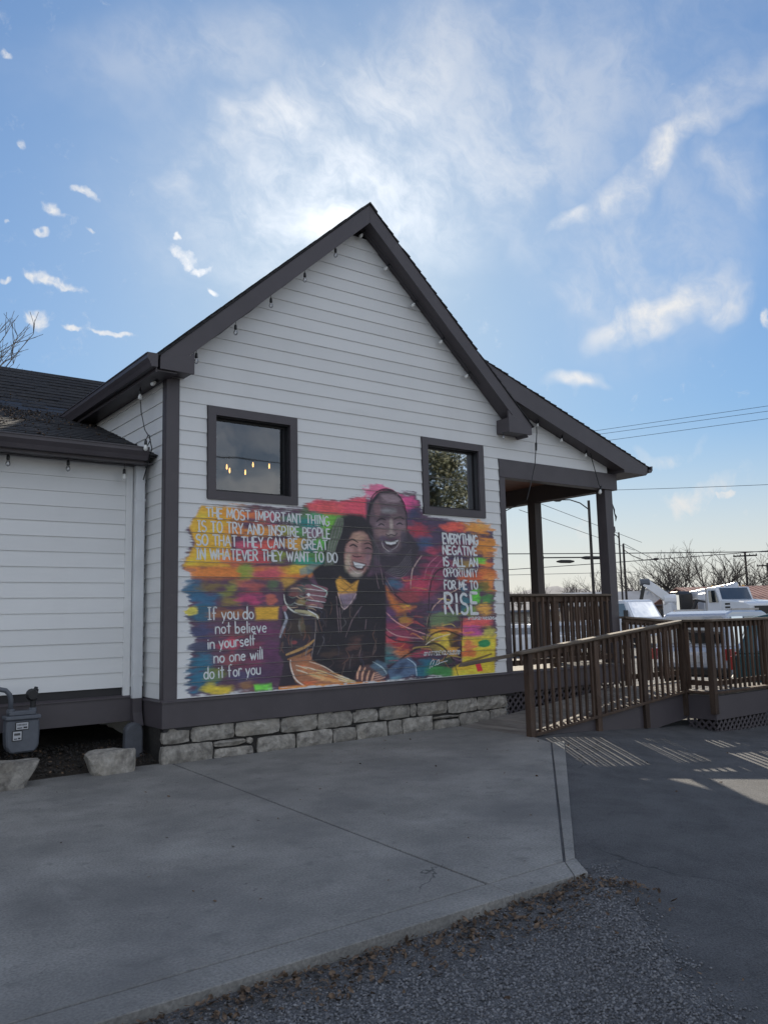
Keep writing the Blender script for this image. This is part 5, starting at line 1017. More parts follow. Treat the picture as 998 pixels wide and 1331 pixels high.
('p',[(2.821,0.61),(2.814,0.596),(2.796,0.583),(2.768,0.573),(2.734,0.567),(2.699,0.567),(2.665,0.572),(2.638,0.581),(2.621,0.593),(2.615,0.607),(2.621,0.622),(2.639,0.635),(2.667,0.645),(2.7,0.65),(2.736,0.651),(2.77,0.646),(2.797,0.637),(2.815,0.625)],[0.557,0.575,0.46],0.6,0.0375),
('p',[(2.866,0.835),(2.858,0.824),(2.838,0.813),(2.806,0.806),(2.768,0.801),(2.727,0.8),(2.69,0.803),(2.659,0.809),(2.639,0.818),(2.632,0.829),(2.64,0.84),(2.66,0.85),(2.691,0.858),(2.729,0.863),(2.769,0.864),(2.807,0.861),(2.839,0.855),(2.859,0.846)],[0.388,0.13,0.142],0.6,0.0375),
('p',[(2.97,0.784),(2.967,0.747),(2.959,0.714),(2.948,0.69),(2.934,0.677),(2.921,0.677),(2.908,0.69),(2.898,0.713),(2.892,0.745),(2.891,0.782),(2.894,0.819),(2.902,0.851),(2.913,0.875),(2.926,0.888),(2.94,0.889),(2.952,0.876),(2.962,0.853),(2.968,0.82)],[0.267,0.148,0.189],0.7,0.0375),
('s',[(2.573,1.028),(2.664,1.084),(2.766,1.045)],0.0213,[0.027,0.014,0.02],1.0),
('s',[(2.87,1.028),(2.95,1.041),(3.015,1.0)],0.0188,[0.027,0.014,0.02],1.0),
('s',[(2.623,0.987),(2.688,1.011),(2.752,0.981)],0.0225,[0.015,0.01,0.016],1.0),
('s',[(2.882,0.964),(2.935,0.976),(2.988,0.956)],0.02,[0.015,0.01,0.016],1.0),
('s',[(2.672,0.862),(2.736,0.842),(2.827,0.855)],0.015,[0.054,0.017,0.03],1.0),
('p',[(2.657,0.787),(2.773,0.769),(2.903,0.75),(2.848,0.664),(2.744,0.662),(2.681,0.714)],[0.054,0.015,0.026],1,0.0125),
('p',[(2.676,0.777),(2.773,0.758),(2.876,0.739),(2.823,0.69),(2.745,0.694),(2.694,0.725)],[0.9,0.9,0.9],1,0.01),
('s',[(2.593,0.775),(2.642,0.692),(2.743,0.62),(2.848,0.642)],0.0113,[0.742,0.582,0.582],0.7),
('p',[(1.929,0.699),(2.047,0.64),(1.786,0.506),(1.601,0.406),(1.565,0.16),(1.504,-0.422),(1.614,-0.6),(1.995,-0.522),(2.062,0.053),(2.21,0.254),(1.951,0.558)],[0.041,0.031,0.045],1,0.025),
('p',[(1.822,0.657),(2.012,0.732),(2.145,0.734),(1.975,0.599),(1.833,0.577)],[0.223,0.322,0.313],0.8,0.0188),
('b',1.796,0.356,0.199,0.12,[0.204,0.125,0.125],0.95,0),
('b',1.737,0.326,0.093,0.05,[0.387,0.116,0.107],0.6,0),
('b',1.913,0.417,0.143,0.07,[0.098,0.132,0.123],0.8,0),
('b',1.864,0.236,0.141,0.07,[0.545,0.387,0.14],0.7,0),
('s',[(1.925,0.437),(2.092,0.417),(2.237,0.397)],0.0688,[0.294,0.128,0.153],0.9),
('s',[(1.925,0.401),(2.091,0.383),(2.236,0.366)],0.0113,[0.9,0.9,0.893],0.8),
('s',[(1.924,0.366),(2.091,0.346),(2.236,0.326)],0.0688,[0.294,0.128,0.153],0.9),
('s',[(1.924,0.331),(2.09,0.312),(2.235,0.295)],0.0113,[0.9,0.9,0.893],0.8),
('s',[(1.924,0.296),(2.09,0.275),(2.21,0.254)],0.0688,[0.294,0.128,0.153],0.9),
('s',[(1.923,0.261),(2.089,0.241),(2.21,0.224)],0.0113,[0.9,0.9,0.893],0.8),
('s',[(1.922,0.216),(2.088,0.194),(2.172,0.173)],0.0688,[0.294,0.128,0.153],0.9),
('s',[(1.922,0.181),(2.088,0.16),(2.172,0.143)],0.0113,[0.9,0.9,0.893],0.8),
('s',[(2.009,0.457),(2.164,0.407),(2.248,0.356),(2.211,0.295)],0.0138,[0.662,0.9,0.792],0.8),
('b',1.959,0.326,0.03,0.025,[0.9,0.9,0.9],1,0),
('s',[(1.589,0.327),(1.61,0.218),(1.712,0.119),(1.85,0.067),(1.991,0.055)],0.0225,[0.9,0.9,0.804],0.8),
('s',[(1.758,0.118),(1.921,0.096),(2.062,0.053),(2.098,0.023)],0.05,[0.641,0.574,0.329],0.85),
('s',[(1.945,0.125),(2.063,0.064),(2.098,0.003)],0.015,[0.9,0.9,0.9],0.9),
('s',[(1.598,0.1),(1.62,0.002),(1.551,-0.133),(1.528,-0.21)],0.0425,[0.479,0.499,0.574],0.85),
('b',1.599,0.159,0.045,0.049,[0.389,0.141,0.18],0.8,0),
('b',1.802,-0.12,0.187,0.178,[0.055,0.037,0.031],0.9,0),
('b',1.849,-0.062,0.058,0.099,[0.19,0.151,0.079],0.6,0),
('b',1.731,-0.285,0.057,0.029,[0.385,0.08,0.077],0.6,0),
('s',[(1.616,-0.436),(1.764,-0.394),(1.915,-0.341),(2.034,-0.266)],0.0375,[0.631,0.357,0.127],0.85),
('s',[(1.638,-0.495),(1.821,-0.455),(1.997,-0.384)],0.0375,[0.387,0.175,0.069],0.85),
('s',[(2.062,0.003),(2.046,-0.247),(1.984,-0.502)],0.0125,[0.397,0.327,0.317],0.7),
('p',[(1.66,-0.506),(1.973,-0.442),(1.995,-0.522),(2.077,-0.566),(2.291,-0.697),(2.634,-0.829),(2.41,-0.855),(1.909,-0.861),(1.749,-0.782),(1.682,-0.643)],[0.423,0.176,0.092],1,0.0188),
('b',1.877,-0.615,0.14,0.079,[0.627,0.224,0.086],0.7,0),
('b',2.11,-0.746,0.241,0.049,[0.9,0.465,0.201],0.8,-15),
('b',2.35,-0.801,0.197,0.03,[0.9,0.432,0.153],0.8,-12),
('b',1.933,-0.814,0.14,0.039,[0.823,0.185,0.071],0.8,0),
('b',1.75,-0.627,0.046,0.116,[0.388,0.176,0.103],0.8,0),
('s',[(1.672,-0.507),(1.693,-0.643),(1.76,-0.764),(1.886,-0.85)],0.0225,[0.9,0.769,0.673],0.85),
('s',[(1.96,-0.54),(2.172,-0.611),(2.412,-0.744),(2.659,-0.83)],0.015,[0.9,0.718,0.557],0.8),
('s',[(4.021,-0.332),(4.178,-0.364),(4.237,-0.28)],0.0124,[0.625,0.076,0.134],0.45),
('s',[(3.673,-0.481),(3.791,-0.497),(3.847,-0.456)],0.0142,[0.131,0.19,0.097],0.45),
('s',[(4.435,-0.378),(4.59,-0.355),(4.714,-0.39)],0.012,[0.9,0.364,0.097],0.45),
('s',[(4.563,0.638),(4.747,0.662),(4.778,0.66)],0.013,[0.063,0.171,0.234],0.45),
('s',[(4.385,-0.191),(4.56,-0.217),(4.715,-0.275)],0.0145,[0.9,0.364,0.097],0.45),
('s',[(3.691,0.418),(3.778,0.426),(3.981,0.394)],0.0189,[0.9,0.364,0.097],0.45),
('s',[(4.176,0.552),(4.334,0.549),(4.405,0.546)],0.0206,[0.394,0.223,0.289],0.45),
('s',[(3.258,-0.595),(3.415,-0.598),(3.475,-0.624)],0.0163,[0.625,0.076,0.134],0.45),
('s',[(3.681,-0.447),(3.743,-0.43),(3.99,-0.423)],0.0213,[0.9,0.666,0.134],0.45),
('s',[(4.443,-0.61),(4.565,-0.653),(4.666,-0.626)],0.0188,[0.394,0.223,0.289],0.45),
('s',[(4.263,0.153),(4.326,0.111),(4.46,0.165)],0.0192,[0.719,0.101,0.086],0.45),
('s',[(4.463,0.187),(4.563,0.195),(4.678,0.242)],0.0122,[0.237,0.056,0.14],0.45),
('s',[(4.1,-0.665),(4.245,-0.645),(4.364,-0.755)],0.0105,[0.9,0.364,0.097],0.45),
('s',[(4.207,0.184),(4.322,0.184),(4.393,0.105)],0.0105,[0.719,0.101,0.086],0.45),
('s',[(3.839,-0.45),(4.009,-0.467),(4.028,-0.529)],0.0162,[0.9,0.364,0.097],0.45),
('s',[(3.426,0.154),(3.576,0.162),(3.654,0.064)],0.0228,[0.625,0.076,0.134],0.45),
('s',[(4.54,0.034),(4.688,0.041),(4.77,0.024)],0.0235,[0.9,0.666,0.134],0.45),
('s',[(3.335,-0.409),(3.458,-0.419),(3.548,-0.366)],0.0141,[0.9,0.364,0.097],0.45),
('s',[(4.237,-0.503),(4.303,-0.535),(4.47,-0.538)],0.0105,[0.394,0.223,0.289],0.45),
('s',[(3.599,-0.086),(3.75,-0.077),(3.908,-0.137)],0.0244,[0.719,0.101,0.086],0.45),
('s',[(3.662,0.401),(3.772,0.375),(3.881,0.426)],0.0143,[0.625,0.076,0.134],0.45),
('s',[(3.856,-0.239),(3.953,-0.258),(4.136,-0.309)],0.0153,[0.394,0.223,0.289],0.45),
('s',[(4.323,-0.51),(4.5,-0.56),(4.584,-0.537)],0.0125,[0.9,0.666,0.134],0.45),
('s',[(4.31,-0.598),(4.406,-0.575),(4.595,-0.609)],0.0193,[0.9,0.666,0.134],0.45),
('s',[(4.478,-0.049),(4.577,-0.061),(4.801,-0.029)],0.0249,[0.131,0.19,0.097],0.45),
('s',[(3.452,-0.117),(3.531,-0.138),(3.71,-0.064)],0.0171,[0.9,0.364,0.097],0.45),
('s',[(3.515,0.561),(3.582,0.52),(3.752,0.545)],0.0162,[0.9,0.364,0.097],0.45),
('s',[(3.655,-0.219),(3.779,-0.208),(3.958,-0.161)],0.0161,[0.237,0.056,0.14],0.45),
('s',[(3.569,0.105),(3.703,0.094),(3.876,0.082)],0.0145,[0.237,0.056,0.14],0.45),
('s',[(3.587,-0.026),(3.751,-0.059),(3.814,-0.09)],0.0196,[0.719,0.101,0.086],0.45),
('s',[(3.703,0.449),(3.823,0.408),(4.016,0.422)],0.0153,[0.131,0.19,0.097],0.45),
('s',[(4.447,0.642),(4.547,0.604),(4.719,0.663)],0.0231,[0.237,0.056,0.14],0.45),
('s',[(3.956,0.075),(4.072,0.069),(4.238,0.078)],0.0228,[0.063,0.171,0.234],0.45),
('s',[(3.404,-0.125),(3.514,-0.127),(3.612,-0.215)],0.0174,[0.719,0.101,0.086],0.45),
('s',[(3.577,0.019),(3.706,-0.024),(3.783,0.076)],0.012,[0.237,0.056,0.14],0.45),
('s',[(3.718,0.013),(3.803,0.008),(3.895,0.0)],0.0227,[0.719,0.101,0.086],0.45),
('s',[(4.183,0.261),(4.316,0.257),(4.461,0.232)],0.0212,[0.9,0.666,0.134],0.45),
('s',[(3.344,-0.332),(3.429,-0.356),(3.593,-0.387)],0.0104,[0.719,0.101,0.086],0.45),
('s',[(3.652,-0.243),(3.713,-0.232),(3.885,-0.325)],0.0233,[0.9,0.364,0.097],0.45),
('s',[(3.951,0.617),(4.079,0.599),(4.269,0.586)],0.0229,[0.131,0.19,0.097],0.45),
('s',[(4.343,0.008),(4.514,0.002),(4.645,0.023)],0.01,[0.063,0.171,0.234],0.45),
('s',[(4.249,-0.13),(4.42,-0.112),(4.502,-0.156)],0.0175,[0.9,0.666,0.134],0.45),
('s',[(3.65,0.434),(3.715,0.449),(3.938,0.378)],0.02,[0.625,0.076,0.134],0.45),
('s',[(3.227,-0.281),(3.389,-0.307),(3.394,-0.349)],0.0133,[0.237,0.056,0.14],0.45),
('s',[(4.042,-0.604),(4.217,-0.634),(4.285,-0.578)],0.0128,[0.9,0.364,0.097],0.45),
('s',[(4.311,0.552),(4.378,0.578),(4.555,0.612)],0.0109,[0.063,0.171,0.234],0.45),
('s',[(2.646,-0.474),(2.607,-0.554),(2.584,-0.667)],0.0143,[0.193,0.173,0.176],0.5),
('s',[(3.051,-0.073),(3.011,-0.147),(3.032,-0.285)],0.012,[0.128,0.081,0.085],0.5),
('s',[(3.049,-0.273),(3.022,-0.366),(2.972,-0.491)],0.0146,[0.239,0.154,0.127],0.5),
('s',[(2.198,0.099),(2.192,0.021),(2.11,-0.023)],0.0126,[0.097,0.087,0.137],0.5),
('s',[(2.661,0.316),(2.66,0.23),(2.612,0.133)],0.0196,[0.128,0.081,0.085],0.5),
('s',[(2.166,-0.224),(2.187,-0.278),(2.08,-0.454)],0.0164,[0.193,0.173,0.176],0.5),
('s',[(2.292,0.228),(2.322,0.166),(2.286,0.062)],0.0114,[0.323,0.155,0.101],0.5),
('s',[(2.396,-0.322),(2.423,-0.401),(2.406,-0.488)],0.0121,[0.097,0.087,0.137],0.5),
('s',[(2.7,-0.719),(2.7,-0.812),(2.683,-0.931)],0.0132,[0.097,0.087,0.137],0.5),
('s',[(2.164,0.32),(2.134,0.234),(2.211,0.117)],0.0127,[0.239,0.154,0.127],0.5),
('s',[(2.5,0.021),(2.541,-0.055),(2.465,-0.125)],0.0161,[0.193,0.173,0.176],0.5),
('s',[(2.124,-0.587),(2.09,-0.652),(2.061,-0.721)],0.012,[0.323,0.155,0.101],0.5),
('s',[(2.297,-0.175),(2.28,-0.278),(2.239,-0.301)],0.009,[0.128,0.081,0.085],0.5),
('s',[(2.519,-0.585),(2.479,-0.681),(2.454,-0.785)],0.017,[0.239,0.154,0.127],0.5),
('s',[(2.229,0.135),(2.234,0.037),(2.221,-0.097)],0.0167,[0.128,0.081,0.085],0.5),
('s',[(2.773,0.147),(2.748,0.042),(2.783,0.001)],0.0115,[0.097,0.087,0.137],0.5),
('s',[(2.744,-0.698),(2.734,-0.819),(2.629,-0.821)],0.0175,[0.193,0.173,0.176],0.5),
('s',[(2.488,0.306),(2.519,0.193),(2.47,0.066)],0.0168,[0.193,0.173,0.176],0.5),
('s',[(2.293,-0.524),(2.334,-0.58),(2.223,-0.647)],0.0132,[0.128,0.081,0.085],0.5),
('s',[(2.123,0.077),(2.117,-0.019),(2.159,-0.16)],0.0109,[0.323,0.155,0.101],0.5),
('s',[(2.778,-0.366),(2.779,-0.424),(2.715,-0.501)],0.0148,[0.239,0.154,0.127],0.5),
('s',[(3.025,-0.328),(3.036,-0.413),(2.968,-0.504)],0.0174,[0.239,0.154,0.127],0.5),
('s',[(2.605,0.207),(2.645,0.132),(2.566,-0.019)],0.0113,[0.128,0.081,0.085],0.5),
('s',[(2.178,0.014),(2.204,-0.055),(2.136,-0.122)],0.0148,[0.128,0.081,0.085],0.5),
('s',[(2.538,-0.419),(2.583,-0.52),(2.47,-0.598)],0.0115,[0.323,0.155,0.101],0.5),
('s',[(2.782,-0.54),(2.82,-0.599),(2.8,-0.711)],0.0174,[0.097,0.087,0.137],0.5),
('s',[(2.062,0.045),(2.068,-0.037),(2.088,-0.155)],0.0195,[0.239,0.154,0.127],0.5),
('s',[(2.811,-0.435),(2.768,-0.543),(2.792,-0.598)],0.0122,[0.097,0.087,0.137],0.5),
('s',[(2.197,-0.189),(2.176,-0.243),(2.214,-0.377)],0.0091,[0.097,0.087,0.137],0.5),
('s',[(2.116,0.214),(2.109,0.145),(2.166,0.09)],0.0147,[0.097,0.087,0.137],0.5),
('s',[(2.19,0.135),(2.142,0.044),(2.218,-0.075)],0.0098,[0.097,0.087,0.137],0.5),
('s',[(2.612,0.164),(2.604,0.044),(2.636,0.024)],0.0123,[0.239,0.154,0.127],0.5),
('s',[(3.022,-0.172),(2.986,-0.227),(3.023,-0.318)],0.0141,[0.323,0.155,0.101],0.5),
('s',[(2.575,0.354),(2.605,0.272),(2.466,0.109)],0.0091,[0.239,0.154,0.127],0.5),
('s',[(2.208,-0.749),(2.292,-0.774),(2.376,-0.804)],0.0158,[0.9,0.367,0.1],0.55),
('s',[(1.901,-0.603),(1.982,-0.627),(2.064,-0.656)],0.0145,[0.9,0.9,0.697],0.55),
('s',[(2.348,-0.75),(2.433,-0.775),(2.519,-0.806)],0.0202,[0.9,0.772,0.382],0.55),
('s',[(2.317,-0.708),(2.402,-0.733),(2.488,-0.763)],0.015,[0.9,0.367,0.1],0.55),
('s',[(1.851,-0.611),(1.932,-0.635),(2.013,-0.664)],0.0112,[0.9,0.508,0.192],0.55),
('s',[(2.067,-0.652),(2.15,-0.676),(2.234,-0.706)],0.02,[0.9,0.772,0.382],0.55),
('s',[(2.369,-0.76),(2.454,-0.785),(2.541,-0.816)],0.0178,[0.9,0.9,0.697],0.55),
('s',[(2.403,-0.743),(2.489,-0.768),(2.576,-0.799)],0.0176,[0.9,0.9,0.697],0.55),
('s',[(2.272,-0.692),(2.357,-0.717),(2.442,-0.747)],0.0176,[0.9,0.508,0.192],0.55),
('s',[(2.153,-0.705),(2.236,-0.73),(2.32,-0.76)],0.0156,[0.9,0.367,0.1],0.55),
('s',[(2.406,-0.798),(2.491,-0.824),(2.578,-0.855)],0.0184,[0.9,0.9,0.697],0.55),
('s',[(2.195,-0.696),(2.279,-0.721),(2.364,-0.751)],0.0103,[0.9,0.9,0.697],0.55),
('s',[(2.363,-0.751),(2.448,-0.776),(2.534,-0.807)],0.0111,[0.9,0.508,0.192],0.55),
('s',[(2.018,-0.69),(2.101,-0.714),(2.184,-0.744)],0.0138,[0.9,0.367,0.1],0.55),
('s',[(2.514,-0.817),(2.6,-0.842),(2.688,-0.873)],0.0105,[0.9,0.508,0.192],0.55),
('s',[(1.813,-0.574),(1.893,-0.597),(1.975,-0.626)],0.0186,[0.625,0.144,0.065],0.55),
('s',[(2.464,-0.791),(2.551,-0.817),(2.638,-0.848)],0.016,[0.9,0.772,0.382],0.55),
('s',[(1.758,-0.577),(1.838,-0.6),(1.919,-0.629)],0.0153,[0.9,0.9,0.697],0.55),
('s',[(2.581,-0.813),(2.668,-0.838),(2.756,-0.87)],0.0212,[0.9,0.9,0.697],0.55),
('s',[(2.522,-0.797),(2.609,-0.822),(2.696,-0.853)],0.0205,[0.9,0.508,0.192],0.55),
('s',[(2.507,-0.823),(2.594,-0.849),(2.681,-0.88)],0.0211,[0.9,0.772,0.382],0.55),
('s',[(1.875,-0.6),(1.956,-0.624),(2.038,-0.653)],0.011,[0.9,0.9,0.697],0.55),
('s',[(2.519,-0.806),(2.606,-0.832),(2.693,-0.863)],0.0128,[0.9,0.772,0.382],0.55),
('s',[(1.763,-0.634),(1.843,-0.658),(1.924,-0.688)],0.0191,[0.9,0.9,0.697],0.55),
('s',[(2.061,-0.68),(2.144,-0.704),(2.228,-0.734)],0.0138,[0.9,0.772,0.382],0.55),
('s',[(1.954,-0.696),(2.036,-0.72),(2.118,-0.75)],0.0153,[0.9,0.772,0.382],0.55),
('s',[(1.674,0.362),(1.732,0.351),(1.801,0.371)],0.0104,[0.212,0.089,0.084],0.5),
('s',[(1.827,0.25),(1.886,0.233),(1.957,0.265)],0.013,[0.335,0.419,0.345],0.5),
('s',[(1.91,0.15),(1.969,0.159),(2.04,0.14)],0.0121,[0.335,0.419,0.345],0.5),
('s',[(1.934,0.17),(1.993,0.147),(2.065,0.16)],0.0096,[0.212,0.089,0.084],0.5),
('s',[(1.69,0.406),(1.748,0.409),(1.817,0.404)],0.0154,[0.9,0.585,0.366],0.5),
('s',[(1.821,0.315),(1.879,0.294),(1.95,0.286)],0.015,[0.335,0.419,0.345],0.5),
('s',[(1.942,0.149),(2.001,0.15),(2.072,0.119)],0.0105,[0.9,0.585,0.366],0.5),
('s',[(1.735,0.401),(1.793,0.409),(1.862,0.364)],0.0128,[0.9,0.585,0.366],0.5),
('s',[(1.623,0.146),(1.68,0.158),(1.749,0.164)],0.0121,[0.335,0.419,0.345],0.5),
('s',[(1.739,0.22),(1.797,0.201),(1.867,0.195)],0.0113,[0.9,0.9,0.806],0.5),
('s',[(1.663,0.303),(1.72,0.286),(1.789,0.311)],0.0118,[0.335,0.419,0.345],0.5),
('s',[(1.67,0.169),(1.727,0.159),(1.796,0.169)],0.0117,[0.9,0.585,0.366],0.5),
('s',[(1.917,0.29),(1.976,0.299),(2.047,0.25)],0.0111,[0.9,0.585,0.366],0.5),
('s',[(1.873,0.41),(1.932,0.402),(2.003,0.404)],0.0103,[0.9,0.585,0.366],0.5),
('s',[(1.914,0.182),(1.973,0.197),(2.044,0.179)],0.0158,[0.628,0.203,0.153],0.5),
('s',[(1.623,0.213),(1.68,0.192),(1.75,0.231)],0.0137,[0.335,0.419,0.345],0.5),
('s',[(1.954,0.178),(2.013,0.194),(2.085,0.183)],0.0173,[0.9,0.585,0.366],0.5),
('s',[(1.775,0.305),(1.833,0.277),(1.903,0.289)],0.0161,[0.9,0.585,0.366],0.5),
('s',[(1.786,0.449),(1.845,0.45),(1.915,0.423)],0.0126,[0.628,0.203,0.153],0.5),
('s',[(1.826,0.168),(1.884,0.156),(1.955,0.184)],0.009,[0.212,0.089,0.084],0.5),
('s',[(1.886,-0.132),(1.904,-0.192),(1.87,-0.261)],0.02,[0.321,0.12,0.077],0.5),
('s',[(1.877,-0.35),(1.867,-0.408),(1.84,-0.476)],0.0183,[0.095,0.061,0.06],0.5),
('s',[(1.584,-0.105),(1.58,-0.163),(1.557,-0.23)],0.0147,[0.321,0.12,0.077],0.5),
('s',[(1.673,-0.241),(1.685,-0.3),(1.701,-0.368)],0.0108,[0.214,0.153,0.112],0.5),
('s',[(1.852,0.041),(1.869,-0.019),(1.815,-0.087)],0.0102,[0.321,0.12,0.077],0.5),
('s',[(1.909,-0.382),(1.906,-0.441),(1.903,-0.51)],0.0108,[0.244,0.242,0.24],0.5),
('s',[(1.707,-0.22),(1.692,-0.278),(1.698,-0.347)],0.0127,[0.214,0.153,0.112],0.5),
('s',[(1.879,-0.114),(1.862,-0.173),(1.88,-0.243)],0.0197,[0.095,0.061,0.06],0.5),
('s',[(1.858,0.016),(1.839,-0.043),(1.844,-0.113)],0.013,[0.214,0.153,0.112],0.5),
('s',[(1.946,-0.195),(1.967,-0.256),(1.914,-0.323)],0.0157,[0.321,0.12,0.077],0.5),
('s',[(1.663,-0.186),(1.646,-0.244),(1.66,-0.313)],0.0171,[0.321,0.12,0.077],0.5),
('s',[(1.553,-0.283),(1.541,-0.341),(1.576,-0.41)],0.0124,[0.321,0.12,0.077],0.5),
('s',[(1.681,-0.303),(1.66,-0.36),(1.667,-0.429)],0.0135,[0.095,0.061,0.06],0.5),
('s',[(1.561,-0.072),(1.542,-0.13),(1.517,-0.197)],0.0191,[0.321,0.12,0.077],0.5),
('s',[(1.798,-0.068),(1.817,-0.127),(1.848,-0.197)],0.0199,[0.244,0.242,0.24],0.5),
('s',[(1.682,-0.016),(1.688,-0.075),(1.63,-0.142)],0.0121,[0.214,0.153,0.112],0.5),
('s',[(1.821,0.013),(1.811,-0.047),(1.826,-0.116)],0.0183,[0.244,0.242,0.24],0.5),
('s',[(1.61,-0.097),(1.587,-0.155),(1.617,-0.224)],0.0157,[0.321,0.12,0.077],0.5),
('s',[(1.568,-0.271),(1.56,-0.329),(1.527,-0.395)],0.0197,[0.214,0.153,0.112],0.5),
('s',[(1.665,-0.064),(1.675,-0.123),(1.636,-0.191)],0.0183,[0.095,0.061,0.06],0.5),
('s',[(1.822,-0.119),(1.831,-0.179),(1.832,-0.248)],0.0188,[0.095,0.061,0.06],0.5),
('s',[(1.948,-0.327),(1.93,-0.386),(1.894,-0.453)],0.0174,[0.244,0.242,0.24],0.5),
('p',[(2.673,-0.78),(2.739,-0.661),(2.894,-0.628),(3.103,-0.681),(3.18,-0.769),(3.15,-0.872),(2.785,-0.869),(2.684,-0.863)],[0.128,0.067,0.067],1,0.0188),
('s',[(2.765,-0.642),(2.725,-0.722),(2.711,-0.803)],0.035,[0.781,0.428,0.28],0.9),
('s',[(2.842,-0.667),(2.801,-0.747),(2.786,-0.828)],0.035,[0.781,0.428,0.28],0.9),
('s',[(2.918,-0.712),(2.877,-0.793),(2.862,-0.874)],0.035,[0.781,0.428,0.28],0.9),
('s',[(2.995,-0.748),(2.954,-0.828),(2.939,-0.91)],0.035,[0.781,0.428,0.28],0.9),
('s',[(2.967,-0.84),(3.099,-0.827),(3.179,-0.811)],0.02,[0.635,0.361,0.275],0.85),
('s',[(2.981,-0.809),(3.099,-0.796),(3.18,-0.78)],0.02,[0.635,0.361,0.275],0.85),
('s',[(2.995,-0.779),(3.1,-0.764),(3.18,-0.748)],0.02,[0.635,0.361,0.275],0.85),
('s',[(3.009,-0.749),(3.101,-0.733),(3.181,-0.717)],0.02,[0.635,0.361,0.275],0.85),
('p',[(2.92,-0.65),(3.053,-0.574),(3.184,-0.622),(3.261,-0.753),(3.152,-0.809)],[0.102,0.172,0.235],0.9,0.0188),
('s',[(2.973,-0.591),(3.116,-0.661),(3.207,-0.771)],0.01,[0.567,0.711,0.74],0.6),
('s',[(3.012,-0.614),(3.155,-0.694),(3.207,-0.771)],0.01,[0.567,0.711,0.74],0.6),
('s',[(3.051,-0.636),(3.194,-0.728),(3.207,-0.771)],0.01,[0.567,0.711,0.74],0.6),
('p',[(3.235,-0.709),(3.429,-0.592),(3.624,-0.559),(3.747,-0.651),(3.756,-0.803),(3.448,-0.849),(3.258,-0.858)],[0.109,0.173,0.281],1,0.0188),
('b',3.48,-0.701,0.167,0.074,[0.038,0.051,0.105],0.8,25),
('s',[(3.581,-0.578),(3.718,-0.671),(3.741,-0.824)],0.015,[0.661,0.812,0.9],0.8),
('b',3.367,-0.833,0.178,0.042,[0.205,0.386,0.46],0.85,0),
('p',[(1.5,-0.871),(1.501,-0.833),(2.168,-0.839),(3.177,-0.863),(3.177,-0.884)],[0.9,0.307,0.069],1,0.0125)]

MX0, MX1 = .16, 5.545; i_top, i_bot = 2, 18
cw = .007; ncol = int((MX1 - MX0) / cw); nr = 25
rows = []
for i in range(i_top, i_bot + 1):
    zb = Z0 - C_ * i
    for k in range(nr + 1): rows.append((i, zb + .0022 + (C_ - .0044) * (1 - k / nr)))
Zr = np.array([q[1] for q in rows]); Xc = MX0 + cw * np.arange(ncol + 1)
XX, ZZ = np.meshgrid(Xc, Zr)
IMG = np.ones(XX.shape + (3,)) * .74; ALPHA = np.zeros(XX.shape)
def vnoise(sx, sz, seed, oct_=3):
    rg = np.random.default_rng(seed); out = np.zeros(XX.shape); amp = 1.; tot = 0
    for o_ in range(oct_):
        gx_, gz_ = (XX - MX0) / sx * 2 ** o_, (ZZ + 1) / sz * 2 ** o_; n0, n1 = int(gz_.max()) + 3, int(gx_.max()) + 3; G = rg.random((n0, n1))
        i0 = np.floor(gz_).astype(int); j0 = np.floor(gx_).astype(int); fz = gz_ - i0; fx = gx_ - j0; fz = fz * fz * (3 - 2 * fz); fx = fx * fx * (3 - 2 * fx)
        out += amp * ((G[i0, j0] * (1 - fx) + G[i0, j0 + 1] * fx) * (1 - fz) + (G[i0 + 1, j0] * (1 - fx) + G[i0 + 1, j0 + 1] * fx) * fz); tot += amp; amp *= .55
    return out / tot
NA = vnoise(.35, .06, 1) - .5; NB = vnoise(.10, .03, 2) - .5; NC = vnoise(.16, .12, 3) - .5; ND = vnoise(.5, .012, 4, 2) - .5
def sdpoly(P, X_, Z_):
    d = np.full(X_.shape, 9.); ins = np.zeros(X_.shape, bool); n = len(P)
    for i in range(n):
        (x0, z0), (x1, z1) = P[i - 1], P[i]; ex, ez = x1 - x0, z1 - z0; wx, wz = X_ - x0, Z_ - z0
        t = np.clip((wx * ex + wz * ez) / (ex * ex + ez * ez + 1e-12), 0, 1); d = np.minimum(d, np.hypot(wx - ex * t, wz - ez * t))
        c = (z0 > Z_) != (z1 > Z_); xi = (x1 - x0) * (Z_ - z0) / ((z1 - z0) if abs(z1 - z0) > 1e-9 else 1e-9) + x0; ins ^= c & (X_ < xi)
    return np.where(ins, -d, d)
def sm(a): a = np.clip(a, 0, 1); return a * a * (3 - 2 * a)
first = True
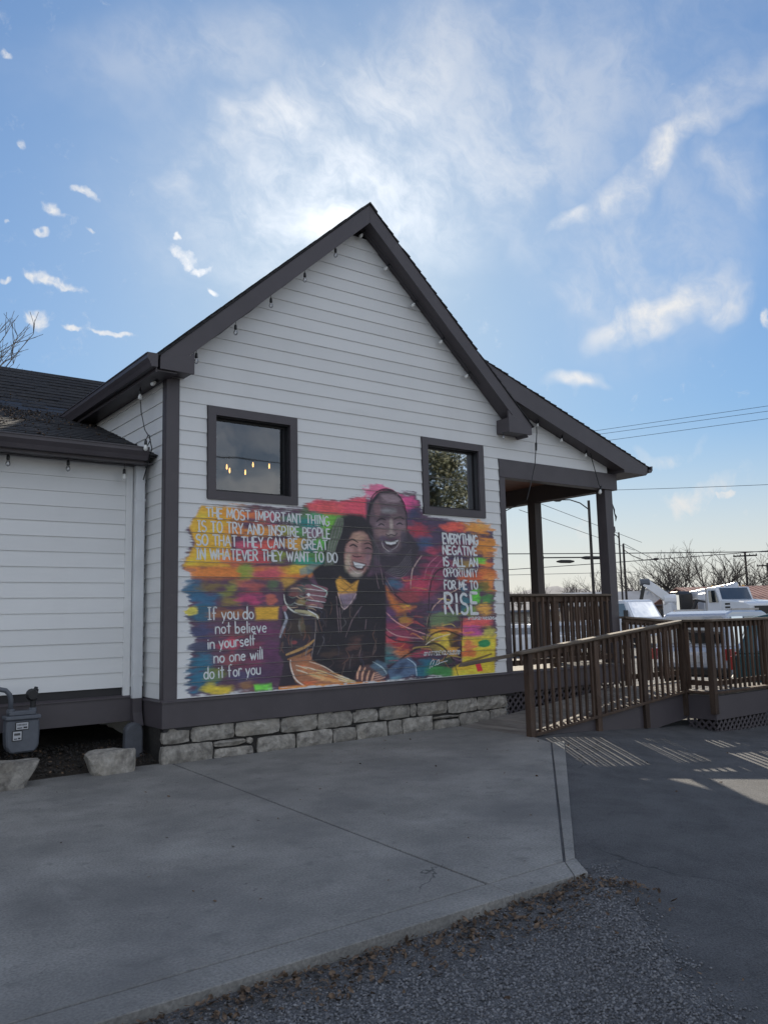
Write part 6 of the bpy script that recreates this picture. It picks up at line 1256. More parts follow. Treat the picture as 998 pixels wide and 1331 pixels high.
for op in MURAL:
    if op[0] == 'b':
        _, X0, Zc, rx, rz, col, al, rot = op; c_, s_ = math.cos(R(rot)), math.sin(R(rot)); reach = 1.5 * max(rx, rz)
        jj = slice(max(0, int((X0 - reach - MX0) / cw)), max(0, int((X0 + reach - MX0) / cw) + 2)); ii = np.where(np.abs(Zr - Zc) < reach)[0]
        if len(ii) == 0 or jj.stop - jj.start < 2: continue
        ii = slice(ii[0], ii[-1] + 1); dx, dz = XX[ii, jj] - X0, ZZ[ii, jj] - Zc
        a_, b_ = (dx * c_ + dz * s_) / rx, (-dx * s_ + dz * c_) / rz; rr_ = np.hypot(a_, b_); big = rx > .13
        rr_ = rr_ + (NA[ii, jj] * 1.0 + NB[ii, jj] * .6) * (1.25 if big else (.9 if rx > .08 else .35))
        k = sm((1.12 - rr_) / (.75 if big else .5)) * al
    elif op[0] == 'p':
        _, P, col, al, soft = op; xs_ = [q[0] for q in P]; zs_ = [q[1] for q in P]; mg = soft * 3 + .05
        jj = slice(max(0, int((min(xs_) - mg - MX0) / cw)), max(0, int((max(xs_) + mg - MX0) / cw) + 2)); ii = np.where((Zr > min(zs_) - mg) & (Zr < max(zs_) + mg))[0]
        if len(ii) == 0: continue
        ii = slice(ii[0], ii[-1] + 1); d = sdpoly(P, XX[ii, jj], ZZ[ii, jj])
        if first: d = d + NB[ii, jj] * .09 + ND[ii, jj] * .10 + NA[ii, jj] * .05; 
        else: d = d + NB[ii, jj] * soft * .8
        k = sm(.5 - d / (2 * soft + .004)) * al
        if first or min(xs_) < .6 or max(zs_) > 1.5 or max(xs_) > 5.0: ALPHA[ii, jj] = np.maximum(ALPHA[ii, jj], k)
        first = False
    else:
        _, P, w_, col, al = op
        for q in range(1): pass
        Q = [np.array(P[0])]
        for i in range(len(P) - 1):           # Catmull-Rom through the brush points
            p0, p1, p2, p3 = (np.array(P[max(i - 1, 0)]), np.array(P[i]), np.array(P[i + 1]), np.array(P[min(i + 2, len(P) - 1)]))
            for t in (.25, .5, .75, 1.): Q.append(.5 * (2 * p1 + (p2 - p0) * t + (2 * p0 - 5 * p1 + 4 * p2 - p3) * t * t + (3 * p1 - p0 - 3 * p2 + p3) * t ** 3))
        xs_ = [q[0] for q in Q]; zs_ = [q[1] for q in Q]; mg = w_ + .02
        jj = slice(max(0, int((min(xs_) - mg - MX0) / cw)), max(0, int((max(xs_) + mg - MX0) / cw) + 2)); ii = np.where((Zr > min(zs_) - mg) & (Zr < max(zs_) + mg))[0]
        if len(ii) == 0: continue
        ii = slice(ii[0], ii[-1] + 1); X_, Z_ = XX[ii, jj], ZZ[ii, jj]; d = np.full(X_.shape, 9.); nQ = len(Q) - 1
        for i in range(nQ):
            (x0, z0), (x1, z1) = Q[i], Q[i + 1]; ex, ez = x1 - x0, z1 - z0; wx, wz = X_ - x0, Z_ - z0; t = np.clip((wx * ex + wz * ez) / (ex * ex + ez * ez + 1e-12), 0, 1)
            tap = .55 + .45 * math.sin(math.pi * (i + .5) / nQ); d = np.minimum(d, np.hypot(wx - ex * t, wz - ez * t) / tap)
        k = sm(.5 + (w_ / 2 - d) / .010) * al
    col = np.array(col) * (1 + NC[ii, jj][..., None] * .5 + ND[ii, jj][..., None] * .35)
    IMG[ii, jj] = IMG[ii, jj] * (1 - k[..., None]) + col * k[..., None]
    if op[0] == 'b' and op[4] > .08 and op[3] > .12 and op[6] >= .8: ALPHA[ii, jj] = np.maximum(ALPHA[ii, jj], k * .95)
ALPHA = sm((ALPHA - .12) / .5)
IMG = IMG * ALPHA[..., None] + .74 * (1 - ALPHA[..., None])
IMG = np.clip(IMG, .004, .85)
boardi = np.array([q[0] for q in rows]); ok = (ALPHA[:-1, :-1] + ALPHA[1:, :-1] + ALPHA[:-1, 1:] + ALPHA[1:, 1:]) > .15
ok &= (boardi[:-1] == boardi[1:])[:, None] & (Zr[1:] > -.876)[:, None] & ((Xc[1:] < 5.54))[None, :]
inw = (Zr[:-1] > WB - .006)[:, None] & (((Xc[1:] > WIN[0][0]) & (Xc[:-1] < WIN[0][1])) | ((Xc[1:] > WIN[1][0]) & (Xc[:-1] < WIN[1][1])))[None, :]; ok &= ~inw
fr = np.array([(z - (Z0 - C_ * i)) / C_ for i, z in rows]); YY = (-.010 + .013 * fr - .0030)[:, None] + 0 * XX
I, J = np.where(ok); nc1 = ncol + 1; F_ = np.stack([I * nc1 + J, (I + 1) * nc1 + J, (I + 1) * nc1 + J + 1, I * nc1 + J + 1], 1)
used = np.unique(F_); remap = np.full(XX.size, -1); remap[used] = np.arange(len(used)); V_ = np.stack([XX.ravel(), YY.ravel(), ZZ.ravel()], 1)[used]; o_ = org(BL); V_ = V_ - np.array(o_)
me = fast('mural', V_, remap[F_], 'mural'); ca = me.color_attributes.new('paint', 'FLOAT_COLOR', 'POINT')
ca.data.foreach_set('color', np.concatenate([IMG.reshape(-1, 3)[used], np.ones((len(used), 1))], 1).astype(np.float32).ravel())
MU = link('mural', me, BL, kind='stuff', label='bright multicoloured mural of two smiling embracing figures with white hand-painted quotations')

# ---- hand lettering: strokes on a unit cell (x 0..w, y 0..1), curves smoothed
def arc(cx, cy, rx, ry, a0, a1, n=9): return [(cx + rx * math.cos(R(a0 + (a1 - a0) * i / n)), cy + ry * math.sin(R(a0 + (a1 - a0) * i / n))) for i in range(n + 1)]
GL = {
 'A': (.62, [[(0, 0), (.31, 1), (.62, 0)], [(.12, .36), (.5, .36)]]), 'B': (.5, [[(0, 0), (0, 1)], [(0, 1)] + arc(.2, .77, .24, .23, 90, -90) + [(0, .54)], [(0, .54)] + arc(.22, .27, .28, .27, 90, -90) + [(0, 0)]]),
 'C': (.55, [arc(.32, .5, .32, .5, 50, 310, 12)]), 'D': (.56, [[(0, 0), (0, 1)], [(0, 1)] + arc(.16, .5, .4, .5, 90, -90, 10) + [(0, 0)]]),
 'E': (.46, [[(.46, 1), (0, 1), (0, 0), (.46, 0)], [(0, .52), (.38, .52)]]), 'F': (.46, [[(.46, 1), (0, 1), (0, 0)], [(0, .52), (.36, .52)]]),
 'G': (.6, [arc(.33, .5, .33, .5, 50, 330, 12) + [(.62, .42), (.38, .42)]]), 'H': (.52, [[(0, 0), (0, 1)], [(.52, 0), (.52, 1)], [(0, .5), (.52, .5)]]),
 'I': (.05, [[(.025, 0), (.025, 1)]]), 'J': (.4, [[(.36, 1), (.36, .2)] + arc(.18, .2, .18, .2, 0, -180, 6)]), '|I': (.3, [[(.15, 0), (.15, 1)], [(0, 1), (.3, 1)], [(0, 0), (.3, 0)]]),
 'K': (.5, [[(0, 0), (0, 1)], [(.5, 1), (0, .42)], [(.15, .55), (.52, 0)]]), 'L': (.42, [[(0, 1), (0, 0), (.42, 0)]]),
 'M': (.68, [[(0, 0), (.04, 1), (.34, .3), (.64, 1), (.68, 0)]]), 'N': (.54, [[(0, 0), (0, 1), (.54, 0), (.54, 1)]]), 'O': (.62, [arc(.31, .5, .31, .5, 90, 450, 14)]),
 'P': (.5, [[(0, 0), (0, 1)], [(0, 1)] + arc(.22, .73, .27, .27, 90, -90) + [(0, .46)]]), 'R': (.52, [[(0, 0), (0, 1)], [(0, 1)] + arc(.22, .75, .26, .25, 90, -90) + [(0, .5)], [(.18, .5), (.52, 0)]]),
 'S': (.5, [arc(.26, .75, .24, .25, 40, 270, 9) + arc(.25, .25, .26, .25, 90, -140, 9)[1:]]), 'T': (.56, [[(.28, 0), (.28, 1)], [(0, 1), (.56, 1)]]),
 'U': (.54, [[(0, 1), (0, .28)] + arc(.27, .28, .27, .28, 180, 360, 8) + [(.54, 1)]]), 'V': (.58, [[(0, 1), (.29, 0), (.58, 1)]]), 'W': (.82, [[(0, 1), (.2, 0), (.41, .8), (.62, 0), (.82, 1)]]),
 'Y': (.56, [[(0, 1), (.28, .48), (.56, 1)], [(.28, .48), (.28, 0)]]),
 'b': (.42, [[(0, 1.15), (0, 0)], arc(.2, .3, .2, .3, 180, 540, 12)]), 'd': (.42, [[(.42, 1.15), (.42, 0)], arc(.21, .3, .21, .3, 0, 360, 12)]), 'e': (.42, [[(.02, .32), (.40, .34)] + arc(.21, .3, .2, .3, 15, 320, 10)]),
 'f': (.34, [arc(.22, .98, .14, .17, 30, 180, 5) + [(.08, 0)], [(-.04, .6), (.26, .6)]]), 'i': (.06, [[(.03, 0), (.03, .62)], [(.03, .84), (.032, .88)]]), 'l': (.06, [[(.03, 0), (.03, 1.15)]]),
 'n': (.4, [[(0, 0), (0, .62)], [(0, .35)] + arc(.2, .4, .2, .22, 170, 0, 7) + [(.4, 0)]]), 'o': (.42, [arc(.21, .3, .21, .3, 90, 450, 12)]), 'r': (.28, [[(0, 0), (0, .62)], [(0, .34)] + arc(.17, .42, .17, .2, 165, 45, 5)]),
 's': (.34, [arc(.18, .46, .16, .15, 40, 270, 7) + arc(.17, .15, .17, .16, 90, -140, 7)[1:]]), 't': (.34, [[(.15, 1.0), (.15, 0)], [(-.02, .66), (.32, .66)]]),
 'u': (.4, [[(0, .62), (0, .2)] + arc(.2, .2, .2, .2, 180, 360, 6) + [(.4, .62)], [(.4, .3), (.4, 0)]]), 'v': (.4, [[(0, .62), (.2, 0), (.4, .62)]]), 'w': (.58, [[(0, .62), (.14, 0), (.29, .5), (.44, 0), (.58, .62)]]),
 'y': (.4, [[(0, .62), (.2, .04)], [(.42, .62), (.1, -.36)]]), '@': (.8, [arc(.4, .45, .4, .45, -50, 300, 14), arc(.4, .45, .17, .2, 0, 360, 8), [(.57, .62), (.57, .3), (.7, .25)]]),
 '#': (.5, [[(.12, 0), (.2, 1)], [(.32, 0), (.4, 1)], [(0, .66), (.5, .66)], [(0, .34), (.48, .34)]])}
def lettering(text, x0, x1, zb0, zb1, h, w, gap=.16, space=.42, slab_i=False, track=None):
    adv = []; p = 0
    for ch in text:
        if ch == ' ': p += space; adv.append(None); continue
        key = '|I' if (ch == 'I' and slab_i) else ch
        adv.append((key, p)); p += GL[key][0] + gap
    tot = p - gap; sx = (x1 - x0) / tot; words = text.split(' '); wi = 0; b = MB(); rr = random.Random(sum(map(ord, text))); nst = 0; made = []
    def flush():
        nonlocal b
        if b.v: part('lettering', b, 'letter', MU)
        b = MB()
    for a in adv:
        if a is None: flush(); continue
        key, px = a; dz = rr.uniform(-.02, .02) * h; hs = rr.uniform(.95, 1.05)
        for st_ in GL[key][1]:
            pts = []
            for i in range(len(st_) - 1):
                (ax, ay), (bx_, by_) = st_[i], st_[i + 1]; n = max(1, int(math.hypot((bx_ - ax) * sx, (by_ - ay) * h) / .018))
                for t in range(n): pts.append((ax + (bx_ - ax) * t / n, ay + (by_ - ay) * t / n))
            pts.append(st_[-1]); W_ = []
            for (ux, uy) in pts:
                X_ = x0 + (px + ux) * sx; zbase = zb0 + (zb1 - zb0) * (X_ - x0) / (x1 - x0); W_.append(Vector((X_, zbase + dz + uy * h * hs)))
            lay = .0042 + .0002 * (nst % 4); nst += 1; n = len(W_); vs = []; ww = w * rr.uniform(.9, 1.1)
            d0 = (W_[1] - W_[0]).normalized(); d1 = (W_[-1] - W_[-2]).normalized(); W_[0] = W_[0] - d0 * ww * .3; W_[-1] = W_[-1] + d1 * ww * .3
            for i in range(n):
                d = (W_[min(i + 1, n - 1)] - W_[max(i - 1, 0)]); d = d.normalized() if d.length > 1e-6 else d0
                e1 = (W_[i] - W_[i - 1]).normalized() if i else d; k = 1. / max(.6, abs(d.dot(e1))); nv = Vector((-d.y, d.x)) * ww * .5 * k
                tp = .7 if i in (0, n - 1) else 1. 
                qa, qb = W_[i] + nv * tp, W_[i] - nv * tp; yy = min(ysurf(qa.y), ysurf(qb.y), ysurf(W_[i].y), ysurf(.5 * (qa.y + W_[i].y)), ysurf(.5 * (qb.y + W_[i].y))) - lay; vs += [(qa.x, yy, qa.y), (qb.x, yy, qb.y)]
            b.add(vs, [(2 * i, 2 * i + 2, 2 * i + 3, 2 * i + 1) for i in range(n - 1)])
    flush()
lettering('THE MOST IMPORTANT THING', .508, 2.288, 1.262, 1.250, .132, .020, slab_i=True)
lettering('IS TO TRY AND INSPIRE PEOPLE', .398, 2.300, 1.092, 1.078, .132, .020, slab_i=True)
lettering('SO THAT THEY CAN BE GREAT', .379, 2.258, .925, .925, .130, .020)
lettering('IN WHATEVER THEY WANT TO DO', .381, 2.416, .757, .762, .128, .021, slab_i=True)
lettering('If you do', .534, 1.146, .028, .030, .140, .017, slab_i=True, space=.3)
lettering('not believe', .635, 1.329, -.142, -.142, .125, .017, space=.3)
lettering('in yourself', .536, 1.176, -.318, -.296, .125, .017, space=.34)
lettering('no one will', .616, 1.273, -.488, -.470, .125, .017, space=.36)
lettering('do it for you', .488, 1.240, -.672, -.655, .132, .017, space=.3)
lettering('EVERYTHING', 4.318, 5.026, 1.088, 1.088, .148, .030, gap=.13)
lettering('NEGATIVE', 4.312, 5.000, .925, .925, .132, .028)
lettering('IS ALL AN', 4.318, 5.007, .750, .752, .130, .026, space=.5)
lettering('OPPORTUNITY', 4.312, 4.999, .590, .592, .122, .019, gap=.1)
lettering('FOR ME TO', 4.318, 4.990, .405, .405, .125, .026, space=.45)
lettering('RISE', 4.320, 4.975, .045, .030, .305, .045, gap=.24)
lettering('#YOURSBYANDSONS', 4.776, 5.325, -.055, -.062, .042, .009, gap=.14)
lettering('@MATTSDEYOLASUBURB', 3.885, 4.58, -.553, -.558, .058, .010, gap=.12)
def scribble(P, w):
    b = MB(); Q = [Vector(P[0])]
    for i in range(len(P) - 1):
        p0, p1, p2, p3 = [Vector(P[k]) for k in (max(i - 1, 0), i, i + 1, min(i + 2, len(P) - 1))]
        for t in (.25, .5, .75, 1.): Q.append(.5 * (2 * p1 + (p2 - p0) * t + (2 * p0 - 5 * p1 + 4 * p2 - p3) * t * t + (3 * p1 - p0 - 3 * p2 + p3) * t ** 3))
    vs = []
    for i, q in enumerate(Q):
        d = (Q[min(i + 1, len(Q) - 1)] - Q[max(i - 1, 0)]).normalized(); nv = Vector((-d.y, d.x)) * w / 2
        for s_ in (1, -1): r_ = q + nv * s_; vs.append((r_.x, ysurf(r_.y) - .0045 - .00002 * i, r_.y))
    b.add(vs, [(2 * i, 2 * i + 2, 2 * i + 3, 2 * i + 1) for i in range(len(Q) - 1)]); part('signature', b, 'letter', MU)
scribble([(3.99, -.74), (4.0, -.67), (4.05, -.62), (4.07, -.64), (4.02, -.72), (4.06, -.70), (4.10, -.69), (4.13, -.64), (4.17, -.62), (4.15, -.68), (4.12, -.69), (4.20, -.665), (4.33, -.645)], .010)

# ------------------------------------------------------------------ string lights
def bulb_at(par, x, y, z, mt='bulb', tilt=(0, 0, 0), s=1.):
    so_ = inst('socket', sock_me, par, (x, y, z), tilt, (s, s, s)); bo = link('bulb', bulb_me if mt == 'bulb' else bulbw_me, so_)
sock_me = MB().lathe([(.006, 0), (.012, -.01), (.017, -.02), (.019, -.06), (.017, -.066)], n=10).mesh('socket', 'black', smooth=True)
bprof = [(.012, -.066), (.016, -.078), (.023, -.095), (.026, -.112), (.023, -.128), (.012, -.139), (.003, -.142)]
bulb_me = MB().lathe(bprof, n=12).mesh('bulb', 'bulb', smooth=True); bulbw_me = MB().lathe(bprof, n=12).mesh('bulb', 'bulbw', smooth=True)
def strand(name, loc, pts, label, r=.005, grp='café string lights along the eaves'):
    t = thing(name, loc, label, 'string lights', grp); part('cable', MB().tube(pts, r, 5), 'black', t); return t
A = [(.263, 3.199), (.787, 3.661), (1.294, 4.127), (1.813, 4.598), (2.318, 5.079)]
t = strand('string_light', (1.3, -.25, 4.1), [(x + d, -.235, z + .085 + d * .9 - (.012 if d else 0)) for x, z in A for d in (-.2, 0, .2)], 'string of clear bulbs hanging under the left slope of the gable')
for x, z in A: part('drop_wire', MB().tube([(x, -.235, z + .08), (x, -.235, z + .03)], .004, 5), 'black', t); bulb_at(t, x, -.235, z + .045)
A = [(2.92, 5.50), (3.36, 5.075), (3.86, 4.60), (4.39, 4.13), (4.90, 3.66)]
t = strand('string_light', (3.9, -.12, 4.6), [(x + d, -.115, 5.635 - .9 * (x + d - 2.885) - .012) for x, z in A for d in (-.2, 0, .2)], 'string of pale bulbs pointing down from the right slope of the gable')
for x, z in A: bulb_at(t, x, -.115, 5.635 - .9 * (x - 2.885) - .01, 'bulbw', (R(12), R(35), 0))
bulb_at(t, 5.47, -.22, 2.885, 'bulb', (0, 0, 0), .8)
t = strand('string_light', (-1.0, .5, 1.93), [(-8.4, .50, 1.935)] + [(-1.653 + k * .327, .50, 1.925 if k % 2 else 1.935) for k in range(5)] + [(-.22, .50, 1.93)], 'string of clear bulbs under the gutter of the low wing')
for x in (-4.3, -3.64, -2.98, -2.31, -1.653, -.999): bulb_at(t, x, .50, 1.925)
bulb_at(t, -.335, .50, 1.88, 'bulbw'); part('drop_wire', MB().tube([(-.335, .5, 1.935), (-.335, .5, 1.87)], .004, 5), 'black', t)
t = strand('string_light', (-.15, .5, 2.5), [(-.15, .50, 2.925), (-.155, .50, 2.86), (-.15, .46, 2.6), (-.14, .36, 2.36), (-.15, .22, 2.26), (-.20, .19, 2.16), (-.17, .19, 2.12), (-.13, .19, 2.2), (-.14, .22, 2.27), (-.10, .22, 2.1), (-.11, .3, 1.95), (-.115, .45, 1.75)], 'black cable with two bulbs hanging from the main eave to the wing gutter', .007)
bulb_at(t, -.16, .48, 2.90, 'bulbw'); bulb_at(t, -.19, .19, 2.20, 'bulbw'); bulb_at(t, -.06, .10, 2.945, 'bulbw', (0, R(50), 0))
t = strand('string_light', (6.3, -.1, 2.6), [(6.39, -.10, 3.25), (6.385, -.10, 3.0), (6.35, -.10, 2.77), (6.30, -.10, 2.45), (6.20, -.10, 2.17), (6.07, -.10, 1.85), (6.0, .3, 1.72), (5.9, .8, 1.66), (5.75, 1.3, 1.80)], 'slack black cable looping down across the porch beam', .008)
part('plug', MB().tube([(6.356, -.10, 2.83), (6.345, -.10, 2.70)], [.02, .016], 8), 'black', t)
for x in (6.42, 7.0, 7.62): bulb_at(t, x, -.12, zp_(x) - .325, 'bulbw', (0, R(20), 0), .9)
t = strand('string_light', (7.85, -.1, 2.5), [(7.72, -.12, 2.80), (7.77, -.10, 2.70), (7.86, -.10, 2.45), (7.93, -.10, 2.25), (8.0, -.10, 2.17)], 'short cable with one bulb hanging beside the corner porch post', .008)
bulb_at(t, 7.99, -.10, 2.235, 'bulbw', (0, R(20), 0), 1.15)
# small black clips left on the right side of the corner post
solo('cable_end', MB().tube([(8.43, .02, 1.95), (8.46, .01, 1.85), (8.45, .0, 1.78), (8.49, .0, 1.72), (8.47, .0, 1.64)], [.008, .014, .010, .018, .006], 6), 'black', (8.44, .02, 1.8), 'frayed black cable end fixed to the street side of the corner post', 'cable')

# pendant bulbs inside the room, seen through the left window
for k, (x, z) in enumerate(((2.257, 2.545), (2.309, 2.49), (2.597, 2.485), (2.742, 2.629), (3.053, 2.632))):
    lb = ('leftmost upper glowing bulb seen in the left window', 'glowing bulb just below the leftmost one in the left window', 'lowest middle glowing bulb seen in the left window', 'brightest middle glowing bulb high in the left window', 'rightmost glowing bulb seen in the left window')[k]
    t = thing('pendant_lamp', (x, 3.0 + .1 * (k % 2), 3.02), lb, 'lamp', 'lit pendant bulbs inside the room')
    part('cord', MB().tube([(x, 3.0, 3.02), (x, 3.0, z + .05)], .004, 5), 'black', t); part('bulb', MB().lathe([(.005, .045), (.009, .03), (.013, 0), (.011, -.03), (.003, -.045)], (x, 3.0, z), 10), 'lit', t, smooth=True)

# ------------------------------------------------------------------ street furniture, wires
def at(az, el, d):
    a = R(az); return Vector((-3.7515 + d * math.sin(a), -9.2435 + d * math.cos(a), d * math.tan(R(el))))
GZ = -1.87
def lamp(az, d, top_el, arm_az, arm_el, label, r=.10):
    p = at(az, 0, d); tz = at(az, top_el, d).z; t = thing('street_lamp', (p.x, p.y, GZ), label, 'street lamp')
    part('pole', MB().tube([(p.x, p.y, GZ), (p.x, p.y, tz)], [r, r * .8], 10), 'pole', t)
    if arm_az is not None:
        q = at(arm_az, arm_el, d); z1 = tz - .55; P_ = [Vector((p.x, p.y, z1)), Vector(((p.x * .7 + q.x * .3), (p.y * .7 + q.y * .3), z1 + (q.z - z1) * .62)), Vector(((p.x * .35 + q.x * .65), (p.y * .35 + q.y * .65), q.z - .03)), q]
        part('arm', MB().tube(P_, .035, 6), 'pole', t); e = (q - P_[2]).normalized(); s_ = q + e * .45
        part('lamp_head', MB().tube([q - e * .1, q, q + e * .25, s_], [.05, .12, .13, .06], 8), 'pole', t)
    return t
lamp(51.2, 50, 7.6, 49.3, 7.75, 'tall dark street lamp seen through the porch opening with its arm reaching left')
lamp(53.05, 70, 5.35, 52.75, 5.2, 'thin street lamp pole just right of the corner porch post', .08)
lamp(53.3, 80, 4.56, 55.2, 3.45, 'dark street lamp with a long arm reaching right above the bucket truck', .12)
def upole(az, d, el, label):
    p = at(az, 0, d); tz = at(az, el, d).z; t = thing('utility_pole', (p.x, p.y, GZ), label, 'utility pole'); part('pole', MB().tube([(p.x, p.y, GZ), (p.x, p.y, tz)], [.17, .12], 8), 'pole', t)
    a = R(az); dx, dy = math.cos(a), -math.sin(a); cz = tz - .35; b = MB(); q0 = Vector((p.x - dx * 1.3, p.y - dy * 1.3, cz)); q1 = Vector((p.x + dx * 1.3, p.y + dy * 1.3, cz)); part('crossarm', MB().tube([q0, q1], .09, 4), 'pole', t)
    for k in (-1.2, -.5, .5, 1.2): b.lathe([(.05, 0), (.06, .06), (.03, .16)], (p.x + dx * k, p.y + dy * k, cz + .08), 6)
    part('insulators', b, 'pole', t); return t
upole(60.75, 105, 3.6, 'dark wooden utility pole with a crossarm standing in front of the bare trees')
upole(62.0, 118, 2.9, 'farther utility pole at the right edge beyond the red roofed building')
def wire(a0, e0, d0, a1, e1, d1, label, r=.02, sag=.0, name='power_line', grp='overhead wires'):
    p, q = at(a0, e0, d0), at(a1, e1, d1); P_ = [p.lerp(q, t / 16.) - Vector((0, 0, sag * 4 * (t / 16.) * (1 - t / 16.))) for t in range(17)]
    b = MB().tube(P_, r, 4); return solo(name, b, 'black', P_[8], label, 'cable', grp)
wire(49.5, 12.10, 46, 68, 12.85, 46, 'uppermost of the three thin wires rising right of the porch roof', .012)
wire(49.5, 11.85, 46, 68, 12.50, 46, 'middle one of the three thin wires rising right of the porch roof', .012)
wire(49.5, 11.35, 46, 68, 12.05, 46, 'lowest of the three thin wires rising right of the porch roof', .012)
wire(40, 8.6, 55, 70, 7.5, 60, 'single level wire passing just below the porch gutter', .016, .2)
wire(40, 4.35, 60, 72, 3.2, 75, 'level dark wire that carries the hanging signal', .035, .1)
wire(44, 3.05, 70, 80, 4.2, 80, 'wire running low behind the bare trees', .03, .2)
wire(44, 2.75, 70, 54, 2.65, 90, 'lowest level wire seen through the porch opening', .022)
wire(46.5, 8.2, 48, 54.5, 4.6, 70, 'upper of two wires slanting down behind the porch post', .020)
wire(46.5, 7.2, 48, 54.0, 4.1, 70, 'lower of two wires slanting down behind the porch post', .020)
wire(53.3, 4.6, 80, 56.5, 2.6, 80, 'short guy wire slanting down from the pole above the bucket truck', .025)
sg = thing('traffic_signal', at(49.4, 3.7, 62), 'dark signal cluster hanging from the overhead wire behind the porch', 'signal'); p = at(49.4, 3.75, 62)
a = R(49.4); dx, dy = math.cos(a), -math.sin(a)
part('bracket', MB().tube([(p.x - dx * 2.3, p.y - dy * 2.3, p.z + .12), (p.x + dx * 2.4, p.y + dy * 2.4, p.z - .02)], .05, 5), 'black', sg)
part('housing', MB().tube([(p.x - dx * .6, p.y - dy * .6, p.z - .22), (p.x - dx * .3, p.y - dy * .3, p.z - .22), (p.x + dx * .4, p.y + dy * .4, p.z - .25), (p.x + dx * .7, p.y + dy * .7, p.z - .25)], [.05, .13, .13, .05], 8), 'black', sg)
part('housing', MB().tube([(p.x + dx * 1.2, p.y + dy * 1.2, p.z), (p.x + dx * 1.5, p.y + dy * 1.5, p.z - .02), (p.x + dx * 2.6, p.y + dy * 2.6, p.z - .06)], [.06, .14, .12], 8), 'black', sg)
part('housing', MB().tube([(p.x - dx * 2.4, p.y - dy * 2.4, p.z + .12), (p.x - dx * 1.5, p.y - dy * 1.5, p.z + .1)], [.10, .14], 8), 'black', sg)

# ------------------------------------------------------------------ trees
def bare_mesh(seed, H, spread=.55, levels=6, nb=3, r0=.16, lean=(0, 0)):
    rr = random.Random(seed); V_ = []; F_ = []; TV = []; TF = []
    def seg(p, q, r_, r2, trunk):
        V1, F1 = (TV, TF) if trunk else (V_, F_); d = (q - p).normalized(); a = d.cross(Vector((.2, .9, .1))); a = a.normalized() if a.length > .01 else Vector((1, 0, 0)); c = d.cross(a); b0 = len(V1); n = 5 if trunk else 3
        for pp, r3 in ((p, r_), (q, r2)):
            for k in range(n): t = 2 * math.pi * k / n; V1.append(tuple(pp + (a * math.cos(t) + c * math.sin(t)) * r3))
        for k in range(n): F1.append((b0 + k, b0 + (k + 1) % n, b0 + n + (k + 1) % n, b0 + n + k))
    def grow(p, d, L_, r_, lv):
        n = 3 if lv < 3 else 2; q = p
        for i in range(n):
            d = (d + Vector((rr.gauss(0, .12), rr.gauss(0, .12), rr.gauss(0, .06) + .04))).normalized(); q2 = q + d * L_ / n; k = r_ * (1 - .25 * (i + 1) / n); seg(q, q2, r_ * (1 - .25 * i / n), k, lv <= 1); q = q2
            if lv < levels and lv > 0 and i < n - 1:
                ax = Vector((rr.gauss(0, 1), rr.gauss(0, 1), rr.gauss(0, .3))).normalized(); nd = (d + ax * spread * 1.3).normalized(); grow(q, nd, L_ * rr.uniform(.45, .7), r_ * .5, lv + 1)
        if lv < levels:
            for _ in range(nb if lv else nb + 1):
                ax = Vector((rr.gauss(0, 1), rr.gauss(0, 1), rr.gauss(0, .25))).normalized(); nd = (d + ax * spread * rr.uniform(.7, 1.4)).normalized(); grow(q, nd, L_ * rr.uniform(.6, .85), max(.009, r_ * .62), lv + 1)
    grow(Vector((0, 0, 0)), Vector((lean[0], lean[1], 1)).normalized(), H * .24, r0, 0)
    return fast('trunk', TV, TF, 'bark'), fast('branches', V_, F_, 'bark')
variants = [bare_mesh(3, 8, .5, 5, 2, .11), bare_mesh(8, 8, .58, 5, 2, .10), bare_mesh(21, 8, .46, 5, 2, .12), bare_mesh(33, 8, .62, 5, 2, .10)]
print('tree faces', [len(b_.polygons) for _, b_ in variants])
def tree(loc, sc, rot, k, label, grp='bare winter trees beyond the parking lot'):
    t = thing('bare_tree', loc, label, 'tree', grp); tr, br = variants[k % 4]
    for nm, me_ in (('trunk', tr), ('branches', br)): o = link(nm, me_, t)
    t.scale = (sc, sc, sc); t.rotation_euler = (0, 0, rot); return t
spec = [(a_, d_, s_ * 1.28, l_) for a_, d_, s_, l_ in [(46.2, 150, 1.05, 'behind the slim porch post'), (48.4, 150, 1.05, 'left of the tall street lamp'), (49.6, 140, 1.1, 'under the hanging signal'), (50.6, 150, 1.2, 'just left of the street lamp pole'), (51.9, 130, 1.25, 'between the street lamp and the corner post'),
        (54.3, 105, 1.05, 'above the cab of the bucket truck'), (55.4, 100, 1.15, 'behind the raised white boom'), (56.4, 95, 1.2, 'tall and forked beyond the crane cab'), (57.3, 92, 1.28, 'tallest above the left end of the red roof'), (58.2, 95, 1.2, 'above the middle of the red roof'), (59.1, 96, 1.24, 'widest crown left of the utility pole'), (60.1, 100, 1.12, 'directly left of the utility pole'), (61.2, 90, .98, 'directly right of the utility pole'), (62.1, 88, 1.05, 'at the right edge of the picture'), (63.6, 92, 1.1, 'past the right edge of the picture'), (47.3, 160, 1.0, 'low and far beyond the porch railing'),
        (54.8, 120, 1.1, 'thin and far behind the bucket truck'), (56.9, 118, 1.2, 'farther back behind the crane cab'), (58.7, 118, 1.25, 'farther back behind the red roof'), (60.7, 120, 1.2, 'farther back behind the utility pole')]]
for k, (az, d, sc, lb) in enumerate(spec):
    p = at(az, 0, d); tree((p.x, p.y, GZ - .2), sc, k * 1.7, k, 'bare winter tree ' + lb)
p = at(9.7, 0, 25); tb = thing('bare_tree', (p.x, p.y, -1.8), 'bare tree whose top shows above the wing roof at the far left', 'tree')
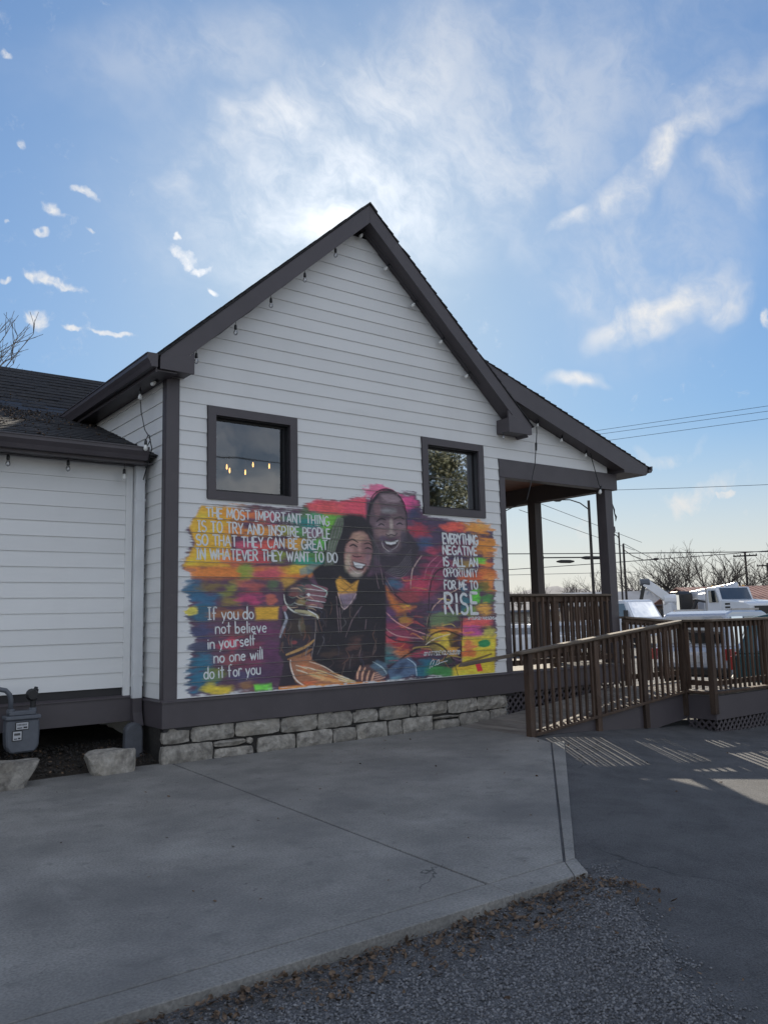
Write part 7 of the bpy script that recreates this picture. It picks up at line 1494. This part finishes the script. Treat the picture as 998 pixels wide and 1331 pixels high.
tr, br = bare_mesh(14, 14.4, .6, 5, 3, .10, (.10, 0)); link('trunk', tr, tb); link('branches', br, tb)
# leafy tree across the lot, behind the camera: it is what the right window reflects
lt = thing('leafy_tree', (24.0, -22.0, -1.8), 'evergreen tree across the lot mirrored in the right window', 'tree')
b = MB().tube([(24, -22, -1.8), (24.1, -22, .5), (23.9, -21.9, 3.0), (24.1, -22, 5.5)], [.35, .28, .22, .1], 8)
for k in range(9): a = k * .7; b.tube([(24, -22, 1 + k * .5), (24 + 1.6 * math.cos(a), -22 + 1.6 * math.sin(a), 2.2 + k * .55), (24 + 2.6 * math.cos(a), -22 + 2.6 * math.sin(a), 3.4 + k * .5)], [.12, .07, .02], 5)
part('trunk', b, 'bark', lt)
n = 34000; cl_ = [(rng.normal(0, 2.3), rng.normal(0, 1.8), rng.uniform(-.4, 8.5)) for _ in range(170)]; P_ = []
for _ in range(n):
    c = cl_[rng.integers(len(cl_))]; sh = max(.35, 1 - abs(c[2] - 3.6) / 6.5); P_.append((24 + c[0] * sh + rng.normal(0, .32), -22 + c[1] * sh + rng.normal(0, .32), c[2] + rng.normal(0, .28)))
P_ = np.array(P_); a = rng.normal(0, 1, (n, 3)); a /= np.linalg.norm(a, axis=1)[:, None]; c = np.cross(a, rng.normal(0, 1, (n, 3))); c /= np.linalg.norm(c, axis=1)[:, None]; s_ = rng.uniform(.04, .10, (n, 1))
V_ = np.stack([P_ - a * s_, P_ + c * s_ * .6, P_ + a * s_, P_ - c * s_ * .6], 1).reshape(-1, 3) - np.array([24, -22, -1.8]); M['foliage'] = mat('evergreen_leaves', (.035, .045, .02), .6, .3, 1.5, c2=(.09, .085, .045))
link('crown', fast('crown', V_, np.arange(4 * n).reshape(-1, 4), 'foliage'), lt)
solo('power_line', MB().tube([(-20, -14, 5.2), (30, -14.5, 5.4)], .015, 4), 'black', (5, -14, 5.3), 'wire behind the camera that is mirrored in the left window', 'cable', 'overhead wires')

# ------------------------------------------------------------------ far buildings
def place(o, az, d, rot, z=GZ): p = at(az, 0, d); o.location = (p.x, p.y, z); o.rotation_euler = (0, 0, rot)
rb = thing('storage_building', (0, 0, 0), 'long low building with a rusty red metal roof behind the crane truck', 'building')
b = MB(); b.box(-14, 14, 0, 9, 0, 2.55); part('wall', b, 'brownwall', rb)
b = MB(); b.prism([(-.7, 2.50), (4.5, 3.62), (9.7, 2.50), (9.7, 2.42), (4.5, 3.54), (-.7, 2.42)], 'x', -14.5, 14.5); rf_ = part('roof', b, 'redroof', rb)
b = MB()
for k in range(73): x = -14.4 + k * .4; b.prism([(-.7, 2.505), (4.5, 3.625), (4.5, 3.66), (-.7, 2.54)], 'x', x, x + .05)
part('roof_seam', b, 'redroof', rf_, kind='stuff')
for k in range(6): part('door', MB().box(-12 + k * 4.2, -9.2 + k * 4.2, -.03, .0, 0, 2.1), 'greyroof', rb)
place(rb, 69.3, 68, R(-36))
gb = thing('warehouse', (0, 0, 0), 'grey roofed building beyond the bucket truck', 'building')
b = MB(); b.box(-7, 7, 0, 8, 0, 2.6); part('wall', b, 'brownwall', gb); b = MB(); b.prism([(-.5, 2.6), (4, 4.1), (8.5, 2.6), (8.5, 2.5), (4, 4.0), (-.5, 2.5)], 'x', -7.3, 7.3); part('roof', b, 'greyroof', gb)
for k in range(4): part('window', MB().box(-5.8 + k * 3.2, -4.4 + k * 3.2, -.03, 0, .9, 1.9), 'cglass', gb)
place(gb, 54.2, 88, R(-40))
lw = thing('office_building', (0, 0, 0), 'distant low pale building seen through the porch balusters', 'building')
b = MB(); b.box(-16, 16, 0, 8, 0, 2.2); part('wall', b, 'stone', lw); part('roof', MB().box(-16.4, 16.4, -.4, 8.4, 2.2, 2.45), 'greyroof', lw)
for k in range(8): part('window', MB().box(-14.6 + k * 3.8, -12.9 + k * 3.8, -.03, 0, .7, 1.6), 'cglass', lw)
place(lw, 48.5, 105, R(-42))

# ------------------------------------------------------------------ vehicles
def wheels(par, pos, r, w=.24):
    for (x, y) in pos:
        tm = MB().tube([(x, y - w / 2, r), (x, y + w / 2, r)], r, 16); o = part('wheel', tm, 'tyre', par)
        part('rim', MB().tube([(x, y - w / 2 - .012, r), (x, y + w / 2 + .012, r)], r * .58, 12), 'chrome', o)
def suv(label, paint, az, d, rot, cat='car', H=1.75, kind='suv'):
    t = thing('parked_suv', (0, 0, 0), label, cat)
    L_ = 4.6; w = .92
    prof = [(-2.25, .35), (-2.32, .62), (-2.28, .98), (-2.2, 1.05), (2.05, 1.05) if 0 else (1.1, 1.07), (2.0, .98), (2.28, .82), (2.32, .5), (2.25, .35)]
    part('body', MB().prism(prof, 'y', -w, w), paint, t, .05)
    b = MB(); bot = [(-2.22, 1.04), (1.15, 1.05)]; top = [(-1.95, H - .06), (-1.6, H), (.0, H), (.35, H - .05)]
    prof2 = [(-2.2, 1.03), (1.2, 1.03), (.42, H - .07), (.2, H - .02), (-1.6, H), (-1.95, H - .07)]
    n_ = len(prof2); vs = [(x, -(w - .02) + (.14 if z > 1.1 else 0), z) for x, z in prof2] + [(x, (w - .02) - (.14 if z > 1.1 else 0), z) for x, z in prof2]
    b.add(vs, [tuple(range(n_)), tuple(range(n_, 2 * n_))[::-1]] + [(i, (i + 1) % n_, n_ + (i + 1) % n_, n_ + i) for i in range(n_)]); part('cabin', b, paint, t, .03)
    for s_ in (-1, 1):
        for x0, x1 in ((-1.9, -1.15), (-1.05, -.2), (-.1, .72)):
            yb, yt = s_ * (w - .022), s_ * (w - .142); q = [(x0, 1.10), (x1, 1.10), (x1 - (.3 if x1 > .5 else .0), H - .14), (x0 + (.12 if x0 < -1.5 else 0), H - .14)]
            vs = [(x, s_ * (w - .02 - .12 * (z - 1.03) / (H - 1.1) - .00) + s_ * .006, z) for x, z in q]; part('side_window', MB().add(vs, [(0, 1, 2, 3)]), 'cglass', t)
    vs = [(-2.215, -.75, 1.12), (-2.215, .75, 1.12), (-2.0, .68, H - .13), (-2.0, -.68, H - .13)]; part('rear_window', MB().add(vs, [(0, 1, 2, 3)]), 'cglass', t)
    vs = [(1.16, -.78, 1.10), (1.16, .78, 1.10), (.48, .68, H - .11), (.48, -.68, H - .11)]; part('windscreen', MB().add(vs, [(0, 1, 2, 3)]), 'cglass', t)
    for s_ in (-1, 1):
        part('tail_light', MB().box(-2.34, -2.26, s_ * .88 - .07, s_ * .88 + .05, .75, 1.0), 'lamp_red', t); part('headlight', MB().box(2.2, 2.33, s_ * .78 - .15, s_ * .78 + .1, .68, .82), 'label', t)
        part('roof_rail', MB().box(-1.5, .1, s_ * .7 - .02, s_ * .7 + .02, H + .0, H + .045), 'chrome', t); part('mirror', MB().box(.62, .78, s_ * 1.0 - .1, s_ * 1.0 + .06, 1.08, 1.22), paint, t, .02)
    part('bumper', MB().box(-2.38, -2.22, -.9, .9, .38, .58), 'chrome' if 0 else 'black', t, .03); part('number_plate', MB().box(-2.345, -2.325, -.26, .26, .70, .85), 'label', t)
    wheels(t, [(x, y) for x in (-1.4, 1.45) for y in (-.84, .84)], .36); place(t, az, d, rot); return t
suv('silver white hatchback with a smooth roof parked right behind the landing railing', 'silver', 59.5, 22.6, R(8), H=1.86)
suv('dark teal car at the right edge beyond the landing', 'teal', 67.0, 18.0, R(-62), H=1.78)
# white service truck with a lifting arm
bt = thing('bucket_truck', (0, 0, 0), 'white service truck with a cab at its left and a raised lifting arm', 'truck')
prof = [(-3.2, .5), (-3.2, 1.25), (-1.0, 1.25), (-1.0, 1.28), (.55, 1.3), (1.6, 1.16), (1.72, .9), (1.72, .5)]
part('body', MB().prism(prof, 'y', -.98, .98), 'vwhite', bt, .04)
b = MB(); q = [(-.95, 1.27), (.62, 1.28), (.1, 2.12), (-.1, 2.2), (-.85, 2.2), (-.95, 2.12)]; n_ = 6
vs = [(x, -.95 + (.1 if z > 1.5 else 0), z) for x, z in q] + [(x, .95 - (.1 if z > 1.5 else 0), z) for x, z in q]; b.add(vs, [tuple(range(6)), tuple(range(6, 12))[::-1]] + [(i, (i + 1) % 6, 6 + (i + 1) % 6, 6 + i) for i in range(6)]); part('cab', b, 'vwhite', bt, .03)
part('windscreen', MB().add([(.585, -.8, 1.36), (.585, .8, 1.36), (.145, .75, 2.08), (.145, -.75, 2.08)], [(0, 1, 2, 3)]), 'cglass', bt)
for s_ in (-1, 1): part('side_window', MB().add([(-.75, s_ * .955, 1.36), (.35, s_ * .955, 1.36), (.02, s_ * .872, 2.02), (-.75, s_ * .872, 2.02)], [(0, 1, 2, 3)]), 'cglass', bt); part('mirror', MB().box(.30, .42, s_ * 1.1 - .09, s_ * 1.1 + .09, 1.35, 1.7), 'black', bt); part('headlight', MB().box(1.7, 1.75, s_ * .75 - .16, s_ * .75 + .16, .85, 1.02), 'label', bt)
for k in range(3): part('tool_cabinet', MB().box(-3.15 + k * .7, -2.5 + k * .7, -1.02, -.985, .75, 1.2), 'vwhite', bt, .01)
part('arm_base', MB().tube([(-2.0, 0, 1.25), (-2.0, 0, 1.75)], .28, 10), 'meter', bt)
wheels(bt, [(x, y) for x in (-2.2, 1.05) for y in (-.86, .86)], .42, .28); place(bt, 54.0, 49, R(-102)); bt.scale = (1.17, 1.17, 1.17)
# boom on its own mount beside the truck
p0, p1, p2 = at(53.95, 1.1, 53), at(54.5, 1.95, 53), at(56.0, .75, 53.5)
bm2 = thing('lifting_boom', p0, 'white two-part lifting boom raised behind the bucket truck', 'boom')
def beam(p, q, w, h):
    d = (q - p); L_ = d.length; e = d.to_track_quat('X', 'Z').to_matrix().to_4x4(); return MB().box(0, L_, -w, w, -h, h).xf(Matrix.Translation(p) @ e)
part('lower_arm', beam(p0 - Vector((0, 0, 1.3)), p1, .10, .11), 'black', bm2, .02); part('upper_arm', beam(p1, p2, .16, .26), 'vwhite', bm2, .03); part('pivot', MB().tube([p1 + Vector((-.2, .2, 0)), p1 + Vector((.2, -.2, 0))], .22, 10), 'meter', bm2)
part('arm_cap', MB().tube([p2 + Vector((-.25, .25, 0)), p2 + Vector((.25, -.25, 0))], .34, 10), 'vwhite', bm2)
part('support', MB().box(p2.x - .3, p2.x + .3, p2.y - .3, p2.y + .3, GZ, p2.z - .2), 'vwhite', bm2, .04)
part('hydraulic_ram', beam(p0.lerp(p1, .3), p1.lerp(p2, .35), .05, .06), 'chrome', bm2)
part('mount', MB().box(p0.x - .4, p0.x + .4, p0.y - .4, p0.y + .4, GZ, p0.z - 1.25), 'meter', bm2, .03)
# crane truck
ct = thing('crane_truck', (0, 0, 0), 'large white crane truck with a green-glazed operator cab facing right', 'truck')
part('chassis', MB().prism([(-4.3, .6), (-4.3, 1.15), (3.3, 1.15), (3.5, .95), (3.5, .55)], 'y', -1.1, 1.1), 'vwhite', ct, .04)
part('hood', MB().prism([(1.15, 1.14), (1.15, 2.35), (3.1, 2.2), (3.42, 2.05), (3.45, 1.14)], 'y', -1.05, 1.05), 'vwhite', ct, .06)
b = MB(); q = [(.1, 1.14), (1.25, 1.14), (1.25, 2.3), (.95, 3.02), (.2, 3.05), (.1, 2.9)]; b.prism(q, 'y', -1.08, 1.08); part('cab', b, 'vwhite', ct, .05)
part('windscreen', MB().add([(1.262, -.95, 2.32), (1.262, .95, 2.32), (.985, .9, 2.98), (.985, -.9, 2.98)], [(0, 1, 2, 3)]), 'cglass', ct)
part('side_window', MB().add([(.35, -1.135, 2.2), (1.15, -1.135, 2.2), (.9, -1.135, 2.85), (.35, -1.135, 2.85)], [(0, 1, 2, 3)]), 'cglass', ct)
part('engine_cover', MB().prism([(-2.0, 1.16), (.0, 1.16), (.0, 2.6), (-.3, 2.85), (-1.9, 2.75), (-2.0, 2.5)], 'y', -.2, 1.0), 'vwhite', ct, .06)
oc = part('operator_cab', MB().prism([(-3.6, 1.5), (-2.35, 1.5), (-2.35, 2.75), (-2.6, 2.92), (-3.35, 2.92), (-3.6, 2.6)], 'y', -1.05, -.2), 'black', ct, .04); M['gglass'] = glass('green_cab_glass', (.10, .25, .2), .1)
part('cab_window', MB().add([(-3.5, -1.075, 1.75), (-3.1, -1.075, 1.75), (-3.1, -1.075, 2.75), (-3.42, -1.075, 2.75)], [(0, 1, 2, 3)]), 'gglass', oc); part('cab_window', MB().add([(-3.0, -1.075, 1.75), (-2.42, -1.075, 1.75), (-2.45, -1.075, 2.7), (-3.0, -1.075, 2.75)], [(0, 1, 2, 3)]), 'gglass', oc)
part('main_boom', beam(Vector((-4.6, .35, 2.55)), Vector((.2, .3, 2.95)), .22, .24), 'vwhite', ct, .03); part('main_boom', beam(Vector((-2.0, .35, 2.72)), Vector((.9, .3, 3.14)), .12, .14), 'silver', ct, .02)
for k in range(4): part('vent', MB().box(1.6, 2.0, -1.062, -1.05, 1.5 + k * .18, 1.6 + k * .18), 'black', ct)
part('exhaust', MB().tube([(.0, -1.0, 1.2), (.0, -1.0, 3.0)], .07, 8), 'chrome', ct)
for k in range(4): part('marker_lamp', MB().box(.3 + k * .16, .36 + k * .16, -.9 + k * .55, -.8 + k * .55, 3.06, 3.13), 'yellow', ct)
for k in range(3): part('side_panel', MB().box(-1.9 + k * .62, -1.34 + k * .62, -.215, -.203, 1.4, 2.4), 'silver', ct, .01)
part('step', MB().box(.3, 1.1, -1.25, -1.1, .75, .82), 'black', ct); part('fender', MB().prism([(1.9, 1.0), (2.1, 1.3), (2.9, 1.3), (3.15, 1.0)], 'y', -1.14, -1.06), 'black', ct); part('grille', MB().box(3.452, 3.47, -.7, .7, 1.3, 1.95), 'black', ct); part('stripe', MB().box(-4.2, .0, -1.112, -1.102, .9, 1.0), 'lamp_red', ct)
part('outrigger', MB().box(-4.1, -3.9, -1.3, -1.1, .1, 1.1), 'meter', ct, .02); part('outrigger', MB().box(.35, .5, -1.3, -1.26, .1, .7), 'meter', ct, .01)
part('jib', beam(Vector((-1.9, -.9, 1.3)), Vector((-1.0, -.9, 2.35)), .06, .07), 'black', ct); part('jib', beam(Vector((-1.0, -.9, 2.35)), Vector((.1, -.9, 2.2)), .05, .06), 'black', ct)
wheels(ct, [(x, y) for x in (-3.2, -2.1, 2.5) for y in (-.95, .95)], .5, .32); place(ct, 59.2, 53, R(-112)); ct.scale = (1.06, 1.06, 1.06)
# bulky bales/containers in the distance that sparkle between the balusters
for k, (az, d, w_, h_, m_, lb) in enumerate(((46.2, 34, 2.2, 1.3, 'vwhite', 'white parked car glimpsed between the left porch balusters'), (49.8, 38, 2.3, 1.35, 'silver', 'silver parked car glimpsed between the right porch balusters'))):
    suv(lb, m_, az, d, R(-38 + 10 * k), H=1.5)
